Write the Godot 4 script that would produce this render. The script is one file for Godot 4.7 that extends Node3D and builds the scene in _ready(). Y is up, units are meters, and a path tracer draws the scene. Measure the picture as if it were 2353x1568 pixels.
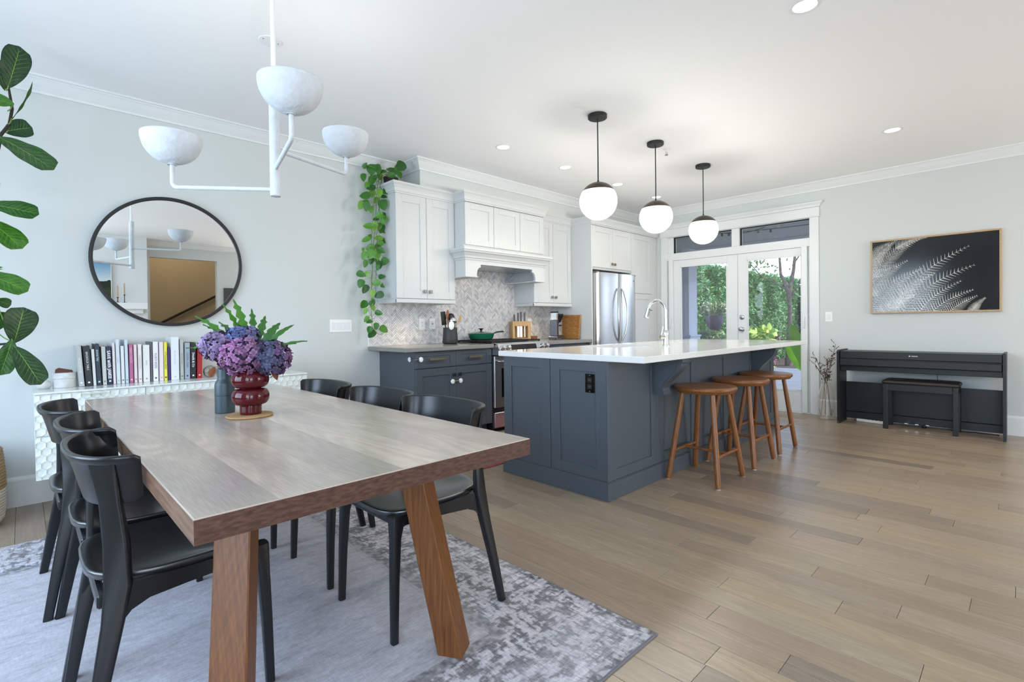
extends Node3D

# ---------------------------------------------------------------- room numbers (metres; the camera stands over x = 0, z = 0)
const XR := 6.73      # right wall
const ZB := -4.46     # back wall
const XL := -1.7      # left wall
const ZF := 3.4       # front wall (behind the camera)
const CEIL := 2.74
const PW := 0.1243    # floor plank pitch

var M := {}           # materials
var used := {}        # names taken at top level
var rng := RandomNumberGenerator.new()


class MB:
	var v := PackedVector3Array()
	var n := PackedVector3Array()
	var t := PackedVector2Array()
	var c := PackedColorArray()
	var ix := PackedInt32Array()
	var col := Color.WHITE
	var colored := false

	func vert(p: Vector3, nn: Vector3, uv := Vector2.ZERO) -> int:
		v.append(p); n.append(nn); t.append(uv); c.append(col)
		return v.size() - 1

	func tri(a: int, b: int, d: int) -> void:
		var g = (v[b] - v[a]).cross(v[d] - v[a])
		if g.dot(n[a] + n[b] + n[d]) > 0.0:   # Godot's front faces run clockwise
			ix.append(a); ix.append(d); ix.append(b)
		else:
			ix.append(a); ix.append(b); ix.append(d)

	func quad(a: Vector3, b: Vector3, d: Vector3, e: Vector3, away := Vector3.ZERO, uvs := []) -> void:
		var nn = (d - a).cross(e - b).normalized()
		if away != Vector3.ZERO and nn.dot(away) < 0.0:
			nn = -nn
		var k = v.size()
		if uvs.is_empty():
			uvs = [Vector2(0, 0), Vector2(1, 0), Vector2(1, 1), Vector2(0, 1)]
		vert(a, nn, uvs[0]); vert(b, nn, uvs[1]); vert(d, nn, uvs[2]); vert(e, nn, uvs[3])
		tri(k, k + 1, k + 2); tri(k, k + 2, k + 3)

	func flat_tri(a: Vector3, b: Vector3, d: Vector3, away := Vector3.ZERO) -> void:
		var nn = (b - a).cross(d - a).normalized()
		if away != Vector3.ZERO and nn.dot(away) < 0.0:
			nn = -nn
		var k = v.size()
		vert(a, nn); vert(b, nn); vert(d, nn)
		tri(k, k + 1, k + 2)

	# a box from corner to corner with chamfered edges
	func bx(x0: float, y0: float, z0: float, x1: float, y1: float, z1: float, bev := 0.002, xf := Transform3D.IDENTITY) -> void:
		var ctr = Vector3(x0 + x1, y0 + y1, z0 + z1) * 0.5
		var h = Vector3(absf(x1 - x0), absf(y1 - y0), absf(z1 - z0)) * 0.5
		var b = minf(bev, minf(h.x, minf(h.y, h.z)) * 0.49)
		var ax = [Vector3.RIGHT, Vector3.UP, Vector3.BACK]
		var hh = [h.x, h.y, h.z]
		for i in 3:
			var j = (i + 1) % 3
			var k = (i + 2) % 3
			for s in [-1.0, 1.0]:
				var pts = []
				for q in [[-1, -1], [1, -1], [1, 1], [-1, 1]]:
					var p = ax[i] * hh[i] * s + ax[j] * (hh[j] - b) * q[0] + ax[k] * (hh[k] - b) * q[1]
					pts.append(xf * (ctr + p))
				quad(pts[0], pts[1], pts[2], pts[3], xf.basis * (ax[i] * s))
		if b < 0.0002:
			return
		for i in 3:
			var j = (i + 1) % 3
			var k = (i + 2) % 3
			for sj in [-1.0, 1.0]:
				for sk in [-1.0, 1.0]:
					var p1 = ax[j] * hh[j] * sj + ax[k] * (hh[k] - b) * sk
					var p2 = ax[j] * (hh[j] - b) * sj + ax[k] * hh[k] * sk
					var e = ax[i] * (hh[i] - b)
					quad(xf * (ctr + p1 - e), xf * (ctr + p1 + e), xf * (ctr + p2 + e), xf * (ctr + p2 - e), xf.basis * (ax[j] * sj + ax[k] * sk))
		for sx in [-1.0, 1.0]:
			for sy in [-1.0, 1.0]:
				for sz in [-1.0, 1.0]:
					var q = Vector3(sx * h.x, sy * h.y, sz * h.z)
					flat_tri(xf * (ctr + q - Vector3(0, sy * b, sz * b)), xf * (ctr + q - Vector3(sx * b, 0, sz * b)), xf * (ctr + q - Vector3(sx * b, sy * b, 0)), xf.basis * Vector3(sx, sy, sz))

	# a grid of points [row][column] with smooth normals; closed joins the last column to the first
	func grid(P: Array, closed := false, flip := false, uvs := Vector2(1, 1), creased := false) -> void:
		var R = P.size()
		var C = P[0].size()
		var base = v.size()
		var CC = C + 1 if closed else C
		if creased:
			for i in R - 1:
				for j in CC - 1:
					var j2 = (j + 1) % C
					var nn = (P[i + 1][j2] - P[i][j]).cross(P[i + 1][j] - P[i][j2]).normalized()
					if flip: nn = -nn
					quad(P[i][j], P[i][j2], P[i + 1][j2], P[i + 1][j], nn)
			return
		for i in R:
			for j in CC:
				var jj = j % C
				var a = P[i][(jj + 1) % C] if (closed or jj < C - 1) else P[i][jj]
				var b = P[i][(jj + C - 1) % C] if (closed or jj > 0) else P[i][jj]
				var u = P[mini(i + 1, R - 1)][jj]
				var d = P[maxi(i - 1, 0)][jj]
				var du = a - b
				var dv = u - d
				var nn = dv.cross(du)
				if nn.length_squared() < 1e-16:   # at a pole: look one ring further
					var i2 = 1 if i == 0 else (R - 2 if i == R - 1 else i)
					var a2 = P[i2][(jj + 1) % C] if (closed or jj < C - 1) else P[i2][jj]
					var b2 = P[i2][(jj + C - 1) % C] if (closed or jj > 0) else P[i2][jj]
					nn = dv.cross(a2 - b2)
				nn = nn.normalized()
				if flip: nn = -nn
				vert(P[i][jj], nn, Vector2(float(j) / (CC - 1) * uvs.x, float(i) / (R - 1) * uvs.y))
		for i in R - 1:
			for j in CC - 1:
				var k = base + i * CC + j
				tri(k, k + 1, k + CC + 1); tri(k, k + CC + 1, k + CC)

	# profile: Vector2(radius, height) from bottom to top
	func lathe(prof: Array, seg := 24, at := Vector3.ZERO, xf := Transform3D.IDENTITY) -> void:
		var P = []
		for p in prof:
			var row = []
			for k in seg:
				var a = TAU * k / seg
				row.append(xf * (at + Vector3(cos(a) * maxf(p.x, 0.00001), p.y, -sin(a) * maxf(p.x, 0.00001))))
			P.append(row)
		grid(P, true, true)

	# split into pieces at profile points that repeat (sharp edges)
	func lathe_sharp(prof: Array, seg := 24, at := Vector3.ZERO, xf := Transform3D.IDENTITY) -> void:
		for i in prof.size() - 1:
			lathe([prof[i], prof[i + 1]], seg, at, xf)

	func tube(path: Array, rad, seg := 10, caps := true) -> void:
		var P = []
		var up = Vector3.UP
		var N = path.size()
		var prev = Vector3.ZERO
		for i in N:
			var d = (path[mini(i + 1, N - 1)] - path[maxi(i - 1, 0)]).normalized()
			var x
			if prev == Vector3.ZERO:
				x = d.cross(up if absf(d.dot(up)) < 0.9 else Vector3.RIGHT).normalized()
			else:
				x = (prev - d * prev.dot(d)).normalized()
			prev = x
			var y = x.cross(d).normalized()
			var r = rad[i] if rad is Array else rad
			var row = []
			for k in seg:
				var a = TAU * k / seg
				row.append(path[i] + (x * cos(a) + y * sin(a)) * r)
			P.append(row)
		grid(P, true)
		if caps:
			for e in [0, N - 1]:
				var d = (path[1] - path[0]).normalized() * -1.0 if e == 0 else (path[N - 1] - path[N - 2]).normalized()
				fan(P[e], d)

	func fan(pts: Array, nn: Vector3) -> void:
		var m = Vector3.ZERO
		for p in pts: m += p
		m /= pts.size()
		var k = v.size()
		vert(m, nn)
		for p in pts: vert(p, nn)
		for i in pts.size():
			tri(k, k + 1 + i, k + 1 + (i + 1) % pts.size())

	# outline in 2D extruded from z0 to z1 (in the frame xf)
	func prism(poly: PackedVector2Array, z0: float, z1: float, xf := Transform3D.IDENTITY) -> void:
		var idx = Geometry2D.triangulate_polygon(poly)
		for zz in [z0, z1]:
			var nn = xf.basis * Vector3(0, 0, 1.0 if zz == maxf(z0, z1) else -1.0)
			var k = v.size()
			for p in poly: vert(xf * Vector3(p.x, p.y, zz), nn, p)
			for i in range(0, idx.size(), 3):
				tri(k + idx[i], k + idx[i + 1], k + idx[i + 2])
		var cw = 1.0 if Geometry2D.is_polygon_clockwise(poly) else -1.0
		for i in poly.size():
			var a = poly[i]
			var b = poly[(i + 1) % poly.size()]
			var d = (b - a).orthogonal() * -cw
			quad(xf * Vector3(a.x, a.y, z0), xf * Vector3(b.x, b.y, z0), xf * Vector3(b.x, b.y, z1), xf * Vector3(a.x, a.y, z1), xf.basis * Vector3(d.x, d.y, 0))

	# a moulding: profile of Vector2(out of the wall, height) run along a level path; out is to the right of travel seen from above with z towards you
	func moulding(path: Array, prof: Array, closed_ends := true) -> void:
		var N = path.size()
		var rows = []
		for i in N:
			var d0 = (path[i] - path[maxi(i - 1, 0)]).normalized() if i > 0 else (path[1] - path[0]).normalized()
			var d1 = (path[mini(i + 1, N - 1)] - path[i]).normalized() if i < N - 1 else d0
			var n0 = Vector3(-d0.z, 0, d0.x)
			var n1 = Vector3(-d1.z, 0, d1.x)
			var m = (n0 + n1).normalized()
			m /= maxf(m.dot(n0), 0.2)
			var row = []
			for p in prof: row.append(path[i] + m * p.x + Vector3(0, p.y, 0))
			rows.append(row)
		for i in N - 1:
			var d = (path[i + 1] - path[i]).normalized()
			var nn = Vector3(-d.z, 0, d.x)
			for j in prof.size() - 1:
				var e = prof[j + 1] - prof[j]
				var o = nn * e.y + Vector3(0, -e.x, 0)
				quad(rows[i][j], rows[i + 1][j], rows[i + 1][j + 1], rows[i][j + 1], o)
		if closed_ends:
			fan(rows[0], -(path[1] - path[0]).normalized())
			fan(rows[N - 1], (path[N - 1] - path[N - 2]).normalized())

	func done() -> ArrayMesh:
		var a = []
		a.resize(Mesh.ARRAY_MAX)
		a[Mesh.ARRAY_VERTEX] = v
		a[Mesh.ARRAY_NORMAL] = n
		a[Mesh.ARRAY_TEX_UV] = t
		if colored: a[Mesh.ARRAY_COLOR] = c
		a[Mesh.ARRAY_INDEX] = ix
		var m = ArrayMesh.new()
		m.add_surface_from_arrays(Mesh.PRIMITIVE_TRIANGLES, a)
		return m


# ---------------------------------------------------------------- naming and tagging
func numbered(called: String) -> String:
	if not used.has(called):
		used[called] = 0
		return called
	used[called] += 1
	return "%s_%03d" % [called, used[called]]

func tag(o: Node, label: String, category: String, group := "", kind := "") -> void:
	if label: o.set_meta("label", label)
	if category: o.set_meta("category", category)
	if group: o.set_meta("group", group)
	if kind: o.set_meta("kind", kind)

func thing(called: String, label: String, category: String, at := Vector3.ZERO, turn := 0.0, group := "") -> Node3D:
	var o = Node3D.new()
	o.name = numbered(called)
	add_child(o)
	o.position = at
	o.rotation.y = turn
	tag(o, label, category, group)
	return o

func part(parent: Node, called: String, shape, mat: Material, at := Vector3.ZERO, label := "") -> MeshInstance3D:
	var o = MeshInstance3D.new()
	o.name = numbered(called) if parent == self else called
	o.mesh = shape.done() if shape is MB else shape
	o.material_override = mat
	o.position = at
	parent.add_child(o, true)
	if label: o.set_meta("label", label)
	return o

func single(called: String, shape, mat: Material, label: String, category: String, at := Vector3.ZERO, turn := 0.0, group := "") -> MeshInstance3D:
	var o = part(self, called, shape, mat, at)
	o.rotation.y = turn
	tag(o, label, category, group)
	return o

func struct(called: String, shape, mat: Material, label: String, parent: Node = self) -> MeshInstance3D:
	var o = part(parent, called, shape, mat)
	if parent == self:
		tag(o, label, "", "", "structure")
	return o

func dup(o: Node3D, label: String, at: Vector3, turn := 0.0) -> Node3D:
	var c = o.duplicate()
	var base_name = String(o.name)
	c.name = numbered(base_name)
	add_child(c)
	c.position = at
	c.rotation.y = turn
	c.set_meta("label", label)
	return c

func letters(text: String, size: float, depth := 0.0006, font := "Droid Sans", bold := false) -> TextMesh:
	var t = TextMesh.new()
	var f = SystemFont.new()
	f.font_names = PackedStringArray([font])
	if bold: f.font_weight = 700
	t.font = f
	t.text = text
	t.font_size = 32
	t.pixel_size = size / 32.0
	t.depth = depth
	t.curve_step = 1.0
	return t


# ---------------------------------------------------------------- materials
func mat(hex: String, rough := 0.6, metal := 0.0) -> StandardMaterial3D:
	var m = StandardMaterial3D.new()
	m.albedo_color = Color(hex)
	m.roughness = rough
	m.metallic = metal
	return m

func noise(freq := 1.0, oct := 3, sd := 1, kind := FastNoiseLite.TYPE_SIMPLEX_SMOOTH) -> FastNoiseLite:
	var f = FastNoiseLite.new()
	f.noise_type = kind
	f.seed = sd
	f.frequency = freq
	f.fractal_octaves = oct
	f.fractal_type = FastNoiseLite.FRACTAL_FBM if oct > 1 else FastNoiseLite.FRACTAL_NONE
	return f

func noise_tex(freq: float, oct: int, lo: Color, hi: Color, size := 256, sd := 1, bump := false, kind := FastNoiseLite.TYPE_SIMPLEX_SMOOTH) -> NoiseTexture2D:
	var t = NoiseTexture2D.new()
	t.noise = noise(freq, oct, sd, kind)
	t.seamless = true
	t.width = size
	t.height = size
	var g = Gradient.new()
	g.set_color(0, lo)
	g.set_color(1, hi)
	t.color_ramp = g
	t.as_normal_map = bump
	return t

func picture(w: int, h: int, f: Callable) -> ImageTexture:
	var b = PackedByteArray()
	b.resize(w * h * 3)
	var k = 0
	for y in h:
		for x in w:
			var q: Color = f.call(x, y)
			b[k] = clampi(int(q.r * 255.0), 0, 255)
			b[k + 1] = clampi(int(q.g * 255.0), 0, 255)
			b[k + 2] = clampi(int(q.b * 255.0), 0, 255)
			k += 3
	return ImageTexture.create_from_image(Image.create_from_data(w, h, false, Image.FORMAT_RGB8, b))

func tri_tex(m: StandardMaterial3D, tex: Texture2D, scale: Vector3, world := false) -> StandardMaterial3D:
	m.albedo_texture = tex
	m.uv1_triplanar = true
	m.uv1_world_triplanar = world
	m.uv1_scale = scale
	return m


func oak_picture() -> ImageTexture:   # relative tone of oak: pores, growth rings; one repeat is 16 planks by 8 m
	var n1 = noise(1.0, 2, 11)
	var n2 = noise(1.0, 1, 12)
	var n3 = noise(1.0, 2, 13)
	return picture(1024, 2048, func(x, y):
		var u = x / 1024.0 * 16.0 * PW
		var w = y / 2048.0 * 8.0
		var pl = floorf(u / PW)
		var off = pl * 7.31
		var warp = n1.get_noise_2d(u * 9.0 + off * 3.0, w * 0.9 + off)
		var ring = sin((u - (pl + 0.5) * PW) * 210.0 + warp * 16.0)
		var pore = n2.get_noise_2d(u * 420.0, w * 7.0 + off)
		var broad = n3.get_noise_2d(u * 14.0, w * 1.1 + off)
		var g = 0.88 + 0.045 * ring * (0.5 + 0.5 * broad) + 0.05 * pore + 0.05 * broad
		if pore > 0.42: g -= 0.10 * (0.5 + broad)
		return Color(g, g * 0.992, g * 0.98))

func walnut_picture(sd: int, boards: float, streak: float) -> ImageTexture:
	var n1 = noise(1.0, 3, sd)
	var n2 = noise(1.0, 1, sd + 1)
	var n3 = noise(1.0, 2, sd + 2)
	return picture(512, 1024, func(x, y):
		var u = x / 512.0
		var w = y / 1024.0 * 2.5
		var b = floorf(u * boards)
		var off = b * 5.7
		var warp = n1.get_noise_2d(u * 2.2 + off, w * 0.55 + off)
		var ring = sin(u * 44.0 + warp * 26.0 + off)
		var fine = n2.get_noise_2d(u * 260.0, w * 9.0)
		var cloud = n3.get_noise_2d(u * 3.4 + off, w * 0.9)
		var g = 0.84 + 0.026 * ring * (0.6 + cloud) + 0.045 * fine + streak * cloud
		g += 0.035 * sin(b * 2.4)
		return Color(g, g * (0.985 - 0.02 * cloud), g * (0.965 - 0.04 * cloud)))

func rug_picture() -> ImageTexture:   # faded oriental pattern: border bands with worn motifs, streaky field
	var n1 = noise(1.0, 3, 31)
	var n2 = noise(1.0, 1, 32)
	var n3 = noise(1.0, 3, 33)
	var n4 = noise(1.0, 2, 34)
	return picture(1024, 1024, func(x, y):
		var u = x / 1024.0 * 2.5
		var w = y / 1024.0 * 2.72
		var e = minf(minf(u, 2.5 - u), minf(w, 2.72 - w))
		var wear = n1.get_noise_2d(u * 2.4, w * 2.4) * 0.5 + 0.5
		var scratch = n2.get_noise_2d(u * 22.0, w * 150.0)
		var scratch2 = n2.get_noise_2d(u * 150.0, w * 22.0)
		var speck = n3.get_noise_2d(u * 26.0, w * 26.0)
		var g = 0.80
		if e < 0.375:
			var m = sin(u * 27.0 + 1.2 * n4.get_noise_2d(u * 5.0, w * 5.0)) * sin(w * 27.0 + 1.2 * n4.get_noise_2d(w * 5.0, u * 5.0))
			var worn = n3.get_noise_2d(u * 9.0, w * 42.0)
			var worn2 = n3.get_noise_2d(u * 42.0 + 7.0, w * 9.0)
			var fig = smoothstep(0.10, 0.65, absf(m) * 0.55 + 0.75 * maxf(worn, worn2) + 0.45 * speck)
			g -= 0.36 * fig * (0.25 + 0.95 * wear)
			for band in [0.055, 0.085, 0.315, 0.345]:
				if absf(e - band) < 0.007: g += 0.05
			if e < 0.05: g -= 0.10 * (0.5 + 0.5 * speck)
			g += 0.08 * maxf(scratch, scratch2) - 0.05 * maxf(0.0, n2.get_noise_2d(u * 60.0, w * 210.0))
		elif e < 0.42:
			g -= (0.30 * (0.55 + 0.7 * speck) * (0.5 + wear))
		else:
			g += 0.035 * n3.get_noise_2d(u * 3.0, w * 14.0) + 0.055 * scratch - 0.09 * maxf(0.0, n3.get_noise_2d(u * 5.0 + 9.0, w * 22.0))
			if e < 0.44: g -= 0.04
		g += 0.03 * scratch2
		g += 0.04 if (x + y) % 2 == 0 else -0.02
		return Color(g, g * 0.992, g * 1.005))

func leaf_picture(hi: Color, lo: Color, vein: Color, count: int, sd: int) -> ImageTexture:
	var n1 = noise(1.0, 2, sd)
	return picture(192, 256, func(x, y):
		var u = (x / 191.0 - 0.5) * 2.0
		var w = y / 255.0
		var tone = clampf(0.5 + 0.6 * n1.get_noise_2d(u * 2.5, w * 3.5) + 0.18 * sin(w * 40.0 + absf(u) * -14.0), 0.0, 1.0)
		var q = lo.lerp(hi, tone)
		var a = absf(u)
		var vv = 0.0
		if a < 0.035 * (1.3 - w): vv = 1.0
		var s = (w - a * 0.30 + 0.06 * a * a + (0.03 if u > 0.0 else 0.0)) * count
		var fr = absf(s - roundf(s)) / count
		if fr < 0.0065 * (1.15 - a) and a < 0.93: vv = maxf(vv, 0.75)
		return q.lerp(vein, vv))

func fern_picture() -> ImageTexture:
	var W = 1040
	var H = 800
	var im = Image.create(W, H, false, Image.FORMAT_RGB8)
	im.fill(Color(0.030, 0.033, 0.034))
	var r = RandomNumberGenerator.new()
	r.seed = 5
	var stroke = func(a: Vector2, b: Vector2, w0: float, w1: float, q: Color):
		var L = a.distance_to(b)
		var k = maxi(2, int(L / 1.3))
		for i in k + 1:
			var s = float(i) / k
			var p = a.lerp(b, s)
			var w = lerpf(w0, w1, s)
			im.fill_rect(Rect2i(int(p.x - w * 0.5), int(p.y - w * 0.5), maxi(1, int(w + 0.5)), maxi(1, int(w + 0.5))), q)
	# [base x, base y, tip x, tip y, leaflet length, leaflets are themselves feathered]
	var fronds = [[-0.10, 0.62, 0.16, 0.10, 0.15, 1], [-0.06, 0.80, 0.30, 0.30, 0.15, 1], [0.00, 0.52, 0.40, 0.02, 0.13, 1], [-0.05, 1.05, 0.42, 0.42, 0.17, 1], [0.10, 1.1, 0.52, 0.50, 0.15, 1],
		[0.20, 0.98, 0.78, 0.17, 0.15, 2], [0.22, 1.10, 0.82, 0.42, 0.16, 2], [0.35, 1.16, 0.72, 0.62, 0.12, 0], [0.44, 1.14, 0.81, 0.74, 0.11, 0], [0.58, 1.16, 0.84, 0.82, 0.10, 0], [0.80, 1.08, 0.90, 0.85, 0.05, 0], [-0.04, 0.35, 0.22, 0.0, 0.11, 1], [0.05, 1.12, 0.36, 0.78, 0.12, 1], [0.2, 0.12, 0.46, 0.0, 0.06, 0]]
	for f in fronds:
		var a = Vector2(f[0] * W, f[1] * H)
		var b = Vector2(f[2] * W, f[3] * H)
		var bend = (b - a).orthogonal() * 0.10
		var N = 26 if f[5] > 0 else 22
		var prev = a
		for i in range(1, N + 1):
			var s = float(i) / N
			var p = a.lerp(b, s) + bend * sin(s * PI)
			var q = Color(0.80, 0.79, 0.76) * r.randf_range(0.82, 1.05)
			stroke.call(prev, p, 4.5 - 2.5 * s, 4.0 - 2.5 * s, q)
			var d = (p - prev).normalized()
			var L = f[4] * W * (1.02 - s) * (0.75 + 0.25 * sin(s * PI)) * 1.05 + 8.0
			for side in [-1.0, 1.0]:
				var dir = d.rotated(side * 1.12)
				var e = p + dir * L + d * L * 0.15
				if (f[5] == 1 or (f[5] == 2 and s < 0.55)) and L > 40.0:
					stroke.call(p, e, 2.2, 1.2, q)
					var n2 = int(L / 10.0)
					for j in range(1, n2):
						var s2 = float(j) / n2
						var p2 = p.lerp(e, s2)
						for sd in [-1.0, 1.0]:
							stroke.call(p2, p2 + dir.rotated(sd * 1.0) * 16.0 * (1.08 - s2), 3.6, 1.6, q * r.randf_range(0.85, 1.08))
				else:
					stroke.call(p, e, 7.0 if L > 30.0 else 5.0, 2.0, q)
			prev = p
	return ImageTexture.create_from_image(im)

func materials() -> void:
	M.wall = mat("d0d4d2", 0.9)
	M.ceiling = mat("f4f5f6", 0.95)
	M.trim = mat("e2e5e5", 0.45)
	M.beige = mat("b6aa93", 0.9)
	M.cab_white = mat("d0d3d3", 0.42)
	M.cab_grey = mat("4d555d", 0.36)
	M.gap = mat("141414", 0.9)
	M.bronze = mat("8f7f62", 0.38, 0.85)
	M.pewter = mat("87857f", 0.4, 0.8)
	M.quartz = mat("e9e9e6", 0.10)
	M.quartz.metallic_specular = 0.55
	M.counter = mat("8b8a86", 0.22)
	M.steel = mat("c5c6c8", 0.24, 0.95)
	M.steel_side = mat("8d8478", 0.42, 0.6)
	M.chrome = mat("e6e8ea", 0.06, 1.0)
	M.black_gloss = mat("0b0b0c", 0.12)
	M.black = mat("141517", 0.45)
	M.iron = mat("1d1b1a", 0.55, 0.3)
	M.chair = mat("16181b", 0.30)
	M.chair_seat = mat("26282a", 0.30)
	M.chair_seat.metallic_specular = 0.68
	M.chair_seat.clearcoat_enabled = true
	M.chair_seat.clearcoat = 0.5
	M.chair_seat.clearcoat_roughness = 0.3
	M.piano = mat("17181a", 0.42)
	M.leather_black = mat("241d1b", 0.42)
	M.white = mat("f0f0ee", 0.4)
	M.white_matt = mat("e8ebed", 0.75)
	M.felt = mat("e4e2de", 0.95)
	M.mirror = mat("f4f6f6", 0.0, 1.0)
	M.pane = mat("ffffff", 0.02)
	M.pane.metallic_specular = 0.3
	M.pane.transparency = BaseMaterial3D.TRANSPARENCY_ALPHA
	M.pane.albedo_color = Color(1, 1, 1, 0.03)
	M.glass = mat("f3ede4", 0.02)
	M.glass.transparency = BaseMaterial3D.TRANSPARENCY_ALPHA
	M.glass.albedo_color = Color(0.86, 0.80, 0.72, 0.16)
	M.vase = mat("4d1016", 0.07)
	M.vase.metallic_specular = 0.45
	M.bottle = mat("37474d", 0.42)
	M.bowl_wood = mat("8a5a34", 0.5)
	M.maple = tri_tex(mat("d9b27c", 0.45), noise_tex(0.02, 3, Color(0.82, 0.80, 0.76), Color(1, 1, 1), 256, 61), Vector3(9, 1.2, 9))
	M.board = tri_tex(mat("bd8b4c", 0.45), noise_tex(0.02, 3, Color(0.72, 0.66, 0.58), Color(1, 1, 1), 256, 62), Vector3(2.0, 14, 2.0))
	M.cork = tri_tex(mat("d3ae7e", 0.9), noise_tex(0.09, 3, Color(0.62, 0.56, 0.48), Color(1, 1, 1), 256, 63), Vector3(8, 8, 8))
	M.stool = tri_tex(mat("9a6437", 0.34), noise_tex(0.018, 3, Color(0.70, 0.63, 0.56), Color(1, 1, 1), 256, 64), Vector3(16, 1.3, 16))
	M.stool_seat = tri_tex(mat("8f5c30", 0.32), noise_tex(0.018, 3, Color(0.74, 0.68, 0.62), Color(1, 1, 1), 256, 65), Vector3(1.2, 12, 12))
	M.walnut_leg = tri_tex(mat("8b5a2b", 0.42), noise_tex(0.016, 4, Color(0.62, 0.54, 0.47), Color(1, 1, 1), 512, 66), Vector3(15, 0.55, 15))
	M.walnut_top = mat("d5c8bc", 0.22)
	M.walnut_top.albedo_texture = walnut_picture(41, 6.0, 0.10)
	M.walnut_edge = tri_tex(mat("634538", 0.5), noise_tex(0.03, 4, Color(0.60, 0.52, 0.47), Color(1, 1, 1), 256, 67), Vector3(3.5, 12, 3.5))
	M.walnut_side = tri_tex(mat("8f7058", 0.45), noise_tex(0.02, 4, Color(0.68, 0.60, 0.54), Color(1, 1, 1), 256, 68), Vector3(9, 9, 0.9))
	M.rug = mat("efedf0", 0.98)
	M.rug.albedo_texture = rug_picture()
	M.rug_back = mat("77757a", 0.98)
	M.runner = tri_tex(mat("b4545a", 0.98), noise_tex(0.05, 2, Color(0.75, 0.7, 0.7), Color(1, 1, 1), 128, 69), Vector3(8, 8, 8))
	M.runner_motif = mat("ddc3c2", 0.98)
	var oak = oak_picture()
	for k in 7:   # planks of slightly different tone
		var m = mat(["b7a48f", "b09e8b", "ad9983", "b7a58e", "a39382", "998a7b", "baa68b"][k], 0.30)
		m.albedo_texture = oak
		m.heightmap_enabled = true
		m.heightmap_texture = oak
		m.heightmap_scale = 0.05
		M["oak%d" % k] = m
	for k in 6:   # marble tiles
		M["tile%d" % k] = tri_tex(mat(["f1f0ed", "e8e8e7", "f4f2ee", "dcdcdd", "cfd0d3", "ece9e3"][k], 0.25), noise_tex(0.012, 4, Color(0.86, 0.86, 0.88), Color(1, 1, 1), 256, 71), Vector3(5, 5, 5), true)
	M.grout = mat("e2e0db", 0.9)
	M.marble = tri_tex(mat("e6e6e3", 0.35), noise_tex(0.01, 4, Color(0.82, 0.82, 0.83), Color(1, 1, 1), 256, 72), Vector3(6, 6, 6))
	M.honey = mat("e6ebe4", 0.42)
	M.frame_oak = tri_tex(mat("cfb088", 0.5), noise_tex(0.02, 3, Color(0.82, 0.78, 0.72), Color(1, 1, 1), 256, 73), Vector3(12, 12, 1.2))
	M.fern = mat("ffffff", 0.13)
	M.fern.albedo_texture = fern_picture()
	M.plaster = tri_tex(mat("dde2e6", 0.8), noise_tex(0.02, 3, Color(0.93, 0.93, 0.94), Color(1, 1, 1), 256, 74), Vector3(4, 4, 4))
	M.plaster.heightmap_enabled = true
	M.plaster.heightmap_texture = noise_tex(0.02, 3, Color.BLACK, Color.WHITE, 256, 75)
	M.plaster.heightmap_scale = 0.5
	M.cap = mat("5a5148", 0.34, 0.85)
	M.globe = mat("fbfaf5", 0.2)
	M.globe.emission_enabled = true
	M.globe.emission = Color(1.0, 0.98, 0.93)
	M.globe.emission_energy_multiplier = 0.95
	M.bulb = mat("ffffff", 0.4)
	M.bulb.emission_enabled = true
	M.bulb.emission = Color(1.0, 0.96, 0.9)
	M.bulb.emission_energy_multiplier = 2.0
	M.lens = mat("ffffff", 0.4)
	M.lens.emission_enabled = true
	M.lens.emission = Color(1.0, 0.97, 0.92)
	M.lens.emission_energy_multiplier = 2.2
	M.rope = tri_tex(mat("b49a70", 0.95), noise_tex(0.06, 2, Color(0.6, 0.55, 0.5), Color(1, 1, 1), 128, 76), Vector3(10, 10, 10))
	M.rope_white = tri_tex(mat("d9d4c8", 0.95), noise_tex(0.06, 2, Color(0.75, 0.73, 0.7), Color(1, 1, 1), 128, 77), Vector3(10, 10, 10))
	M.bark = tri_tex(mat("a08a76", 0.95), noise_tex(0.05, 3, Color(0.5, 0.46, 0.42), Color(1, 1, 1), 128, 78), Vector3(5, 1.2, 5))
	M.stem_dark = mat("2c2621", 0.8)
	M.stem = mat("6f8a3c", 0.6)
	M.twig = mat("5b4030", 0.8)
	M.seed = mat("4a2c1c", 0.7)
	M.dry = mat("8a5a34", 0.85)
	for k in 3:
		var m = mat("ffffff", 0.36)
		m.albedo_texture = leaf_picture([Color(0.16, 0.36, 0.10), Color(0.10, 0.27, 0.10), Color(0.26, 0.46, 0.10)][k], [Color(0.08, 0.23, 0.07), Color(0.05, 0.16, 0.07), Color(0.14, 0.33, 0.06)][k], Color(0.42, 0.58, 0.22), 9, 81 + k)
		m.backlight_enabled = true
		m.backlight = Color(0.18, 0.28, 0.08)
		M["fig%d" % k] = m
	for k in 4:
		var m = mat(["2f6b1f", "4d8a26", "6fa53a", "215018"][k], 0.38)
		m.backlight_enabled = true
		m.backlight = Color(0.20, 0.32, 0.08)
		M["vine%d" % k] = m
	for k in 2:
		var m = mat(["3f7d22", "2d6420"][k], 0.42)
		m.backlight_enabled = true
		m.backlight = Color(0.2, 0.32, 0.08)
		M["frond%d" % k] = m
	M.petal = mat("ffffff", 0.75)
	M.petal.vertex_color_use_as_albedo = true
	M.petal.backlight_enabled = true
	M.petal.backlight = Color(0.15, 0.12, 0.16)
	M.hedge = mat("ffffff", 0.7)
	M.hedge.vertex_color_use_as_albedo = true
	M.hedge.backlight_enabled = true
	M.hedge.backlight = Color(0.25, 0.32, 0.14)
	M.soil = mat("3a2e26", 0.95)
	M.patio = mat("6a7078", 0.85)
	M.pot = mat("3e4650", 0.5)
	M.stucco = mat("7d8b99", 0.9)
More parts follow.
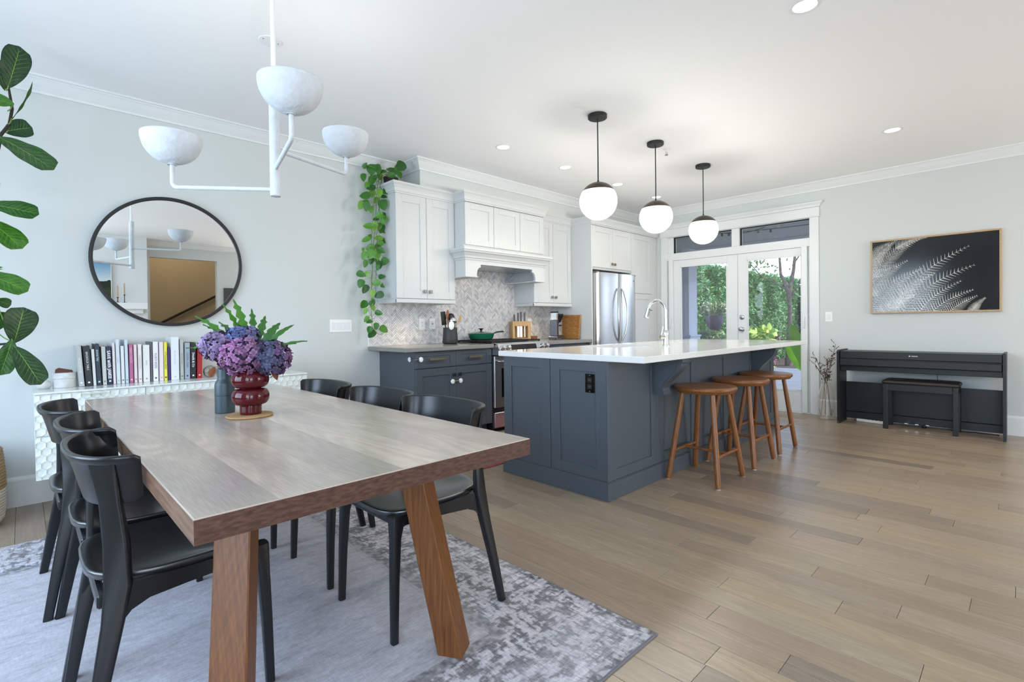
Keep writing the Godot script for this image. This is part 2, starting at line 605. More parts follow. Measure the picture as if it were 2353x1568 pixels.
	M.stucco_white = mat("d9dce2", 0.8)
	M.soffit_out = mat("b5b8ba", 0.9)
	M.roof = mat("6c7178", 0.9)
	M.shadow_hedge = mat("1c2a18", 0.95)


func setup() -> void:
	var cam = Camera3D.new()
	cam.name = "camera"
	add_child(cam)
	var f = 1153.767
	var yaw = 0.7734
	var pit = -0.0114
	var roll = -0.0121
	var fwd = Vector3(sin(yaw) * cos(pit), sin(pit), -cos(yaw) * cos(pit))
	var rt = Vector3(cos(yaw), 0, sin(yaw))
	var up = rt.cross(fwd)
	var r2 = rt * cos(roll) + up * sin(roll)
	var u2 = up * cos(roll) - rt * sin(roll)
	cam.transform = Transform3D(Basis(r2, u2, -fwd), Vector3(0, 1.115, 0))
	cam.near = 0.05
	cam.far = 200.0
	cam.projection = Camera3D.PROJECTION_FRUSTUM
	cam.size = 2.0 * cam.near * 784.0 / f
	cam.frustum_offset = Vector2(0, -(784.0 - 758.62) / f * cam.near)
	cam.current = true

	var we = WorldEnvironment.new()
	we.name = "world_environment"
	var e = Environment.new()
	e.background_mode = Environment.BG_SKY
	e.sky = Sky.new()
	var sky = ProceduralSkyMaterial.new()
	sky.sky_top_color = Color(0.42, 0.60, 0.86)
	sky.sky_horizon_color = Color(0.86, 0.91, 0.97)
	sky.sky_curve = 0.25
	sky.ground_bottom_color = Color(0.45, 0.45, 0.43)
	sky.ground_horizon_color = Color(0.62, 0.64, 0.64)
	sky.sky_energy_multiplier = 2.0
	e.sky.sky_material = sky
	e.tonemap_mode = Environment.TONE_MAPPER_LINEAR
	e.tonemap_exposure = 0.92
	e.sdfgi_enabled = true
	e.ssao_enabled = true
	e.ssil_enabled = true
	we.environment = e
	add_child(we)

	var sun = DirectionalLight3D.new()
	sun.name = "sun"
	sun.light_color = Color(1.0, 0.96, 0.88)
	sun.light_energy = 2.4
	sun.light_angular_distance = 1.5
	sun.shadow_enabled = true
	sun.rotation = Vector3(deg_to_rad(-58), deg_to_rad(38), 0)
	add_child(sun)

	# daylight through the windows behind and to the left of the camera
	daylight(Vector3(XL + 0.06, 1.45, -2.55), Vector3(-90, 0, 0), Vector2(2.1, 1.75), 7.6, Color(0.82, 0.91, 0.99), Vector3(1, 0, 0))
	daylight(Vector3(XL + 0.06, 1.35, 1.3), Vector3.ZERO, Vector2(2.2, 1.95), 9.0, Color(0.82, 0.91, 0.99), Vector3(1, 0, 0))
	daylight(Vector3(-0.3, 1.35, ZF - 0.06), Vector3.ZERO, Vector2(1.8, 1.95), 7.0, Color(0.95, 0.97, 1.0), Vector3(0, 0.25, -1))
	daylight(Vector3(5.0, 1.35, ZF - 0.06), Vector3.ZERO, Vector2(2.3, 1.95), 9.0, Color(1.0, 0.975, 0.94), Vector3(0, 0.32, -1))

func daylight(at: Vector3, _r: Vector3, size: Vector2, energy: float, color: Color, towards: Vector3) -> void:
	var a = AreaLight3D.new()
	a.name = "daylight"
	a.area_size = size
	a.light_energy = energy
	a.light_color = color
	a.shadow_enabled = true
	a.light_specular = 1.0
	add_child(a, true)
	a.look_at_from_position(at, at + towards, Vector3.UP)


# ---------------------------------------------------------------- the room
func seam_rows() -> Dictionary:   # end joints seen in the photograph, by plank row
	var s = {0: [-0.55], 1: [-0.84], 2: [-1.124, -0.231], 3: [-0.905], 4: [-0.509], 5: [-1.225, -0.339], 6: [-0.656], 7: [-0.974], 8: [-0.298], 9: [-0.851], 10: [-0.584], 11: [-0.989], 13: [-0.668]}
	return s

func floor_planks() -> void:
	var mb = MB.new()
	mb.bx(XL - 0.15, -0.12, ZB - 0.15, XR + 0.15, -0.0095, ZF + 2.6, 0.0)
	var fl = struct("floor", mb, M.gap, "floor of taupe grey oak planks running towards the camera")
	var seams = seam_rows()
	var planks = []
	var first = -28
	var last = int((XR - 1.695) / PW)
	var r = RandomNumberGenerator.new()
	r.seed = 77
	for row in range(first, last + 1):
		var zs = [ZB]
		if seams.has(row): zs.append_array(seams[row])
		var z = ZB + r.randf_range(0.3, 1.3)
		while z < ZF:
			var ok = true
			if seams.has(row):
				for q in seams[row]:
					if absf(q - z) < 0.55: ok = false
			if ok: zs.append(z)
			z += r.randf_range(0.75, 1.5)
		zs.append(ZF)
		zs.sort()
		for i in zs.size() - 1:
			planks.append([row, zs[i], zs[i + 1], r.randi_range(0, 13)])
	# the ones the photograph shows largest become parts of their own
	for p in planks:
		var x = 1.695 + (p[0] + 0.5) * PW
		var zc = (p[1] + p[2]) * 0.5
		var score = 0.0
		for q in 5:
			var zz = lerpf(p[1], p[2], (q + 0.5) / 5.0)
			var dep = x * 0.698 - zz * 0.716
			var lat = x * 0.716 + zz * 0.698
			if dep > 0.4 and absf(lat) < dep * 1.06 and dep > 1.62:
				var hidden = (x > 2.6 and x < 5.55 and zz < -1.82 and zz > -2.76) or (zz < -3.8 and x > 2.5) or (x > -0.1 and x < 1.6 and zz > -3.65 and zz < -0.92) or (x > 2.3 and zz < -2.76)
				if not hidden: score += (p[2] - p[1]) / (dep * dep * dep)
		p.append(score)
	planks.sort_custom(func(a, b): return a[4] > b[4])
	var rest = []
	for k in 7: rest.append(MB.new())
	for i in planks.size():
		var p = planks[i]
		var tone = [0, 1, 2, 3, 0, 6, 1, 2, 3, 6, 4, 0, 5, 3][p[3]]
		var x0 = 1.695 + p[0] * PW
		var mbp = MB.new() if i < 290 else rest[tone]
		plank(mbp, maxf(x0, XL), minf(x0 + PW, XR), p[1], p[2])
		if i < 290:
			part(fl, "plank", mbp, M["oak%d" % tone])
	for k in 7:
		if rest[k].v.size():
			var o = part(fl, "far_planks", rest[k], M["oak%d" % k])
			o.set_meta("kind", "stuff")

func plank(mb: MB, x0: float, x1: float, z0: float, z1: float) -> void:
	var g = 0.0006
	var b = 0.0012
	var y = 0.0
	var lo = -0.0096
	var A = [Vector3(x0 + g + b, y, z0 + g + b), Vector3(x1 - g - b, y, z0 + g + b), Vector3(x1 - g - b, y, z1 - g - b), Vector3(x0 + g + b, y, z1 - g - b)]
	var B = [Vector3(x0 + g, y - b, z0 + g), Vector3(x1 - g, y - b, z0 + g), Vector3(x1 - g, y - b, z1 - g), Vector3(x0 + g, y - b, z1 - g)]
	var uv = func(p): return Vector2((p.x - 1.695) / (16.0 * PW), p.z / 8.0)
	mb.quad(A[0], A[1], A[2], A[3], Vector3.UP, [uv.call(A[0]), uv.call(A[1]), uv.call(A[2]), uv.call(A[3])])
	for i in 4:
		var j = (i + 1) % 4
		var m = (B[i] + B[j]) * 0.5 - (A[0] + A[2]) * 0.5
		var out = Vector3(m.x, 0, 0) if i % 2 == 1 else Vector3(0, 0, m.z)
		var u = [uv.call(A[i]), uv.call(A[j]), uv.call(B[j]), uv.call(B[i])]
		mb.quad(A[i], A[j], B[j], B[i], out.normalized() + Vector3.UP, u)
		var ci = Vector3(B[i].x, lo, B[i].z)
		var cj = Vector3(B[j].x, lo, B[j].z)
		mb.quad(B[i], B[j], cj, ci, out, u)

func holed_wall(mb: MB, along_x: bool, fixed0: float, fixed1: float, a0: float, a1: float, top: float, holes: Array) -> void:
	# holes: [from, to, bottom, top] along the wall, in order
	var put = func(p0, p1, y0, y1):
		if p1 - p0 < 0.001 or y1 - y0 < 0.001: return
		if along_x: mb.bx(p0, y0, fixed0, p1, y1, fixed1, 0.0)
		else: mb.bx(fixed0, y0, p0, fixed1, y1, p1, 0.0)
	var at = a0
	for h in holes:
		put.call(at, h[0], 0.0, top)
		put.call(h[0], h[1], 0.0, h[2])
		put.call(h[0], h[1], h[3], top)
		at = h[1]
	put.call(at, a1, 0.0, top)

func house_window(at_x: float, at_z: float, w: float, y0: float, y1: float, along_x: bool, label: String) -> void:
	var o = thing("window", "", "", Vector3(at_x, 0, at_z), 0.0 if along_x else PI / 2)
	used["window"] = used.get("window", 0)
	o.name = "window_%d" % (window_count + 1)
	window_count += 1
	tag(o, label, "", "", "structure")
	var fr = MB.new()
	var h = w * 0.5
	fr.bx(-h, y0, -0.05, -h + 0.06, y1, 0.05)
	fr.bx(h - 0.06, y0, -0.05, h, y1, 0.05)
	fr.bx(-h + 0.06, y0, -0.05, h - 0.06, y0 + 0.06, 0.05)
	fr.bx(-h + 0.06, y1 - 0.06, -0.05, h - 0.06, y1, 0.05)
	fr.bx(-0.025, y0 + 0.06, -0.04, 0.025, y1 - 0.06, 0.04)
	part(o, "window_frame", fr, M.trim)
	for s in [0, 1]:
		var p = MB.new()
		p.bx(-h + 0.06 if s == 0 else 0.025, y0 + 0.06, -0.003, -0.025 if s == 0 else h - 0.06, y1 - 0.06, 0.003, 0.0)
		part(o, "pane", p, M.pane)

var window_count := 1

func room() -> void:
	floor_planks()
	var mb = MB.new()
	mb.bx(XL - 0.15, 0, ZB - 0.15, XR + 0.15, CEIL, ZB, 0.0)
	struct("wall_back", mb, M.wall, "pale grey back wall behind the mirror and the kitchen")
	mb = MB.new()
	holed_wall(mb, false, XR, XR + 0.15, ZB, ZF, CEIL, [[-3.64, -1.80, 0.0, 2.35]])
	struct("wall_right", mb, M.wall, "pale grey right wall with the garden doors and the piano")
	mb = MB.new()
	holed_wall(mb, false, XL - 0.15, XL, ZB, ZF, CEIL, [[-3.65, -1.45, 0.5, 2.4], [0.15, 2.45, 0.3, 2.4]])
	struct("wall_left", mb, M.wall, "pale grey left wall with two windows")
	mb = MB.new()
	holed_wall(mb, true, ZF, ZF + 0.15, XL - 0.15, XR + 0.15, CEIL, [[-1.25, 0.65, 0.3, 2.4], [1.85, 3.05, 0.0, 2.42], [3.8, 6.2, 0.3, 2.4]])
	struct("wall_front", mb, M.wall, "white wall behind the camera with an opening to the stairs")
	mb = MB.new()
	mb.bx(XL - 0.15, CEIL, ZB - 0.15, XR + 0.15, CEIL + 0.15, ZF + 0.15, 0.0)
	struct("ceiling", mb, M.ceiling, "smooth white ceiling with recessed lights")
	# stair hall seen in the mirror
	mb = MB.new()
	mb.bx(0.6, 0, ZF + 2.4, 4.4, CEIL + 1.2, ZF + 2.55, 0.0)
	mb.bx(0.6, 0, ZF + 0.15, 0.75, CEIL + 1.2, ZF + 2.4, 0.0)
	mb.bx(4.25, 0, ZF + 0.15, 4.4, CEIL + 1.2, ZF + 2.4, 0.0)
	mb.bx(0.6, CEIL + 1.2, ZF + 0.15, 4.4, CEIL + 1.3, ZF + 2.55, 0.0)
	mb.bx(0.6, CEIL + 0.15, ZF + 0.05, 4.4, CEIL + 1.2, ZF + 0.15, 0.0)
	struct("wall_stairs", mb, M.beige, "beige wall of the stair hall seen in the mirror")
	var hl = OmniLight3D.new()
	hl.name = "stair_hall_light"
	hl.position = Vector3(2.6, 3.5, ZF + 1.2)
	hl.light_energy = 1.3
	hl.light_color = Color(1.0, 0.93, 0.82)
	hl.omni_range = 8.0
	hl.light_size = 0.12
	hl.shadow_enabled = true
	add_child(hl)
	mb = MB.new()
	mb.tube([Vector3(2.2, 0.95, ZF + 2.34), Vector3(4.1, 2.05, ZF + 2.34)], 0.028, 10)
	for s in [0.15, 0.8]:
		var q = Vector3(2.2, 0.95, ZF + 2.34).lerp(Vector3(4.1, 2.05, ZF + 2.34), s)
		mb.tube([q, q + Vector3(0, -0.05, 0.03), q + Vector3(0, -0.05, 0.07)], 0.008, 6)
	single("stair_handrail", mb, M.stem_dark, "dark handrail on the beige stair wall seen in the mirror", "handrail")
	# bulkhead over the wall cabinets
	mb = MB.new()
	mb.bx(2.82, 2.40, ZB, XR, CEIL, -4.155, 0.0)
	struct("wall_bulkhead", mb, M.wall, "pale bulkhead above the white wall cabinets")
	# crown moulding under the ceiling
	var crown = [Vector2(0.0, -0.098), Vector2(0.012, -0.098), Vector2(0.014, -0.084), Vector2(0.026, -0.072), Vector2(0.044, -0.052), Vector2(0.062, -0.028), Vector2(0.072, -0.020), Vector2(0.076, -0.014), Vector2(0.088, -0.013), Vector2(0.088, 0.0)]
	mb = MB.new()
	var y = CEIL
	mb.moulding([Vector3(XL, y, ZF), Vector3(XL, y, ZB), Vector3(2.82, y, ZB), Vector3(2.82, y, -4.155), Vector3(XR, y, -4.155), Vector3(XR, y, ZF), Vector3(XL, y, ZF)], crown)
	struct("trim_1", mb, M.trim, "white crown moulding where the walls meet the ceiling")
	var base = [Vector2(0, 0.0), Vector2(0.016, 0.0), Vector2(0.016, 0.165), Vector2(0.012, 0.178), Vector2(0.007, 0.187), Vector2(0, 0.187)]
	base.reverse()
	base = [Vector2(0.016, 0.0), Vector2(0.016, 0.165), Vector2(0.012, 0.178), Vector2(0.007, 0.187), Vector2(0.0, 0.187)]
	mb = MB.new()
	mb.moulding([Vector3(XL, 0, ZB), Vector3(2.52, 0, ZB)], base)
	struct("baseboard_back", mb, M.trim, "tall white baseboard along the back wall")
	mb = MB.new()
	mb.moulding([Vector3(XR, 0, -1.703), Vector3(XR, 0, ZF)], base)
	struct("baseboard_right", mb, M.trim, "tall white baseboard behind the piano")
	mb = MB.new()
	mb.moulding([Vector3(XL, 0, ZF), Vector3(XL, 0, ZB)], base)
	struct("baseboard_left", mb, M.trim, "tall white baseboard along the left wall")
	mb = MB.new()
	mb.moulding([Vector3(XR, 0, ZF), Vector3(3.05, 0, ZF)], base)
	mb.moulding([Vector3(1.85, 0, ZF), Vector3(XL, 0, ZF)], base)
	struct("baseboard_front", mb, M.trim, "tall white baseboard behind the camera")
	house_window(XL - 0.07, -2.55, 2.2, 0.5, 2.4, false, "white framed window in the left wall beside the fig plant")
	house_window(XL - 0.07, 1.30, 2.3, 0.3, 2.4, false, "tall white framed window in the left wall behind the camera")
	house_window(-0.30, ZF + 0.07, 1.9, 0.3, 2.4, true, "white framed window behind the camera on the left")
	house_window(5.0, ZF + 0.07, 2.4, 0.3, 2.4, true, "wide white framed window behind the camera on the right")
	doors()
	far_side()

func far_side() -> void:   # what the round mirror shows of the wall behind the camera
	var o = thing("fireplace", "white fireplace with a mantel shelf seen only in the mirror", "fireplace", Vector3(1.0, 0, ZF - 0.22))
	var mb = MB.new()
	mb.bx(-0.75, 0, -0.2, 0.75, CEIL, 0.22, 0.004)
	part(o, "chimney_breast", mb, M.trim)
	mb = MB.new()
	mb.bx(-0.80, 1.36, -0.40, 0.72, 1.48, -0.2, 0.006)
	mb.bx(-0.75, 1.28, -0.32, 0.66, 1.36, -0.2, 0.006)
	part(o, "mantel_shelf", mb, M.white)
	mb = MB.new()
	mb.bx(-0.40, 0.0, -0.215, 0.40, 0.75, -0.2, 0.004)
	part(o, "firebox", mb, M.black)
	for i in 2:
		var c = thing("candlestick", ["short dark candlestick with a tan taper on the mantel in the mirror", "taller dark candlestick with a tan taper on the mantel in the mirror"][i], "candlestick", Vector3(1.28 + 0.10 * i, 1.48, ZF - 0.52), 0.0, "candlesticks on the mantel")
		var h = 0.10 + 0.05 * i
		mb = MB.new()
		mb.lathe([Vector2(0, 0), Vector2(0.035, 0), Vector2(0.034, 0.006), Vector2(0.007, 0.012), Vector2(0.006, h - 0.02), Vector2(0.016, h - 0.012), Vector2(0.016, h), Vector2(0, h)], 14)
		part(c, "holder", mb, M.stem_dark)
		mb = MB.new()
		mb.tube([Vector3(0, h, 0), Vector3(0, h + 0.2, 0), Vector3(0, h + 0.215, 0)], [0.011, 0.010, 0.003], 10)
		part(c, "taper", mb, mat("c09a72", 0.6))
	# landscape canvas to the left of the mantel
	var n1 = noise(1.0, 3, 91)
	var pic = mat("ffffff", 0.7)
	pic.albedo_texture = picture(128, 128, func(x, yy):
		var w = yy / 127.0
		var ridge = 0.48 + 0.06 * n1.get_noise_2d(x * 0.03, 3.0)
		if w < ridge: return Color(0.42, 0.60, 0.74).lerp(Color(0.82, 0.86, 0.86), w / ridge)
		var g = 0.5 + 0.5 * n1.get_noise_2d(x * 0.05, yy * 0.09)
		return Color(0.08, 0.14, 0.07).lerp(Color(0.34, 0.38, 0.14), g * smoothstep(ridge + 0.12, ridge + 0.3, w)))
	var p = thing("landscape_canvas", "landscape painting of blue sky over green hills seen in the mirror", "painting", Vector3(0.92, 1.50, ZF - 0.47))
	mb = MB.new()
	mb.bx(-0.30, 0, -0.012, 0.28, 0.72, 0.018, 0.002)
	part(p, "canvas", mb, M.white_matt)
	mb = MB.new()
	mb.quad(Vector3(-0.29, 0.71, -0.0125), Vector3(0.27, 0.71, -0.0125), Vector3(0.27, 0.01, -0.0125), Vector3(-0.29, 0.01, -0.0125), Vector3(0, 0, -1))
	part(p, "picture", mb, pic)
	var tv = thing("wall_screen", "dark flat screen on the white wall, seen at the mirror's right edge", "screen", Vector3(3.42, 1.1, ZF - 0.03))
	mb = MB.new()
	mb.bx(-0.25, 0, -0.02, 0.30, 0.75, 0.03, 0.003)
	part(tv, "panel", mb, mat("3a393b", 0.4))

func doors() -> void:
	var X = XR
	# casing
	var mb = MB.new()
	mb.bx(X - 0.022, 0, -1.80, X, 2.35, -1.703, 0.003)
	mb.bx(X - 0.022, 0, -3.736, X, 2.35, -3.64, 0.003)
	mb.bx(X - 0.024, 2.35, -3.745, X, 2.455, -1.695, 0.003)
	mb.bx(X - 0.034, 2.338, -3.752, X, 2.352, -1.690, 0.003)
	mb.moulding([Vector3(X, 2.455, -3.745), Vector3(X - 0.024, 2.455, -3.745), Vector3(X - 0.024, 2.455, -1.697), Vector3(X, 2.455, -1.697)], [Vector2(0, 0), Vector2(0.008, 0.004), Vector2(0.014, 0.022), Vector2(0.032, 0.042), Vector2(0.038, 0.044), Vector2(0.038, 0.058), Vector2(-0.02, 0.058)])
	struct("trim_2", mb, M.trim, "white casing with a cornice around the garden doors")
	mb = MB.new()
	mb.bx(X - 0.002, 0, -1.80 - 0.001, X + 0.15, 2.35, -1.78, 0.002)
	mb.bx(X - 0.002, 0, -3.66, X + 0.15, 2.35, -3.639, 0.002)
	mb.bx(X - 0.004, 2.335, -3.64, X + 0.15, 2.36, -1.80, 0.002)
	mb.bx(X - 0.006, 2.0, -3.64, X + 0.13, 2.104, -1.80, 0.003)      # transom bar
	mb.bx(X - 0.004, 2.104, -2.72, X + 0.12, 2.335, -2.622, 0.003)   # post between the transoms
	mb.bx(X + 0.02, 2.104, -3.64, X + 0.11, 2.335, -3.558, 0.003)
	mb.bx(X - 0.03, -0.002, -3.64, X + 0.15, 0.012, -1.80, 0.003)
	struct("trim_3", mb, M.trim, "white jambs and transom bar of the garden doors")
	for s in 2:
		var o = thing("window", "", "")
		o.name = "window_%d" % (s + 20)
		tag(o, ["left transom pane above the garden doors", "right transom pane above the garden doors"][s], "", "", "structure")
		var z0 = [-3.558, -2.622][s]
		var z1 = [-2.72, -1.80][s]
		mb = MB.new()
		mb.bx(X + 0.055, 2.104, z0, X + 0.061, 2.335, z1, 0.0)
		part(o, "pane", mb, M.pane)
		mb = MB.new()
		mb.bx(X + 0.035, 2.104, z0, X + 0.08, 2.110, z1, 0.001)
		mb.bx(X + 0.035, 2.329, z0, X + 0.08, 2.335, z1, 0.001)
		mb.bx(X + 0.035, 2.110, z0, X + 0.08, 2.329, z0 + 0.007, 0.001)
		part(o, "glazing_bead", mb, M.gap)
	var spec = [[-3.636, -2.648, -3.443, -2.784], [-2.644, -1.804, -2.524, -1.89]]
	for s in 2:
		var q = spec[s]
		var o = thing("door", "", "")
		o.name = "door_%d" % (s + 1)
		tag(o, ["left white garden door with one tall pane", "right white garden door with knob and one tall pane"][s], "", "", "structure")
		mb = MB.new()
		var x0 = X + 0.004
		var x1 = X + 0.05
		mb.bx(x0, 0.014, q[0], x1, 1.998, q[2], 0.002)
		mb.bx(x0, 0.014, q[3], x1, 1.998, q[1], 0.002)
		mb.bx(x0, 1.907, q[2], x1, 1.998, q[3], 0.002)
		mb.bx(x0, 0.014, q[2], x1, 0.257, q[3], 0.002)
		for z in [q[2], q[3] - 0.012]: mb.bx(x0 - 0.006, 0.257, z, x0 + 0.002, 1.907, z + 0.012, 0.002)
		for yy in [0.257, 1.895]: mb.bx(x0 - 0.006, yy, q[2], x0 + 0.002, yy + 0.012, q[3], 0.002)
		part(o, "door_frame", mb, M.trim)
		mb = MB.new()
		mb.bx(X + 0.024, 0.257, q[2], X + 0.030, 1.907, q[3], 0.0)
		part(o, "pane", mb, M.pane)
		if s == 1:
			mb = MB.new()
			var xf = Transform3D(Basis(Vector3(0, 0, 1), PI / 2), Vector3(x0, 1.016, -2.593))
			mb.lathe([Vector2(0.032, 0), Vector2(0.032, 0.006), Vector2(0.012, 0.010), Vector2(0.012, 0.03), Vector2(0.026, 0.038), Vector2(0.03, 0.052), Vector2(0.024, 0.066), Vector2(0.0, 0.07)], 20, Vector3.ZERO, xf)
			part(o, "door_knob", mb, M.steel, Vector3.ZERO, "brushed steel knob")
			mb = MB.new()
			xf.origin.y = 1.171
			mb.lathe([Vector2(0.031, 0), Vector2(0.031, 0.012), Vector2(0.02, 0.018), Vector2(0.0, 0.018)], 20, Vector3.ZERO, xf)
			mb.bx(x0 - 0.034, 1.165, -2.612, x0 - 0.016, 1.177, -2.574, 0.003)
			part(o, "deadbolt", mb, M.steel, Vector3.ZERO, "round steel deadbolt above the knob")
	# retractable screen housings at both sides
	for s in 2:
		var z0 = [-3.606, -1.884][s]
		var z1 = [-3.548, -1.822][s]
		var o = thing("screen_housing", ["slim white screen housing with a pull at the left garden door", "slim white screen housing with a pull at the right garden door"][s], "screen door", Vector3(X - 0.03, 0.01, (z0 + z1) * 0.5), 0.0, "retractable screen housings")
		var w = (z1 - z0) * 0.5
		mb = MB.new()
		mb.bx(-0.012, 0, -w, 0.028, 2.0, w, 0.004)
		part(o, "housing", mb, M.trim)
		mb = MB.new()
		mb.tube([Vector3(-0.012, 1.02, 0), Vector3(-0.035, 1.03, 0), Vector3(-0.035, 1.14, 0), Vector3(-0.012, 1.15, 0)], 0.007, 8)
		part(o, "pull", mb, M.trim)


# ---------------------------------------------------------------- kitchen
const CROWN_CAB := [Vector2(-0.005, 0.0), Vector2(0.006, 0.0), Vector2(0.008, 0.012), Vector2(0.014, 0.016), Vector2(0.018, 0.045), Vector2(0.030, 0.068), Vector2(0.040, 0.078), Vector2(0.044, 0.082), Vector2(0.044, 0.100), Vector2(-0.02, 0.100)]

# a shaker front facing +z, its back on the plane z
func shaker(mb: MB, x0: float, y0: float, x1: float, y1: float, z: float, th := 0.02, fw := 0.062, rec := 0.008, fwb := -1.0) -> void:
	if fwb < 0.0: fwb = fw
	mb.bx(x0, y0, z, x0 + fw, y1, z + th, 0.0015)
	mb.bx(x1 - fw, y0, z, x1, y1, z + th, 0.0015)
	mb.bx(x0 + fw, y1 - fwb, z, x1 - fw, y1, z + th, 0.0015)
	mb.bx(x0 + fw, y0, z, x1 - fw, y0 + fwb, z + th, 0.0015)
	mb.bx(x0 + fw, y0 + fwb, z, x1 - fw, y1 - fwb, z + th - rec, 0.0)

func knob_square(parent: Node, x: float, y: float, z: float, m: Material, label := "") -> void:
	var mb = MB.new()
	mb.bx(x - 0.006, y - 0.006, z, x + 0.006, y + 0.006, z + 0.014, 0.001)
	mb.bx(x - 0.016, y - 0.016, z + 0.012, x + 0.016, y + 0.016, z + 0.024, 0.003)
	part(parent, "knob", mb, m, Vector3.ZERO, label)

func wall_cabinet(label: String, at: Vector3, w: float, cut_left: bool) -> void:
	# base y is the underside of the light rail
	var o = thing("wall_cabinet", label, "cabinet", at, 0.0, "white wall cabinets")
	var mb = MB.new()
	mb.bx(0, 0.042, 0.0, w, 1.075, 0.32, 0.001)
	mb.bx(0, 0.0, 0.0, 0.02, 0.042, 0.335, 0.004)
	mb.bx(w - 0.02, 0.0, 0.0, w, 0.042, 0.335, 0.004)
	mb.bx(0.0, 0.0, 0.315, w, 0.040, 0.347, 0.006)
	part(o, "body", mb, M.cab_white)
	for s in 2:
		mb = MB.new()
		shaker(mb, 0.003 if s == 0 else w * 0.5 + 0.002, 0.045, w * 0.5 - 0.002 if s == 0 else w - 0.003, 1.035, 0.3205, 0.02, 0.072, 0.008, 0.075)
		var d = part(o, "door", mb, M.cab_white)
		knob_square(d, w * 0.5 + (-0.034 if s == 0 else 0.034), 0.115, 0.34, M.pewter, "square pewter knob")
	mb = MB.new()
	mb.moulding([Vector3(0, 1.035, 0.0), Vector3(0, 1.035, 0.342), Vector3(w, 1.035, 0.342)], CROWN_CAB)
	mb.bx(0.0, 1.10, 0.0, w, 1.134, 0.36, 0.0)
	part(o, "cornice", mb, M.cab_white)
	# puck light under the cabinet
	mb = MB.new()
	mb.lathe([Vector2(0, 0.0), Vector2(0.03, 0.0), Vector2(0.032, 0.004), Vector2(0.032, 0.012)], 16, Vector3(w * 0.36, 0.03, 0.2))
	part(o, "puck_light", mb, M.lens, Vector3.ZERO, "small round light under the cabinet")
	var l = SpotLight3D.new()
	l.name = "puck_light_beam"
	l.position = at + Vector3(w * 0.36, 0.024, 0.19)
	l.rotation.x = -PI / 2 - 0.22
	l.spot_angle = 58
	l.spot_angle_attenuation = 0.8
	l.spot_range = 6.0
	l.light_energy = 0.22
	l.light_size = 0.03
	l.light_color = Color(1.0, 0.90, 0.76)
	l.shadow_enabled = true
	add_child(l)

func kitchen() -> void:
	backsplash()
	wall_cabinet("white two door wall cabinet nearest the trailing vine", Vector3(2.517, 1.330, ZB), 0.693, true)
	wall_cabinet("white two door wall cabinet right of the range hood", Vector3(4.397, 1.330, ZB), 0.713, false)
	hood()
	tall_units()
	base_units()
	range_cooker()
	fridge()
	island()
	outlets()
	counter_things()

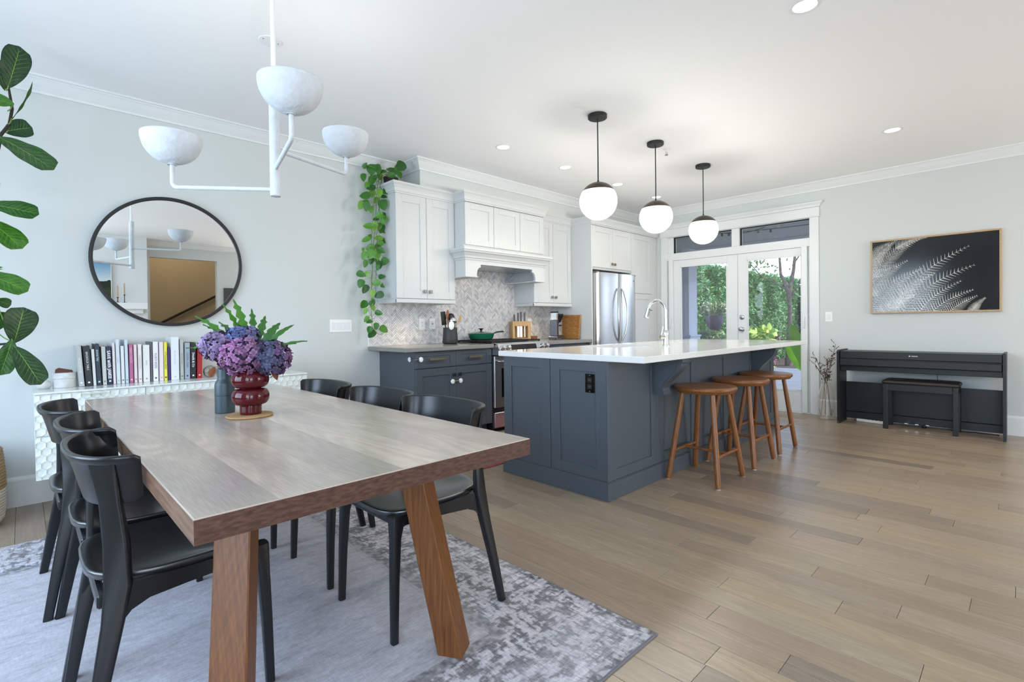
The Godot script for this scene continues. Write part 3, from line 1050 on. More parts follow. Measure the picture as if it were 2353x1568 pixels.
func backsplash() -> void:
	# herringbone of small marble tiles, each one its own piece
	var o = thing("trim", "", "")
	o.name = "trim_4"
	tag(o, "marble herringbone tile backsplash behind the range", "", "", "structure")
	var x0 = 2.405
	var x1 = 5.11
	var mb = MB.new()
	mb.bx(x0, 0.915, ZB - 0.01, x1, 1.345, ZB + 0.003, 0.0)
	mb.bx(3.21, 1.345, ZB - 0.01, 4.40, 1.90, ZB + 0.003, 0.0)
	part(o, "grout", mb, M.grout)
	mb = MB.new()
	mb.bx(x0 - 0.008, 0.915, ZB, x0, 1.335, ZB + 0.008, 0.001)
	part(o, "edge_strip", mb, M.white)
	var L = 0.074
	var W = 0.0185
	var r = RandomNumberGenerator.new()
	r.seed = 9
	var tiles = []
	var s2 = sqrt(0.5)
	# herringbone laid at 45 degrees: cells of W, pieces of 4 x 1
	for i in range(0, 175):
		for j in range(-95, 70):
			for k in 2:
				# lattice of the 4:1 herringbone: pieces start where (i - j) mod 8 == 0 (along u) or 4.. (along v)
				var m = posmod(i - j, 8)
				if k == 0 and m != 0: continue
				if k == 1 and m != 7: continue
				var u0 = i * W
				var v0 = j * W
				var u1 = u0 + (L if k == 0 else W)
				var v1 = v0 + (W if k == 0 else L)
				var cu = (u0 + u1) * 0.5
				var cv = (v0 + v1) * 0.5
				var px = 2.35 + (cu - cv) * s2
				var py = 0.40 + (cu + cv) * s2 
				var half = (L + W) * 0.5 * s2
				var inside = (px - half * 0.4 > x0 and px + half * 0.4 < x1 and py + half * 0.4 > 0.915 and py < 1.335) or (px > 3.22 and px < 4.39 and py >= 1.335 and py < 1.86)
				if not inside: continue
				tiles.append([u0, v0, u1, v1, r.randi_range(0, 11), px, py, r.randf()])
	tiles.sort_custom(func(a, b): return a[5] < b[5])
	var rest = []
	for k in 6: rest.append(MB.new())
	for i in tiles.size():
		var t = tiles[i]
		var tone = [0, 1, 2, 0, 5, 1, 2, 3, 0, 4, 1, 3][t[4]]
		var g = 0.0011
		var own = i < 290
		var m = MB.new() if own else rest[tone]
		var P = []
		for q in [[t[0] + g, t[1] + g], [t[2] - g, t[1] + g], [t[2] - g, t[3] - g], [t[0] + g, t[3] - g]]:
			P.append(Vector3(clampf(2.35 + (q[0] - q[1]) * s2, x0, x1), clampf(0.40 + (q[0] + q[1]) * s2, 0.916, 1.90), ZB + 0.0072 + 0.0008 * t[7]))
		var ctr = (P[0] + P[1] + P[2] + P[3]) * 0.25
		var inner = []
		for p in P: inner.append(p + (ctr - p).normalized() * 0.0016 + Vector3(0, 0, 0.0008))
		m.quad(inner[0], inner[1], inner[2], inner[3], Vector3(0, 0, 1))
		for k in 4:
			var k2 = (k + 1) % 4
			m.quad(inner[k], inner[k2], P[k2], P[k], Vector3(0, 0, 0.5) + ((P[k] + P[k2]) * 0.5 - ctr).normalized())
			m.quad(P[k], P[k2], P[k2] - Vector3(0, 0, 0.006), P[k] - Vector3(0, 0, 0.006), ((P[k] + P[k2]) * 0.5 - ctr))
		if own: part(o, "tile", m, M["tile%d" % tone])
	for k in 6:
		if rest[k].v.size():
			part(o, "small_tiles", rest[k], M["tile%d" % k]).set_meta("kind", "stuff")

func hood() -> void:
	var x0 = 3.211
	var w = 1.185
	var o = thing("range_hood", "white panelled range hood with a mantel shelf and scalloped brackets", "range hood", Vector3(x0, 1.60, ZB))
	var F = 0.51 - 0.02
	var mb = MB.new()
	mb.bx(0.001, 0.30, 0.0, w - 0.001, 0.80, F, 0.001)
	part(o, "body", mb, M.cab_white)
	for k in 3:
		mb = MB.new()
		shaker(mb, 0.004 + k * (w - 0.004) / 3.0, 0.33, (k + 1) * (w - 0.004) / 3.0, 0.758, F, 0.02, 0.070, 0.008, 0.062)
		part(o, "panel", mb, M.cab_white)
	mb = MB.new()
	mb.moulding([Vector3(0, 0.765, 0.30), Vector3(0, 0.765, F + 0.022), Vector3(w, 0.765, F + 0.022), Vector3(w, 0.765, 0.30)], CROWN_CAB)
	mb.bx(0.0, 0.83, 0.0, w, 0.864, F + 0.03, 0.0)
	part(o, "cornice", mb, M.cab_white)
	# mantel shelf with its moulding
	mb = MB.new()
	mb.moulding([Vector3(0, 0.175, 0.34), Vector3(0, 0.175, F + 0.02), Vector3(w, 0.175, F + 0.02), Vector3(w, 0.175, 0.34)],
		[Vector2(0.0, 0.0), Vector2(0.010, 0.002), Vector2(0.012, 0.016), Vector2(0.024, 0.022), Vector2(0.028, 0.040), Vector2(0.048, 0.066), Vector2(0.066, 0.078), Vector2(0.068, 0.090), Vector2(0.02, 0.090)])
	mb.bx(-0.075, 0.265, 0.345, w + 0.075, 0.295, F + 0.098, 0.005)
	part(o, "mantel_shelf", mb, M.cab_white)
	# scalloped front apron
	var P = PackedVector2Array()
	P.append(Vector2(0, 0.012)); P.append(Vector2(0, 0.30)); P.append(Vector2(w, 0.30)); P.append(Vector2(w, 0.012)); P.append(Vector2(w - 0.155, 0.012))
	var curve = []
	curve.append(Vector2(0.155, 0.012))
	for k in 9:
		var a = PI * 0.5 * k / 8.0
		curve.append(Vector2(0.150 - 0.0 + 0.045 * (1.0 - cos(a)), 0.02 + 0.085 * sin(a)))
	curve.append(Vector2(0.203, 0.105)); curve.append(Vector2(0.203, 0.137))
	var right = []
	for q in curve: right.append(Vector2(w - q.x, q.y))
	for k in range(1, right.size()): P.append(right[k])
	for k in range(curve.size() - 1, -1, -1): P.append(curve[k])
	mb = MB.new()
	mb.prism(P, F - 0.005, F + 0.02)
	part(o, "apron", mb, M.cab_white)
	for s in 2:
		mb = MB.new()
		var xa = 0.0 if s == 0 else w - 0.022
		mb.bx(xa, 0.012, 0.0, xa + 0.022, 0.30, F - 0.005, 0.001)
		part(o, "side_panel", mb, M.cab_white)
		mb = MB.new()
		mb.bx(-0.004 if s == 0 else w - 0.160, 0.0, 0.0 if s == 0 else 0.0, 0.160 if s == 0 else w + 0.004, 0.014, F + 0.028, 0.004)
		part(o, "bracket_foot", mb, M.cab_white)
	mb = MB.new()
	mb.bx(0.022, 0.135, 0.0, w - 0.022, 0.16, F - 0.005, 0.0)
	part(o, "liner", mb, M.steel)

func tall_units() -> void:
	var F = 0.66 - 0.02   # carcass depth; doors reach z = -3.80
	var o = thing("tall_cabinet", "white tall cabinet surround around the refrigerator with a narrow pantry", "cabinet", Vector3(5.11, 0, ZB))
	var mb = MB.new()
	mb.bx(0, 0, 0, 0.024, 2.355, F + 0.02, 0.001)
	part(o, "side_panel", mb, M.cab_white)
	mb = MB.new()
	mb.bx(0.024, 1.80, 0, 0.915, 2.40, F, 0.001)
	mb.bx(0.915, 0.0, 0, 1.455, 2.40, F, 0.001)
	part(o, "body", mb, M.cab_white)
	for s in 2:
		mb = MB.new()
		shaker(mb, 0.026 if s == 0 else 0.472, 1.828, 0.469 if s == 0 else 0.912, 2.352, F, 0.02, 0.075)
		var d = part(o, "door", mb, M.cab_white)
		knob_square(d, 0.4705 + (-0.032 if s == 0 else 0.032), 1.885, F + 0.02, M.bronze, "square brass toned knob")
	for q in [[1.528, 2.352], [0.115, 1.522]]:
		mb = MB.new()
		shaker(mb, 0.917, q[0], 1.452, q[1], F, 0.02, 0.075)
		part(o, "door", mb, M.cab_white)
	mb = MB.new()
	mb.moulding([Vector3(0, 2.355, 0.30), Vector3(0, 2.355, F + 0.022), Vector3(1.62, 2.355, F + 0.022)], CROWN_CAB)
	mb.bx(0, 2.42, 0, 1.6, 2.455, F + 0.02, 0.0)
	mb.bx(1.455, 0, 0, 1.615, 2.40, F + 0.004, 0.0)
	part(o, "cornice", mb, M.cab_white)

func fridge() -> void:
	var o = thing("refrigerator", "stainless steel french door refrigerator with bowed bar handles", "refrigerator", Vector3(5.140, 0, -4.44))
	var mb = MB.new()
	mb.bx(0.004, 0.012, 0, 0.866, 1.745, 0.64, 0.004)
	for x in [0.06, 0.80]: mb.bx(x - 0.03, 0, 0.05, x + 0.03, 0.014, 0.6, 0.002)
	part(o, "case", mb, M.steel_side)
	for s in 2:
		var x0 = 0.0 if s == 0 else 0.452
		var x1 = 0.446 if s == 0 else 0.89
		mb = MB.new()
		var P = []
		var rows = [0.62, 1.757]
		for y in rows:
			var row = []
			for k in 15:
				var t = k / 14.0
				var x = lerpf(x0, x1, t)
				var xa = (x - 0.445) / 0.445
				var z = 0.732 - 0.030 * xa * xa * absf(xa)
				if k == 0 or k == 14: z -= 0.012
				row.append(Vector3(x, y, z))
			P.append(row)
		mb.grid(P)
		mb.bx(x0 + 0.003, 0.62, 0.645, x1 - 0.003, 1.757, 0.688, 0.002)
		for e in [0, 14]:
			mb.quad(P[0][e], P[1][e], P[1][e] * Vector3(1, 1, 0) + Vector3(0, 0, 0.665), P[0][e] * Vector3(1, 1, 0) + Vector3(0, 0, 0.665), Vector3(-1 if e == 0 else 1, 0, 0))
		for y in 2:
			for k in 14:
				mb.quad(P[y][k], P[y][k + 1], P[y][k + 1] * Vector3(1, 1, 0) + Vector3(0, 0, 0.665), P[y][k] * Vector3(1, 1, 0) + Vector3(0, 0, 0.665), Vector3(0, -1 if y == 0 else 1, 0))
		var d = part(o, "door", mb, M.steel)
		mb = MB.new()
		var xh = 0.400 if s == 0 else 0.494
		var path = []
		for k in 17:
			var t = k / 16.0
			path.append(Vector3(xh + (-0.045 if s == 0 else 0.065) * sin(t * PI), lerpf(0.885, 1.565, t), 0.735 + 0.045 * sqrt(sin(t * PI))))
		mb.tube(path, 0.011, 10)
		part(d, "handle", mb, M.steel)
		if s == 1:
			part(d, "badge", letters("SAMSUNG", 0.020), M.iron, Vector3(0.785, 1.680, 0.7175))
	mb = MB.new()
	mb.bx(0.0, 0.04, 0.645, 0.89, 0.612, 0.715, 0.012)
	var fz = part(o, "freezer_drawer", mb, M.steel)
	mb = MB.new()
	mb.tube([Vector3(0.12, 0.53, 0.715), Vector3(0.12, 0.53, 0.765), Vector3(0.77, 0.53, 0.765), Vector3(0.77, 0.53, 0.715)], 0.011, 10)
	part(fz, "handle", mb, M.steel)
	for x in [0.03, 0.86]:
		mb = MB.new()
		mb.bx(x - 0.03, 1.745, 0.60, x + 0.03, 1.768, 0.70, 0.004)
		part(o, "hinge_cover", mb, M.steel_side)

func pull(parent: Node, x: float, y: float, z: float, w := 0.17) -> void:
	var mb = MB.new()
	mb.bx(x - w * 0.5, y - 0.009, z + 0.018, x + w * 0.5, y + 0.009, z + 0.030, 0.002)
	for s in [-1, 1]: mb.bx(x + s * w * 0.36 - 0.006, y - 0.006, z, x + s * w * 0.36 + 0.006, y + 0.006, z + 0.02, 0.001)
	part(parent, "pull", mb, M.bronze, Vector3.ZERO, "aged brass bar pull")

func base_units() -> void:
	# left base cabinet: two drawers over two doors
	var o = thing("base_cabinet", "charcoal base cabinet with two drawers and two doors left of the range", "cabinet", Vector3(2.522, 0, ZB))
	var w = 0.922
	var F = 0.61
	var mb = MB.new()
	mb.bx(0.018, 0.10, 0, w, 0.876, F, 0.001)
	mb.bx(0.018, 0, 0, w, 0.0995, F - 0.07, 0.0)
	mb.bx(0.0, 0.0, 0.0, 0.0178, 0.876, F + 0.005, 0.001)
	part(o, "body", mb, M.cab_grey)
	for s in 2:
		var x0 = 0.004 if s == 0 else 0.464
		var x1 = 0.461 if s == 0 else w - 0.002
		mb = MB.new()
		shaker(mb, x0, 0.722, x1, 0.866, F, 0.02, 0.066, 0.008, 0.034)
		var d = part(o, "drawer", mb, M.cab_grey)
		pull(d, (x0 + x1) * 0.5, 0.798, F + 0.02)
		mb = MB.new()
		shaker(mb, x0, 0.106, x1, 0.715, F, 0.02, 0.07)
		d = part(o, "door", mb, M.cab_grey)
		knob_square(d, 0.4625 + (-0.034 if s == 0 else 0.034), 0.640, F + 0.02, M.iron, "square dark knob")
	for q in [[Vector3(2.522 - 0.004, 0.805, ZB + F - 0.03), 0], [Vector3(2.522 + 0.4625, 0.575, ZB + F + 0.021), 1]]:
		var l = thing("child_lock", ["white child safety strap on the corner of the charcoal cabinet's drawer", "white child safety strap joining the two charcoal cabinet doors"][q[1]], "child lock", q[0], 0.0, "child safety straps")
		var pts = [Vector3(-0.0005, 0, -0.03), Vector3(0.055, 0, 0.061)] if q[1] == 0 else [Vector3(-0.048, 0, 0), Vector3(0.048, 0, 0)]
		for k in 2:
			var pad = MB.new()
			var tr = Transform3D(Basis(Vector3.UP, -PI / 2 if (q[1] == 0 and k == 0) else 0.0), pts[k])
			pad.lathe([Vector2(0, 0), Vector2(0.024, 0.0), Vector2(0.024, 0.006), Vector2(0.019, 0.011), Vector2(0, 0.012)], 10, Vector3.ZERO, tr * Transform3D(Basis(Vector3.RIGHT, PI / 2), Vector3.ZERO))
			part(l, "pad", pad, M.white)
		var st = MB.new()
		if q[1] == 0: st.tube([pts[0] + Vector3(-0.006, 0, 0.015), Vector3(-0.008, 0, 0.03), Vector3(0.0, 0, 0.062), pts[1] + Vector3(-0.015, 0, 0.006)], 0.005, 6)
		else: st.tube([pts[0] + Vector3(0.015, 0, 0.007), pts[1] + Vector3(-0.015, 0, 0.007)], 0.006, 6)
		part(l, "strap", st, M.pewter)
	# right base cabinet
	o = thing("base_cabinet", "charcoal base cabinet between the range and the refrigerator panel", "cabinet", Vector3(4.215, 0, ZB))
	w = 0.893
	mb = MB.new()
	mb.bx(0, 0.10, 0, w, 0.876, F, 0.001)
	mb.bx(0, 0, 0, w, 0.10, F - 0.07, 0.0)
	part(o, "body", mb, M.cab_grey)
	for s in 2:
		var x0 = 0.004 + s * 0.445
		mb = MB.new()
		shaker(mb, x0, 0.722, x0 + 0.441, 0.862, F, 0.02, 0.066, 0.008, 0.034)
		var d = part(o, "drawer", mb, M.cab_grey)
		pull(d, x0 + 0.22, 0.79, F + 0.02)
		mb = MB.new()
		shaker(mb, x0, 0.106, x0 + 0.441, 0.715, F, 0.02, 0.07)
		part(o, "door", mb, M.cab_grey)
	mb = MB.new()
	mb.bx(2.398, 0.877, ZB + 0.002, 3.446, 0.915, -3.79, 0.004)
	single("countertop", mb, M.counter, "grey stone countertop left of the range under the utensil crock", "countertop")
	mb = MB.new()
	mb.bx(4.214, 0.877, ZB + 0.002, 5.108, 0.915, -3.79, 0.004)
	single("countertop", mb, M.counter, "grey stone countertop right of the range under the coffee maker", "countertop")

func range_cooker() -> void:
	var o = thing("range", "stainless steel slide-in gas range with black cast iron grates", "range", Vector3(3.449, 0, ZB))
	var w = 0.762
	var mb = MB.new()
	mb.bx(0.004, 0.03, 0.01, w - 0.004, 0.90, 0.62, 0.001)
	for x in [0.06, w - 0.06]: mb.bx(x - 0.02, 0, 0.5, x + 0.02, 0.031, 0.56, 0.001)
	part(o, "body", mb, M.black)
	mb = MB.new()
	mb.bx(0.0, 0.90, 0.01, w, 0.922, 0.69, 0.004)
	part(o, "cooktop", mb, M.black_gloss)
	# sloped control panel
	mb = MB.new()
	var prof = PackedVector2Array([Vector2(-0.62, 0.80), Vector2(-0.62, 0.925), Vector2(-0.70, 0.925), Vector2(-0.715, 0.915), Vector2(-0.745, 0.835), Vector2(-0.74, 0.80)])
	mb.prism(prof, 0.0, w, Transform3D(Basis(Vector3.UP, PI / 2), Vector3.ZERO))
	var panel = part(o, "control_panel", mb, M.steel)
	var tilt = Basis(Vector3.RIGHT, -0.36)
	mb = MB.new()
	mb.bx(-0.19, -0.028, 0.0, 0.19, 0.028, 0.003, 0.001, Transform3D(tilt, Vector3(w * 0.485, 0.876, 0.731)))
	part(panel, "display", mb, M.black_gloss)
	for x in [0.05, 0.125, w - 0.125, w - 0.05]:
		mb = MB.new()
		mb.lathe([Vector2(0.028, 0), Vector2(0.028, 0.01), Vector2(0.022, 0.014), Vector2(0.020, 0.04), Vector2(0.016, 0.044), Vector2(0, 0.044)], 18, Vector3.ZERO, Transform3D(tilt * Basis(Vector3.RIGHT, PI / 2), Vector3(x, 0.872, 0.731)))
		part(panel, "knob", mb, M.chrome)
	mb = MB.new()
	mb.bx(0.004, 0.255, 0.62, w - 0.004, 0.790, 0.662, 0.006)
	var door = part(o, "oven_door", mb, M.steel)
	mb = MB.new()
	mb.bx(0.10, 0.36, 0.660, w - 0.10, 0.66, 0.664, 0.002)
	part(door, "window_glass", mb, M.black_gloss)
	mb = MB.new()
	mb.tube([Vector3(0.06, 0.735, 0.66), Vector3(0.06, 0.735, 0.71), Vector3(w - 0.06, 0.735, 0.71), Vector3(w - 0.06, 0.735, 0.66)], 0.012, 10)
	part(door, "handle", mb, M.steel)
	mb = MB.new()
	mb.bx(0.004, 0.05, 0.62, w - 0.004, 0.205, 0.660, 0.006)
	part(o, "warming_drawer", mb, M.steel)
	for k in 3:
		mb = MB.new()
		var x0 = 0.012 + k * 0.247
		var x1 = x0 + 0.243
		for z in [0.05, 0.61]: mb.bx(x0, 0.930, z - 0.007, x1, 0.945, z + 0.007, 0.003)
		for x in [x0 + 0.007, x1 - 0.007]: mb.bx(x - 0.007, 0.930, 0.057, x + 0.007, 0.945, 0.603, 0.003)
		for z in [0.14, 0.23, 0.33, 0.43, 0.52]: mb.bx(x0 + 0.014, 0.934, z - 0.005, x1 - 0.014, 0.946, z + 0.005, 0.003)
		mb.bx((x0 + x1) * 0.5 - 0.005, 0.933, 0.057, (x0 + x1) * 0.5 + 0.005, 0.945, 0.603, 0.003)
		for x in [x0 + 0.01, x1 - 0.01]:
			for z in [0.06, 0.33, 0.60]: mb.bx(x - 0.007, 0.9215, z - 0.007, x + 0.007, 0.932, z + 0.007, 0.001)
		part(o, "grate", mb, M.iron)
	for q in [[0.13, 0.18], [0.13, 0.48], [0.381, 0.33], [0.632, 0.18], [0.632, 0.48]]:
		mb = MB.new()
		mb.lathe([Vector2(0.045, 0.9215), Vector2(0.04, 0.928), Vector2(0.0, 0.929)], 16, Vector3(q[0], 0, q[1]))
		part(o, "burner_cap", mb, M.iron)

func island() -> void:
	var o = thing("kitchen_island", "blue grey panelled kitchen island with brackets under the white top", "kitchen island", Vector3(2.60, 0, -1.82))
	# local: x 0..2.95 along the long face, z 0 is the seating face
	var mb = MB.new()
	mb.bx(0.022, 0.10, -0.918, 2.93, 0.874, -0.022, 0.001)
	part(o, "body", mb, M.cab_grey)
	mb = MB.new()
	mb.bx(-0.008, 0, -0.948, 2.958, 0.112, 0.008, 0.002)
	mb.bx(-0.004, 0.112, -0.944, 2.954, 0.118, 0.004, 0.002)
	part(o, "plinth", mb, M.cab_grey)
	for k in 5:
		mb = MB.new()
		var x0 = 0.012 + k * 0.596
		var x1 = minf(x0 + 0.594, 2.945)
		shaker(mb, x0, 0.119, x1, 0.874, -0.022, 0.022, 0.084, 0.009, 0.068)
		part(o, "seating_side_panel", mb, M.cab_grey)
	# end doors facing the dining table
	for k in 2:
		mb = MB.new()
		var a = -0.940 + k * 0.466
		shaker(mb, a + 0.002, 0.119, a + 0.463 - 0.001, 0.874, -0.022, 0.022, 0.080, 0.009, 0.070)
		var d = part(o, "end_door", mb, M.cab_grey)
		d.rotation.y = -PI / 2
	mb = MB.new()
	mb.bx(0.0, 0.119, -0.010, 0.012, 0.874, 0.0, 0.001)
	part(o, "corner_post", mb, M.cab_grey)
	# two brackets with an S curve
	for x in [0.600, 2.385]:
		mb = MB.new()
		var P = PackedVector2Array([Vector2(0, 0.615), Vector2(0, 0.874), Vector2(-0.215, 0.874), Vector2(-0.215, 0.845)])
		for k in 13:
			var t = k / 12.0
			var s = t * t * (3.0 - 2.0 * t)
			P.append(Vector2(-0.205 + 0.135 * s, 0.835 - 0.19 * t))
		P.append(Vector2(-0.078, 0.635)); P.append(Vector2(-0.078, 0.615))
		mb.prism(P, -0.045, 0.045, Transform3D(Basis(Vector3.UP, PI / 2), Vector3(x, 0, 0)))
		var Q = PackedVector2Array()
		for p in P: Q.append(Vector2(p.x * 0.78 - 0.012, 0.742 + (p.y - 0.742) * 0.80))
		mb.prism(Q, -0.052, 0.052, Transform3D(Basis(Vector3.UP, PI / 2), Vector3(x, 0, 0)))
		part(o, "bracket", mb, M.cab_grey)
	# white top with a cut-out for the sink
	mb = MB.new()
	var hx0 = 3.42
	var hx1 = 4.06
	var hz0 = -2.69
	var hz1 = -2.30
	var sx0 = 2.587
	var sx1 = 5.66
	var sz0 = -2.80
	var sz1 = -1.553
	var y0 = 0.8755
	var y1 = 0.915
	for q in [[sx0, sz0, hx0, sz1], [hx1, sz0, sx1, sz1]]: pass
	# one ring of stone: outer edge eased, inner edge square
	var ring = [[sx0, sz0], [sx1, sz0], [sx1, sz1], [sx0, sz1]]
	var hole = [[hx0, hz0], [hx1, hz0], [hx1, hz1], [hx0, hz1]]
	var e = 0.003
	var mid = Vector3((sx0 + sx1) * 0.5, 0, (sz0 + sz1) * 0.5)
	for k in 4:
		var k2 = (k + 1) % 4
		var A = Vector3(ring[k][0], 0, ring[k][1])
		var B = Vector3(ring[k2][0], 0, ring[k2][1])
		var a = Vector3(hole[k][0], 0, hole[k][1])
		var b = Vector3(hole[k2][0], 0, hole[k2][1])
		var Ai = Vector3(A.x + signf(mid.x - A.x) * e, 0, A.z + signf(mid.z - A.z) * e)
		var Bi = Vector3(B.x + signf(mid.x - B.x) * e, 0, B.z + signf(mid.z - B.z) * e)
		var U = Vector3.UP
		mb.quad(Ai + U * y1, Bi + U * y1, b + U * y1, a + U * y1, U)
		mb.quad(Ai + U * y0, Bi + U * y0, b + U * y0, a + U * y0, -U)
		var out = (A + B) * 0.5 - mid
		out = Vector3(out.x, 0, 0) if k % 2 == 1 else Vector3(0, 0, out.z)
		mb.quad(A + U * (y0 + e), B + U * (y0 + e), B + U * (y1 - e), A + U * (y1 - e), out)
		mb.quad(A + U * (y1 - e), B + U * (y1 - e), Bi + U * y1, Ai + U * y1, out.normalized() + U)
		mb.quad(A + U * (y0 + e), B + U * (y0 + e), Bi + U * y0, Ai + U * y0, out.normalized() - U)
		mb.quad(a + U * y0, b + U * y0, b + U * y1, a + U * y1, mid - (a + b) * 0.5 if false else -out)
	single("island_countertop", mb, M.quartz, "glossy white quartz top of the kitchen island with a sink cut-out", "countertop")
	mb = MB.new()
	var d0 = 0.70
	var U = Vector3.UP
	for k in 4:
		var k2 = (k + 1) % 4
		var a = Vector3(hole[k][0], 0, hole[k][1])
		var b = Vector3(hole[k2][0], 0, hole[k2][1])
		var inn = Vector3((hx0 + hx1) * 0.5, 0, (hz0 + hz1) * 0.5)
		mb.quad(a + U * d0, b + U * d0, b + U * y0, a + U * y0, inn - (a + b) * 0.5)
	mb.quad(Vector3(hx0, d0, hz0), Vector3(hx1, d0, hz0), Vector3(hx1, d0, hz1), Vector3(hx0, d0, hz1), U)
	single("sink", mb, mat("5d5a57", 0.35, 0.7), "undermount steel sink sunk into the white island top", "sink")
	# faucet
	o = thing("faucet", "polished chrome pull-down faucet with a high arched neck on the island", "faucet", Vector3(4.0, 0.915, -2.185))
	mb = MB.new()
	mb.lathe([Vector2(0.030, 0), Vector2(0.030, 0.006), Vector2(0.024, 0.010), Vector2(0.023, 0.09), Vector2(0.026, 0.094), Vector2(0.026, 0.115), Vector2(0.019, 0.125), Vector2(0.016, 0.135)], 20)
	part(o, "base", mb, M.chrome)
	mb = MB.new()
	var path = [Vector3(0, 0.12, 0), Vector3(0, 0.22, 0), Vector3(0, 0.30, 0)]
	for k in range(1, 11):
		var t = PI * 0.86 * k / 10.0
		path.append(Vector3(0, 0.305 + 0.088 * sin(t), -0.085 + 0.085 * cos(t)))
	mb.tube(path, 0.014, 12)
	part(o, "neck", mb, M.chrome)
	mb = MB.new()
	var pe = path[path.size() - 1]
	var dd = Vector3(0, -0.93, -0.26).normalized()
	mb.tube([pe, pe + dd * 0.004, pe + dd * 0.012, pe + dd * 0.085, pe + dd * 0.1, pe + dd * 0.105], [0.0135, 0.0165, 0.017, 0.022, 0.024, 0.020], 14)
	part(o, "spray_head", mb, M.chrome)
	mb = MB.new()
	mb.bx(-0.007, -0.02, 0.0, 0.007, 0.02, 0.004, 0.001, Transform3D(Basis(Vector3.RIGHT, -1.3), pe + dd * 0.04 + Vector3(0, 0.006, 0.021)))
	part(o, "spray_button", mb, M.black)
	mb = MB.new()
	mb.tube([Vector3(0, 0.075, 0), Vector3(-0.028, 0.075, -0.02), Vector3(-0.042, 0.075, -0.03)], [0.02, 0.02, 0.017], 14)
	mb.tube([Vector3(-0.036, 0.08, -0.026), Vector3(-0.030, 0.12, -0.02), Vector3(-0.026, 0.165, -0.014)], [0.006, 0.005, 0.004], 8)
	part(o, "lever", mb, M.chrome)

func outlets() -> void:
	# white outlets on the tiles
	for q in [[3.018, 1.127, "white double outlet on the tiles, left one of the pair beside the crock"], [3.149, 1.130, "white cable plate on the tiles, right one of the pair beside the crock"], [4.658, 1.126, "white outlet on the tiles between knife block and coffee maker"]]:
		var o = thing("wall_outlet", q[2], "outlet", Vector3(q[0], q[1], ZB + 0.009), 0.0, "white outlets on the backsplash")
		var mb = MB.new()
		mb.bx(-0.036, -0.058, 0, 0.036, 0.058, 0.006, 0.002)
		part(o, "plate", mb, M.white)
		mb = MB.new()
		mb.bx(-0.017, -0.034, 0.006, 0.017, 0.034, 0.0085, 0.001)
		part(o, "insert", mb, M.white_matt)
		mb = MB.new()
		if q[0] > 3.1 and q[0] < 3.2:
			mb.lathe([Vector2(0.006, 0), Vector2(0.005, 0.005), Vector2(0, 0.005)], 10, Vector3.ZERO, Transform3D(Basis(Vector3.RIGHT, PI / 2), Vector3(0, 0, 0.0085)))
		else:
			for y in [-0.018, 0.018]:
				for x in [-0.006, 0.006]: mb.bx(x - 0.001, y - 0.004, 0.0084, x + 0.001, y + 0.004, 0.0088, 0.0)
		part(o, "slots", mb, M.iron)
	# black outlet on the island end
	var o2 = thing("wall_outlet", "black outlet plate on the island's end door facing the table", "outlet", Vector3(2.5995 + 0.009, 0.729, -1.958), -PI / 2)
	var m2 = MB.new()
	m2.bx(-0.037, -0.06, 0, 0.037, 0.06, 0.006, 0.002)
	part(o2, "plate", m2, M.black_gloss)
	m2 = MB.new()
	for y in [-0.021, 0.021]: m2.bx(-0.016, y - 0.016, 0.006, 0.016, y + 0.016, 0.009, 0.003)
	part(o2, "receptacle", m2, M.black)
	m2 = MB.new()
	for y in [-0.021, 0.021]:
		for x in [-0.006, 0.006]: m2.bx(x - 0.001, y - 0.004, 0.0088, x + 0.001, y + 0.006, 0.0094, 0.0)
	for y in [-0.051, 0.051]: m2.bx(-0.003, y - 0.003, 0.006, 0.003, y + 0.003, 0.0075, 0.001)
	part(o2, "screw", m2, M.steel)
	# four-gang switch on the back wall, single switch on the right wall
	for q in [[Vector3(2.125, 1.119, ZB), 4, 0.0, "white four gang switch plate on the back wall by the trailing vine"], [Vector3(XR, 1.157, -1.606), 1, -PI / 2, "white single switch on the right wall beside the garden doors"]]:
		var s = thing("light_switch", q[3], "light switch", q[0], q[2])
		var w = 0.036 + 0.0235 * (q[1] - 1)
		var mb = MB.new()
		mb.bx(-w, -0.058, 0, w, 0.058, 0.006, 0.002)
		part(s, "plate", mb, M.white)
		for k in q[1]:
			mb = MB.new()
			var xc = (k - (q[1] - 1) * 0.5) * 0.046
			mb.bx(-0.016, -0.033, 0.0, 0.016, 0.033, 0.004, 0.002, Transform3D(Basis(Vector3.RIGHT, 0.05), Vector3(xc, 0, 0.0062)))
			part(s, "rocker", mb, M.white_matt)

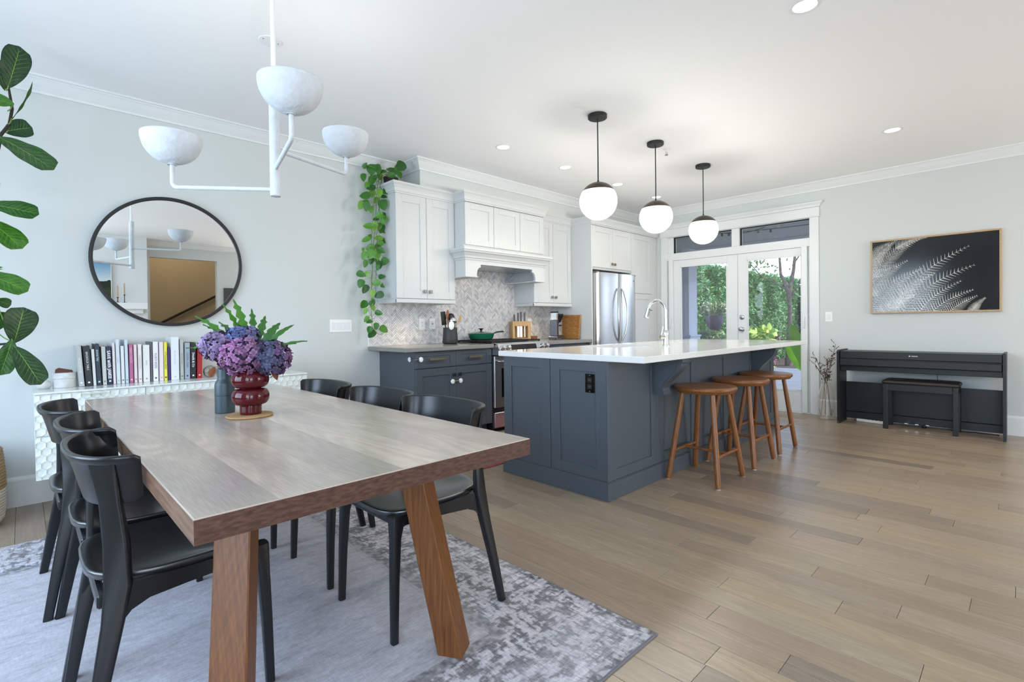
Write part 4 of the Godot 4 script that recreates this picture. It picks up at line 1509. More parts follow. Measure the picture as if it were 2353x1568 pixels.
func counter_things() -> void:
	# utensil crock with utensils
	var c0 = Vector3(3.205, 0.915, -4.21)
	var o = thing("utensil_crock", "matte black tapered crock holding cooking utensils left of the range", "crock", c0)
	var mb = MB.new()
	mb.lathe([Vector2(0, 0), Vector2(0.066, 0), Vector2(0.083, 0.018), Vector2(0.078, 0.06), Vector2(0.072, 0.17), Vector2(0.071, 0.174), Vector2(0.068, 0.172), Vector2(0.072, 0.06), Vector2(0.07, 0.02), Vector2(0, 0.014)], 28)
	part(o, "pot", mb, mat("2c2e31", 0.5))
	var util = func(called: String, label: String, foot: Vector3, top: Vector3, r: float, m: Material) -> Node3D:
		var t = thing(called, label, "utensil", c0 + foot, 0.0, "utensils in the black crock")
		var b = MB.new()
		b.tube([Vector3.ZERO, (top - foot) * 0.5, top - foot], [r, r * 0.9, r], 8)
		part(t, "shaft", b, m)
		return t
	var head = func(t: Node3D, at: Vector3, sx: float, sy: float, sz: float, m: Material, roll: float) -> void:
		var b = MB.new()
		var P = []
		for i in 9:
			var row = []
			var a = PI * i / 8.0
			for k in 14:
				var q = TAU * k / 14
				row.append(Transform3D(Basis(Vector3.FORWARD, roll), at) * Vector3(sx * sin(a) * cos(q), -sy * cos(a), sz * sin(a) * sin(q)))
			P.append(row)
		b.grid(P, true)
		part(t, "head", b, m)
	var u = util.call("spatula", "black slotted turner at the left of the crock", Vector3(-0.02, 0.02, 0), Vector3(-0.075, 0.25, 0.0), 0.006, M.black)
	mb = MB.new()
	mb.bx(-0.03, -0.07, -0.004, 0.03, 0.07, 0.004, 0.004, Transform3D(Basis(Vector3.FORWARD, -0.12), Vector3(-0.062, 0.25, 0.0)))
	part(u, "head", mb, M.black)
	u = util.call("wooden_spoon", "dark wooden handle standing tall in the crock", Vector3(0.0, 0.02, 0.01), Vector3(-0.045, 0.30, 0.012), 0.008, M.bowl_wood)
	head.call(u, Vector3(-0.048, 0.29, 0.012), 0.017, 0.05, 0.010, M.bowl_wood, 0.15)
	u = util.call("serving_ladle", "shiny steel ladle in the crock with its bowl outwards", Vector3(0.01, 0.02, 0.03), Vector3(-0.02, 0.22, 0.04), 0.005, M.chrome)
	head.call(u, Vector3(-0.028, 0.225, 0.05), 0.043, 0.036, 0.028, M.chrome, 0.0)
	u = util.call("strainer", "pale flat spoon leaning over the crock's rim", Vector3(-0.02, 0.02, 0.04), Vector3(-0.045, 0.2, 0.055), 0.005, M.white)
	head.call(u, Vector3(-0.038, 0.175, 0.06), 0.036, 0.045, 0.008, M.white, 0.1)
	u = util.call("ladle", "black ladle with a round bowl behind the steel one", Vector3(0.02, 0.02, -0.02), Vector3(0.015, 0.25, -0.02), 0.006, M.black)
	head.call(u, Vector3(0.016, 0.262, -0.01), 0.046, 0.042, 0.03, M.black, 0.4)
	u = util.call("whisk", "thin black whisk wires at the right of the crock", Vector3(0.03, 0.02, 0.0), Vector3(0.04, 0.14, 0.0), 0.005, M.black)
	mb = MB.new()
	for k in 4:
		var a = PI * k / 4.0
		var p = []
		for i in 9:
			var t = i / 8.0
			p.append(Vector3(0.012 + cos(a) * 0.022 * sin(t * PI * 2.0 * 0.5) * (1 if t < 2 else 0), 0.11 + 0.11 * sin(t * PI * 0.5), sin(a) * 0.022 * sin(t * PI)))
		mb.tube(p, 0.0013, 5)
	part(u, "wires", mb, M.black)
	u = util.call("wooden_spatula", "light wooden spatula leaning right in the crock", Vector3(0.02, 0.02, 0.02), Vector3(0.085, 0.24, 0.01), 0.006, M.maple)
	head.call(u, Vector3(0.087, 0.245, 0.01), 0.017, 0.045, 0.006, M.maple, 0.25)
	# green pan with its lid, on the grate
	var pc = Vector3(3.655, 0.947, -4.235)
	o = thing("saute_pan", "dark green enamelled pan with a long handle on the range", "pan", pc)
	mb = MB.new()
	mb.lathe([Vector2(0, 0), Vector2(0.108, 0), Vector2(0.126, 0.012), Vector2(0.140, 0.045), Vector2(0.146, 0.066), Vector2(0.150, 0.068), Vector2(0.145, 0.070), Vector2(0.136, 0.046), Vector2(0.12, 0.014), Vector2(0, 0.006)], 36)
	mb.bx(-0.172, 0.058, -0.025, -0.140, 0.064, 0.025, 0.003)
	part(o, "pan_body", mb, mat("1d6a4c", 0.22))
	mb = MB.new()
	mb.tube([Vector3(0.135, 0.05, 0.0), Vector3(0.18, 0.066, 0.0), Vector3(0.24, 0.082, 0.0), Vector3(0.32, 0.086, 0.0), Vector3(0.345, 0.084, 0)], [0.012, 0.008, 0.009, 0.010, 0.006], 10)
	part(o, "handle", mb, mat("16362c", 0.35))
	o = thing("pan_lid", "clear domed pan lid with a black knob on the green pan", "lid", pc + Vector3(0, 0.0705, 0))
	mb = MB.new()
	mb.lathe([Vector2(0.146, 0), Vector2(0.142, 0.003), Vector2(0.09, 0.016), Vector2(0.03, 0.022), Vector2(0, 0.022)], 32)
	part(o, "dome", mb, mat("56705f", 0.12))
	mb = MB.new()
	mb.lathe([Vector2(0.014, 0.021), Vector2(0.010, 0.03), Vector2(0.018, 0.046), Vector2(0.030, 0.052), Vector2(0.030, 0.056), Vector2(0, 0.057)], 20)
	part(o, "knob", mb, M.black)
	# knife block
	var kb = Vector3(4.37, 0.915, -4.335)
	var kt = -0.42
	o = thing("knife_block", "light wood knife block with a window showing the blades", "knife block", kb, kt)
	mb = MB.new()
	mb.bx(-0.115, 0, -0.06, -0.085, 0.235, 0.05, 0.002)
	mb.bx(0.085, 0, -0.06, 0.125, 0.235, 0.05, 0.002)
	mb.bx(-0.085, 0.175, -0.06, 0.085, 0.235, 0.05, 0.002)
	mb.bx(-0.085, 0.0, -0.06, 0.085, 0.03, 0.05, 0.002)
	mb.bx(-0.085, 0.03, -0.06, 0.085, 0.175, -0.04, 0.0)
	part(o, "block", mb, M.maple)
	for k in 4:
		var x = [-0.075, -0.025, 0.012, 0.06][k]
		var h = [0.085, 0.105, 0.115, 0.105][k]
		var t = thing("knife", ["grey handled knife at the left end of the block", "grey handled knife, second from the left in the block", "tallest grey handled knife in the block", "grey handled knife at the right end of the block"][k], "knife", kb + Basis(Vector3.UP, kt) * Vector3(x, 0.0, 0.005), kt, "knives in the wooden block")
		mb = MB.new()
		mb.bx(-0.008, 0.2355, -0.012, 0.008, 0.235 + h, 0.012, 0.005)
		part(t, "handle", mb, mat("55595e", 0.35, 0.3))
		mb = MB.new()
		mb.bx(-0.0145 if k in [1, 2] else -0.006, 0.04, -0.001, 0.0145 if k in [1, 2] else 0.006, 0.174, 0.001, 0.0)
		part(t, "blade", mb, M.steel)
	# small bowl
	mb = MB.new()
	mb.lathe([Vector2(0, 0), Vector2(0.038, 0), Vector2(0.056, 0.02), Vector2(0.062, 0.052), Vector2(0.058, 0.052), Vector2(0.052, 0.022), Vector2(0, 0.01)], 24)
	single("small_bowl", mb, M.bowl_wood, "small brown wooden bowl beside the knife block", "bowl", Vector3(4.515, 0.915, -4.26))
	coffee()
	# cutting board leaning on the refrigerator panel
	mb = MB.new()
	var lean = Transform3D(Basis(Vector3(0, 0, 1), -0.10) * Basis(Vector3.UP, -PI / 2), Vector3(5.068, 0.9165, -4.115))
	o = thing("cutting_board", "wooden cutting board leaning against the white refrigerator panel", "cutting board")
	o.transform = lean
	mb.bx(-0.15, 0, -0.012, 0.15, 0.31, 0.012, 0.006)
	part(o, "board", mb, M.board)
	mb = MB.new()
	var gx = 0.118
	for q in [[-gx, 0.035, gx, 0.038], [-gx, 0.275, gx, 0.278], [-gx, 0.035, -gx + 0.003, 0.278], [gx - 0.003, 0.035, gx, 0.278]]:
		mb.bx(q[0], q[1], 0.0118, q[2], q[3], 0.0124, 0.0)
	part(o, "juice_groove", mb, mat("6b431f", 0.7))

func coffee() -> void:
	var o = thing("coffee_maker", "grey drip coffee maker with black filter cone on the right counter", "coffee maker", Vector3(4.86, 0.915, -4.17), 0.42)
	var grey = mat("55555a", 0.35, 0.4)
	var mb = MB.new()
	mb.bx(-0.16, 0.012, -0.06, 0.16, 0.045, 0.06, 0.006)
	for x in [-0.14, 0.14]:
		for z in [-0.045, 0.045]: mb.lathe([Vector2(0.012, 0), Vector2(0.012, 0.013)], 10, Vector3(x, 0, z))
	part(o, "base", mb, grey)
	mb = MB.new()
	mb.lathe([Vector2(0, 0.045), Vector2(0.06, 0.045), Vector2(0.06, 0.051), Vector2(0, 0.051)], 20, Vector3(0.07, 0, 0))
	part(o, "hotplate", mb, M.black)
	mb = MB.new()
	mb.bx(-0.135, 0.045, -0.045, -0.045, 0.245, 0.045, 0.006)
	part(o, "tower", mb, grey)
	mb = MB.new()
	mb.bx(-0.128, 0.246, -0.038, -0.052, 0.338, 0.038, 0.004)
	part(o, "water_tank", mb, M.glass)
	mb = MB.new()
	mb.bx(-0.132, 0.336, -0.042, -0.042, 0.352, 0.042, 0.004)
	mb.tube([Vector3(-0.06, 0.345, 0), Vector3(0.07, 0.352, 0), Vector3(0.07, 0.34, 0)], 0.008, 8)
	part(o, "tank_lid", mb, M.black)
	mb = MB.new()
	mb.lathe([Vector2(0.03, 0.225), Vector2(0.042, 0.232), Vector2(0.072, 0.31), Vector2(0.074, 0.325), Vector2(0.0, 0.328)], 24, Vector3(0.07, 0, 0))
	mb.tube([Vector3(0.135, 0.315, 0), Vector3(0.165, 0.318, 0), Vector3(0.172, 0.30, 0), Vector3(0.172, 0.255, 0)], 0.006, 8)
	part(o, "filter_cone", mb, M.black)
	mb = MB.new()
	mb.bx(-0.05, 0.205, -0.02, 0.075, 0.222, 0.02, 0.004)
	mb.bx(0.03, 0.218, -0.03, 0.11, 0.228, 0.03, 0.004)
	part(o, "bracket", mb, M.black)
	part(o, "nameplate", letters("moccamaster", 0.012), M.steel, Vector3(-0.09, 0.085, 0.0455))
	# the jug stands on the hotplate
	var j = thing("coffee_carafe", "glass coffee carafe with black handle on the coffee maker's plate", "carafe", o.transform * Vector3(0.07, 0.0515, 0), 0.42)
	mb = MB.new()
	mb.lathe([Vector2(0, 0), Vector2(0.052, 0.0), Vector2(0.058, 0.01), Vector2(0.056, 0.06), Vector2(0.046, 0.115), Vector2(0.044, 0.125)], 24)
	part(j, "jug", mb, M.glass)
	mb = MB.new()
	mb.lathe([Vector2(0.047, 0.118), Vector2(0.049, 0.122), Vector2(0.049, 0.134), Vector2(0.0, 0.136)], 24)
	mb.tube([Vector3(0.045, 0.127, 0), Vector3(0.09, 0.127, 0), Vector3(0.095, 0.12, 0), Vector3(0.095, 0.045, 0), Vector3(0.086, 0.04, 0)], 0.008, 8)
	part(j, "lid_and_handle", mb, M.black)
	mb = MB.new()
	mb.tube([Vector3(0, 0.02, 0), Vector3(0, 0.118, 0)], 0.009, 8)
	part(j, "mixing_tube", mb, M.steel)


# ---------------------------------------------------------------- dining corner
func dining() -> void:
	rug()
	table()
	chairs()
	table_top_things()
	chandelier()
	round_mirror()
	credenza()
	books()

func rug() -> void:
	var x0 = -0.90
	var x1 = 1.60
	var z0 = -3.645
	var z1 = -0.925
	var o = thing("area_rug", "large pale grey distressed oriental rug under the dining table", "rug", Vector3(x0, 0, z0))
	var mb = MB.new()
	var P = []
	var N = 28
	var n1 = noise(1.0, 2, 44)
	for i in N + 1:
		var row = []
		for j in N + 1:
			var u = float(j) / N
			var w = float(i) / N
			var edge = minf(minf(u, 1 - u), minf(w, 1 - w))
			var y = 0.0075 + (0.0022 * (0.5 + 0.5 * n1.get_noise_2d(u * 16.0, w * 16.0)) if edge < 0.01 else 0.0)
			var wob = 0.004 * n1.get_noise_2d(u * 9.0, w * 9.0 + 5.0) if edge < 0.01 else 0.0
			row.append(Vector3(u * (x1 - x0) + wob, y, w * (z1 - z0) + wob))
		P.append(row)
	mb.grid(P, false, true)
	part(o, "pile", mb, M.rug)
	mb = MB.new()
	var rim = []
	for j in N + 1: rim.append(P[N][j])
	for i in range(N - 1, -1, -1): rim.append(P[i][N])
	for j in range(N - 1, -1, -1): rim.append(P[0][j])
	for i in range(1, N): rim.append(P[i][0])
	for i in rim.size():
		var a = rim[i]
		var b = rim[(i + 1) % rim.size()]
		mb.quad(a, b, Vector3(b.x, 0.0006, b.z), Vector3(a.x, 0.0006, a.z), (a + b) * 0.5 - Vector3((x1 - x0) * 0.5, 0, (z1 - z0) * 0.5))
	for s in [[-0.007, -0.007, x1 - x0 + 0.007, 0.005], [-0.007, z1 - z0 - 0.005, x1 - x0 + 0.007, z1 - z0 + 0.007], [-0.007, 0.005, 0.005, z1 - z0 - 0.005], [x1 - x0 - 0.005, 0.005, x1 - x0 + 0.007, z1 - z0 - 0.005]]:
		mb.bx(s[0], 0.0005, s[1], s[2], 0.0062, s[3], 0.002)
	part(o, "bound_edge", mb, M.rug_back)
	# runner between island and range
	o = thing("kitchen_runner", "red and pink patterned runner on the floor between island and range", "rug", Vector3(2.50, 0, -3.68))
	mb = MB.new()
	mb.bx(0, 0.0005, 0, 1.9, 0.007, 0.76, 0.002)
	part(o, "pile", mb, M.runner)
	mb = MB.new()
	for k in 24:
		for z in [0.06, 0.68]:
			var x = 0.05 + k * 0.075
			mb.bx(x, 0.0068, z, x + 0.045, 0.0076, z + 0.025, 0.0)
	for k in 12:
		var xf = Transform3D(Basis(Vector3.UP, PI / 4), Vector3(0.12 + k * 0.15, 0, 0.38))
		mb.bx(-0.05, 0.0068, -0.05, 0.05, 0.0076, 0.05, 0.0, xf)
	part(o, "woven_motif", mb, M.runner_motif)

func table() -> void:
	var x0 = 0.228
	var x1 = 1.156
	var z0 = -3.405
	var z1 = -1.108
	var o = thing("dining_table", "long walnut dining table with a thick top and splayed legs", "dining table", Vector3((x0 + x1) * 0.5, 0, (z0 + z1) * 0.5))
	var hx = (x1 - x0) * 0.5
	var hz = (z1 - z0) * 0.5
	var mb = MB.new()
	var e = 0.0025
	# six glued boards along the length, the grain of each its own
	mb.quad(Vector3(-hx + e, 0.75, -hz + e), Vector3(hx - e, 0.75, -hz + e), Vector3(hx - e, 0.75, hz - e), Vector3(-hx + e, 0.75, hz - e), Vector3.UP, [Vector2(0, 0), Vector2(1, 0), Vector2(1, 0.92), Vector2(0, 0.92)])
	var R = [Vector3(-hx, 0, -hz), Vector3(hx, 0, -hz), Vector3(hx, 0, hz), Vector3(-hx, 0, hz)]
	var I = [Vector3(-hx + e, 0, -hz + e), Vector3(hx - e, 0, -hz + e), Vector3(hx - e, 0, hz - e), Vector3(-hx + e, 0, hz - e)]
	for k in 4:
		var k2 = (k + 1) % 4
		var out = (R[k] + R[k2]).normalized()
		mb.quad(R[k] + Vector3(0, 0.75 - e, 0), R[k2] + Vector3(0, 0.75 - e, 0), I[k2] + Vector3(0, 0.75, 0), I[k] + Vector3(0, 0.75, 0), out + Vector3.UP, [Vector2(0, 0), Vector2(0.02, 0), Vector2(0.02, 0.02), Vector2(0, 0.02)])
	part(o, "tabletop", mb, M.walnut_top)
	mb = MB.new()
	for k in [0, 2]:
		var k2 = (k + 1) % 4
		mb.quad(R[k] + Vector3(0, 0.698, 0), R[k2] + Vector3(0, 0.698, 0), R[k2] + Vector3(0, 0.7475, 0), R[k] + Vector3(0, 0.7475, 0), R[k] + R[k2])
	mb.quad(R[0] + Vector3(0, 0.698, 0), R[1] + Vector3(0, 0.698, 0), R[2] + Vector3(0, 0.698, 0), R[3] + Vector3(0, 0.698, 0), Vector3.DOWN)
	part(o, "end_grain", mb, M.walnut_edge, Vector3.ZERO, "dark end grain edge")
	mb = MB.new()
	for k in [1, 3]:
		var k2 = (k + 1) % 4
		mb.quad(R[k] + Vector3(0, 0.698, 0), R[k2] + Vector3(0, 0.698, 0), R[k2] + Vector3(0, 0.7475, 0), R[k] + Vector3(0, 0.7475, 0), R[k] + R[k2])
	part(o, "long_edge", mb, M.walnut_side)
	# four square legs splayed towards the corners
	for sx in [-1.0, 1.0]:
		for sz in [-1.0, 1.0]:
			var foot = Vector3(sx * 0.345, 0.009, sz * 0.892)
			var head = foot + Vector3(-sx * 0.104 * 0.7, 0.6895, -sz * 0.21 * 0.7)
			var a1 = Vector3(sx * 0.53, 0, sz * 0.848)
			var a2 = Vector3(sx * 0.848, 0, -sz * 0.53)
			mb = MB.new()
			var h = 0.0435
			var c = 0.004
			var ring = []
			for q in [[-1, -1], [1, -1], [1, 1], [-1, 1]]:
				var nx = [0, 0]
				ring.append(a1 * (h * q[0]) + a2 * (h - c) * q[1])
				ring.append(a1 * ((h - c) * q[0]) + a2 * h * q[1])
			# order the eight corners round
			ring.sort_custom(func(p, q): return atan2(p.z, p.x) < atan2(q.z, q.x))
			for k in 8:
				var p = ring[k]
				var q = ring[(k + 1) % 8]
				mb.quad(foot + p, foot + q, head + q, head + p, p + q)
			var lo = []
			for p in ring: lo.append(foot + p)
			mb.fan(lo, Vector3.DOWN)
			part(o, "leg", mb, M.walnut_leg)

# a leg of a plastic chair: rounded rectangle section along a path
func chair_leg(mb: MB, path: Array, w: Array, d: Array, yaws) -> void:
	var P = []
	for i in path.size():
		var row = []
		var yaw = yaws[i] if yaws is Array else yaws
		for k in 12:
			var a = TAU * k / 12.0
			var cx = signf(cos(a)) * pow(absf(cos(a)), 0.45) * w[i]
			var cz = signf(sin(a)) * pow(absf(sin(a)), 0.45) * d[i]
			row.append(path[i] + Vector3(cx, 0, cz).rotated(Vector3.UP, yaw))
		P.append(row)
	mb.grid(P, true, true)
	mb.fan(P[0], Vector3.DOWN)
	mb.fan(P[path.size() - 1], Vector3.UP)

func make_chair() -> Node3D:
	var o = thing("dining_chair", "black plastic dining chair with a curved wrap-around back", "dining chair", Vector3.ZERO, 0.0, "black dining chairs around the walnut table")
	# local: the sitter looks along +x
	# seat: a dished shell with rounded corners
	var mb = MB.new()
	var outline = []
	var N = 40
	for k in N:
		var a = TAU * k / N
		var c = cos(a)
		var s = sin(a)
		var x = signf(c) * pow(absf(c), 0.55) * 0.225
		var z = signf(s) * pow(absf(s), 0.55) * (0.215 + 0.012 * -c)
		if c < 0.0: x = signf(c) * pow(absf(c), 0.8) * 0.215
		outline.append(Vector3(x + 0.012, 0, z))
	var rows = []
	var seat_y = func(p: Vector3, t: float):
		var dish = -0.016 * (1.0 - t * t) + 0.012 * smoothstep(0.55, 1.0, t) * (1.0 if p.x < 0.1 else 0.2)
		return 0.452 + dish - 0.010 * smoothstep(0.10, 0.24, p.x * t) + 0.006 * smoothstep(0.0, 0.2, -p.x * t)
	for t in [0.0001, 0.25, 0.5, 0.72, 0.88, 0.97, 1.0]:
		var row = []
		for p in outline:
			row.append(Vector3(p.x * t, seat_y.call(p, t) - (0.004 if t == 1.0 else 0.0), p.z * t))
		rows.append(row)
	var under = []
	for p in outline: under.append(Vector3(p.x * 0.995, seat_y.call(p, 1.0) - 0.020, p.z * 0.995))
	rows.append(under)
	var under2 = []
	for p in outline: under2.append(Vector3(p.x * 0.9, seat_y.call(p, 0.9) - 0.024, p.z * 0.9))
	rows.append(under2)
	var under3 = []
	for p in outline: under3.append(Vector3(p.x * 0.0001, 0.415, p.z * 0.0001))
	rows.append(under3)
	mb.grid(rows, true, false)
	part(o, "seat", mb, M.chair_seat)
	# backrest: a band bent round the sitter, leaning back
	mb = MB.new()
	var arc = func(t: float, y: float, off: float):
		# t from -1 (one tip) to 1 (other tip)
		var k = (y - 0.640) / 0.145
		var half = lerpf(0.226, 0.248, k)
		var apex = lerpf(-0.188, -0.222, k)
		var depth = lerpf(0.105, 0.128, k)
		var s = signf(t) * pow(absf(t), 0.92)
		var z = half * sin(s * PI * 0.5)
		var x = apex + depth * pow(absf(s), 2.3)
		# outward normal in plan
		var dzs = half * PI * 0.5 * cos(s * PI * 0.5) + 0.02
		var dxs = signf(s) * depth * 2.3 * pow(absf(s), 1.3)
		var nn = Vector3(-dzs, 0, dxs).normalized()
		return Vector3(x, y, z) + nn * off
	var P = []
	var M2 = 44
	var section = []   # ring of the band's section: inner face up, over the top, down the outer face
	for q in [[0.668, 0.0], [0.700, 0.0], [0.740, 0.0], [0.779, 0.0], [0.784, 0.002], [0.786, 0.008], [0.784, 0.015], [0.776, 0.017], [0.763, 0.014], [0.758, 0.008], [0.72, 0.0065], [0.68, 0.0065], [0.640, 0.006], [0.638, 0.003], [0.640, 0.0]]:
		section.append(q)
	for i in M2 + 1:
		var t = lerpf(-1.0, 1.0, float(i) / M2)
		var row = []
		var tip = smoothstep(0.93, 1.0, absf(t))
		for q in section:
			var y = q[0]
			var lo = 0.640 + 0.018 * absf(t) + 0.012 * tip
			var hi = 0.786 - 0.010 * tip * tip
			y = lerpf(lo, hi, (y - 0.638) / 0.148)
			row.append(arc.call(t, y, q[1] * (1.0 - 0.45 * tip)))
		P.append(row)
	mb.grid(P, true)
	for e in [0, M2]:
		mb.fan(P[e], (P[e][0] - P[e + (1 if e == 0 else -1)][0]).normalized())
	part(o, "backrest", mb, M.chair)
	for s in [-1.0, 1.0]:
		# rear leg runs from the floor up into the backrest
		mb = MB.new()
		chair_leg(mb, [Vector3(-0.222, 0.0, s * 0.264), Vector3(-0.190, 0.18, s * 0.250), Vector3(-0.155, 0.36, s * 0.235), Vector3(-0.142, 0.45, s * 0.229), Vector3(-0.143, 0.56, s * 0.219), Vector3(-0.152, 0.66, s * 0.209), Vector3(-0.170, 0.765, s * 0.219)],
			[0.015, 0.019, 0.025, 0.030, 0.029, 0.028, 0.034], [0.0125, 0.014, 0.016, 0.017, 0.014, 0.010, 0.004], [s * -0.12, s * -0.12, s * -0.2, s * -0.35, s * -0.6, s * -0.78, s * -0.78])
		part(o, "rear_leg", mb, M.chair)
		mb = MB.new()
		chair_leg(mb, [Vector3(0.230, 0.0, s * 0.200), Vector3(0.224, 0.2, s * 0.196), Vector3(0.216, 0.36, s * 0.192), Vector3(0.208, 0.415, s * 0.188), Vector3(0.200, 0.436, s * 0.184)],
			[0.0125, 0.015, 0.018, 0.026, 0.034], [0.0125, 0.015, 0.018, 0.022, 0.026], 0.0)
		part(o, "front_leg", mb, M.chair)
		# side rail with fillets into both legs
		mb = MB.new()
		var Q = PackedVector2Array()
		for q in [[-0.165, 0.475], [-0.150, 0.458], [-0.11, 0.450], [0.0, 0.444], [0.12, 0.442], [0.205, 0.436], [0.205, 0.372], [0.195, 0.388], [0.17, 0.400], [0.10, 0.402], [0.0, 0.400], [-0.09, 0.396], [-0.13, 0.380], [-0.155, 0.352], [-0.168, 0.32]]:
			Q.append(Vector2(q[0], q[1]))
		var zf = func(x: float): return 0
		var xf = Transform3D(Basis(Vector3.UP, s * 0.105), Vector3(0.012, 0, s * 0.2125))
		mb.prism(Q, -0.010, 0.010, xf)
		part(o, "side_rail", mb, M.chair)
	mb = MB.new()
	mb.bx(0.188, 0.395, -0.185, 0.214, 0.432, 0.185, 0.006)
	part(o, "front_rail", mb, M.chair)
	mb = MB.new()
	mb.bx(-0.185, 0.40, -0.225, -0.165, 0.436, 0.225, 0.006)
	part(o, "rear_rail", mb, M.chair)
	return o

func chairs() -> void:
	var y = 0.0085
	var c = make_chair()
	c.set_meta("label", "black dining chair nearest the camera on the table's left side")
	c.position = Vector3(0.308, y, -1.852)
	dup(c, "black dining chair in the middle of the table's left side", Vector3(0.309, y, -2.332))
	dup(c, "black dining chair at the far end of the table's left side, by the white sideboard", Vector3(0.275, y, -2.868))
	dup(c, "black dining chair on the table's right side, nearest the camera", Vector3(1.140, y, -1.737), PI)
	dup(c, "black dining chair in the middle of the table's right side", Vector3(1.145, y, -2.255), PI)
	dup(c, "black dining chair at the far end of the table's right side", Vector3(1.115, y, -2.835), PI)

func table_top_things() -> void:
	var c = Vector3(0.665, 0.75, -2.232)
	var mb = MB.new()
	mb.lathe([Vector2(0, 0.0005), Vector2(0.086, 0.0005), Vector2(0.088, 0.003), Vector2(0.088, 0.0065), Vector2(0.085, 0.009), Vector2(0, 0.009)], 40)
	single("cork_trivet", mb, M.cork, "round cork trivet under the burgundy vase on the table", "trivet", c)
	# vase of stacked rings
	var o = thing("vase", "glossy burgundy vase of two bulging rings holding hydrangeas", "vase", c + Vector3(0.005, 0.0095, 0))
	mb = MB.new()
	var prof = [Vector2(0, 0), Vector2(0.0395, 0), Vector2(0.0405, 0.002), Vector2(0.0405, 0.032), Vector2(0.042, 0.037)]
	for b in 2:
		var y0 = 0.038 + 0.070 * b
		for k in 13:
			var a = -PI * 0.5 + PI * k / 12.0
			prof.append(Vector2(0.040 + 0.0305 * pow(maxf(cos(a), 0.0), 0.62), y0 + 0.0345 + 0.0335 * sin(a)))
	prof.append_array([Vector2(0.036, 0.180), Vector2(0.036, 0.196), Vector2(0.034, 0.198), Vector2(0.031, 0.196), Vector2(0.031, 0.10), Vector2(0, 0.10)])
	mb.lathe(prof, 48)
	part(o, "body", mb, M.vase)
	# bottle shaped grinder
	o = thing("pepper_grinder", "slate blue bottle-shaped grinder behind the burgundy vase", "grinder", Vector3(0.622, 0.75, -2.415))
	mb = MB.new()
	mb.lathe([Vector2(0, 0), Vector2(0.036, 0), Vector2(0.0385, 0.003), Vector2(0.0385, 0.074)], 32)
	part(o, "base", mb, M.bottle)
	mb = MB.new()
	mb.lathe([Vector2(0.0378, 0.0745), Vector2(0.0385, 0.077), Vector2(0.0385, 0.118), Vector2(0.036, 0.130), Vector2(0.029, 0.142), Vector2(0.0262, 0.150), Vector2(0.0258, 0.200), Vector2(0.024, 0.205), Vector2(0, 0.206)], 32)
	part(o, "top", mb, M.bottle)
	bouquet(c + Vector3(0.005, 0.0095, 0))

func floret_mesh() -> ArrayMesh:
	var mb = MB.new()
	mb.colored = true
	for k in 4:
		var a = TAU * k / 4.0
		var d = Vector3(cos(a), 0.22 if k % 2 == 0 else 0.05, sin(a))
		var s = Vector3(-sin(a), 0, cos(a))
		var p0 = Vector3(0, 0, 0)
		var pts = [p0, d * 0.55 + s * 0.48 + Vector3(0, 0.10, 0), d * 1.0 + s * 0.30 + Vector3(0, 0.16, 0), d * 1.08 + Vector3(0, 0.10, 0), d * 1.0 - s * 0.30 + Vector3(0, 0.22, 0), d * 0.55 - s * 0.48 + Vector3(0, 0.12, 0)]
		var i0 = mb.v.size()
		for j in pts.size():
			mb.col = Color(0.42, 0.40, 0.44) if j == 0 else (Color(0.95, 0.93, 0.96) if j in [1, 5] else Color(1.0, 1.0, 1.0))
			mb.vert(pts[j], Vector3(pts[j].x * 0.5, 1, pts[j].z * 0.5).normalized())
		for j in range(1, 5): mb.tri(i0, i0 + j, i0 + j + 1)
	return mb.done()

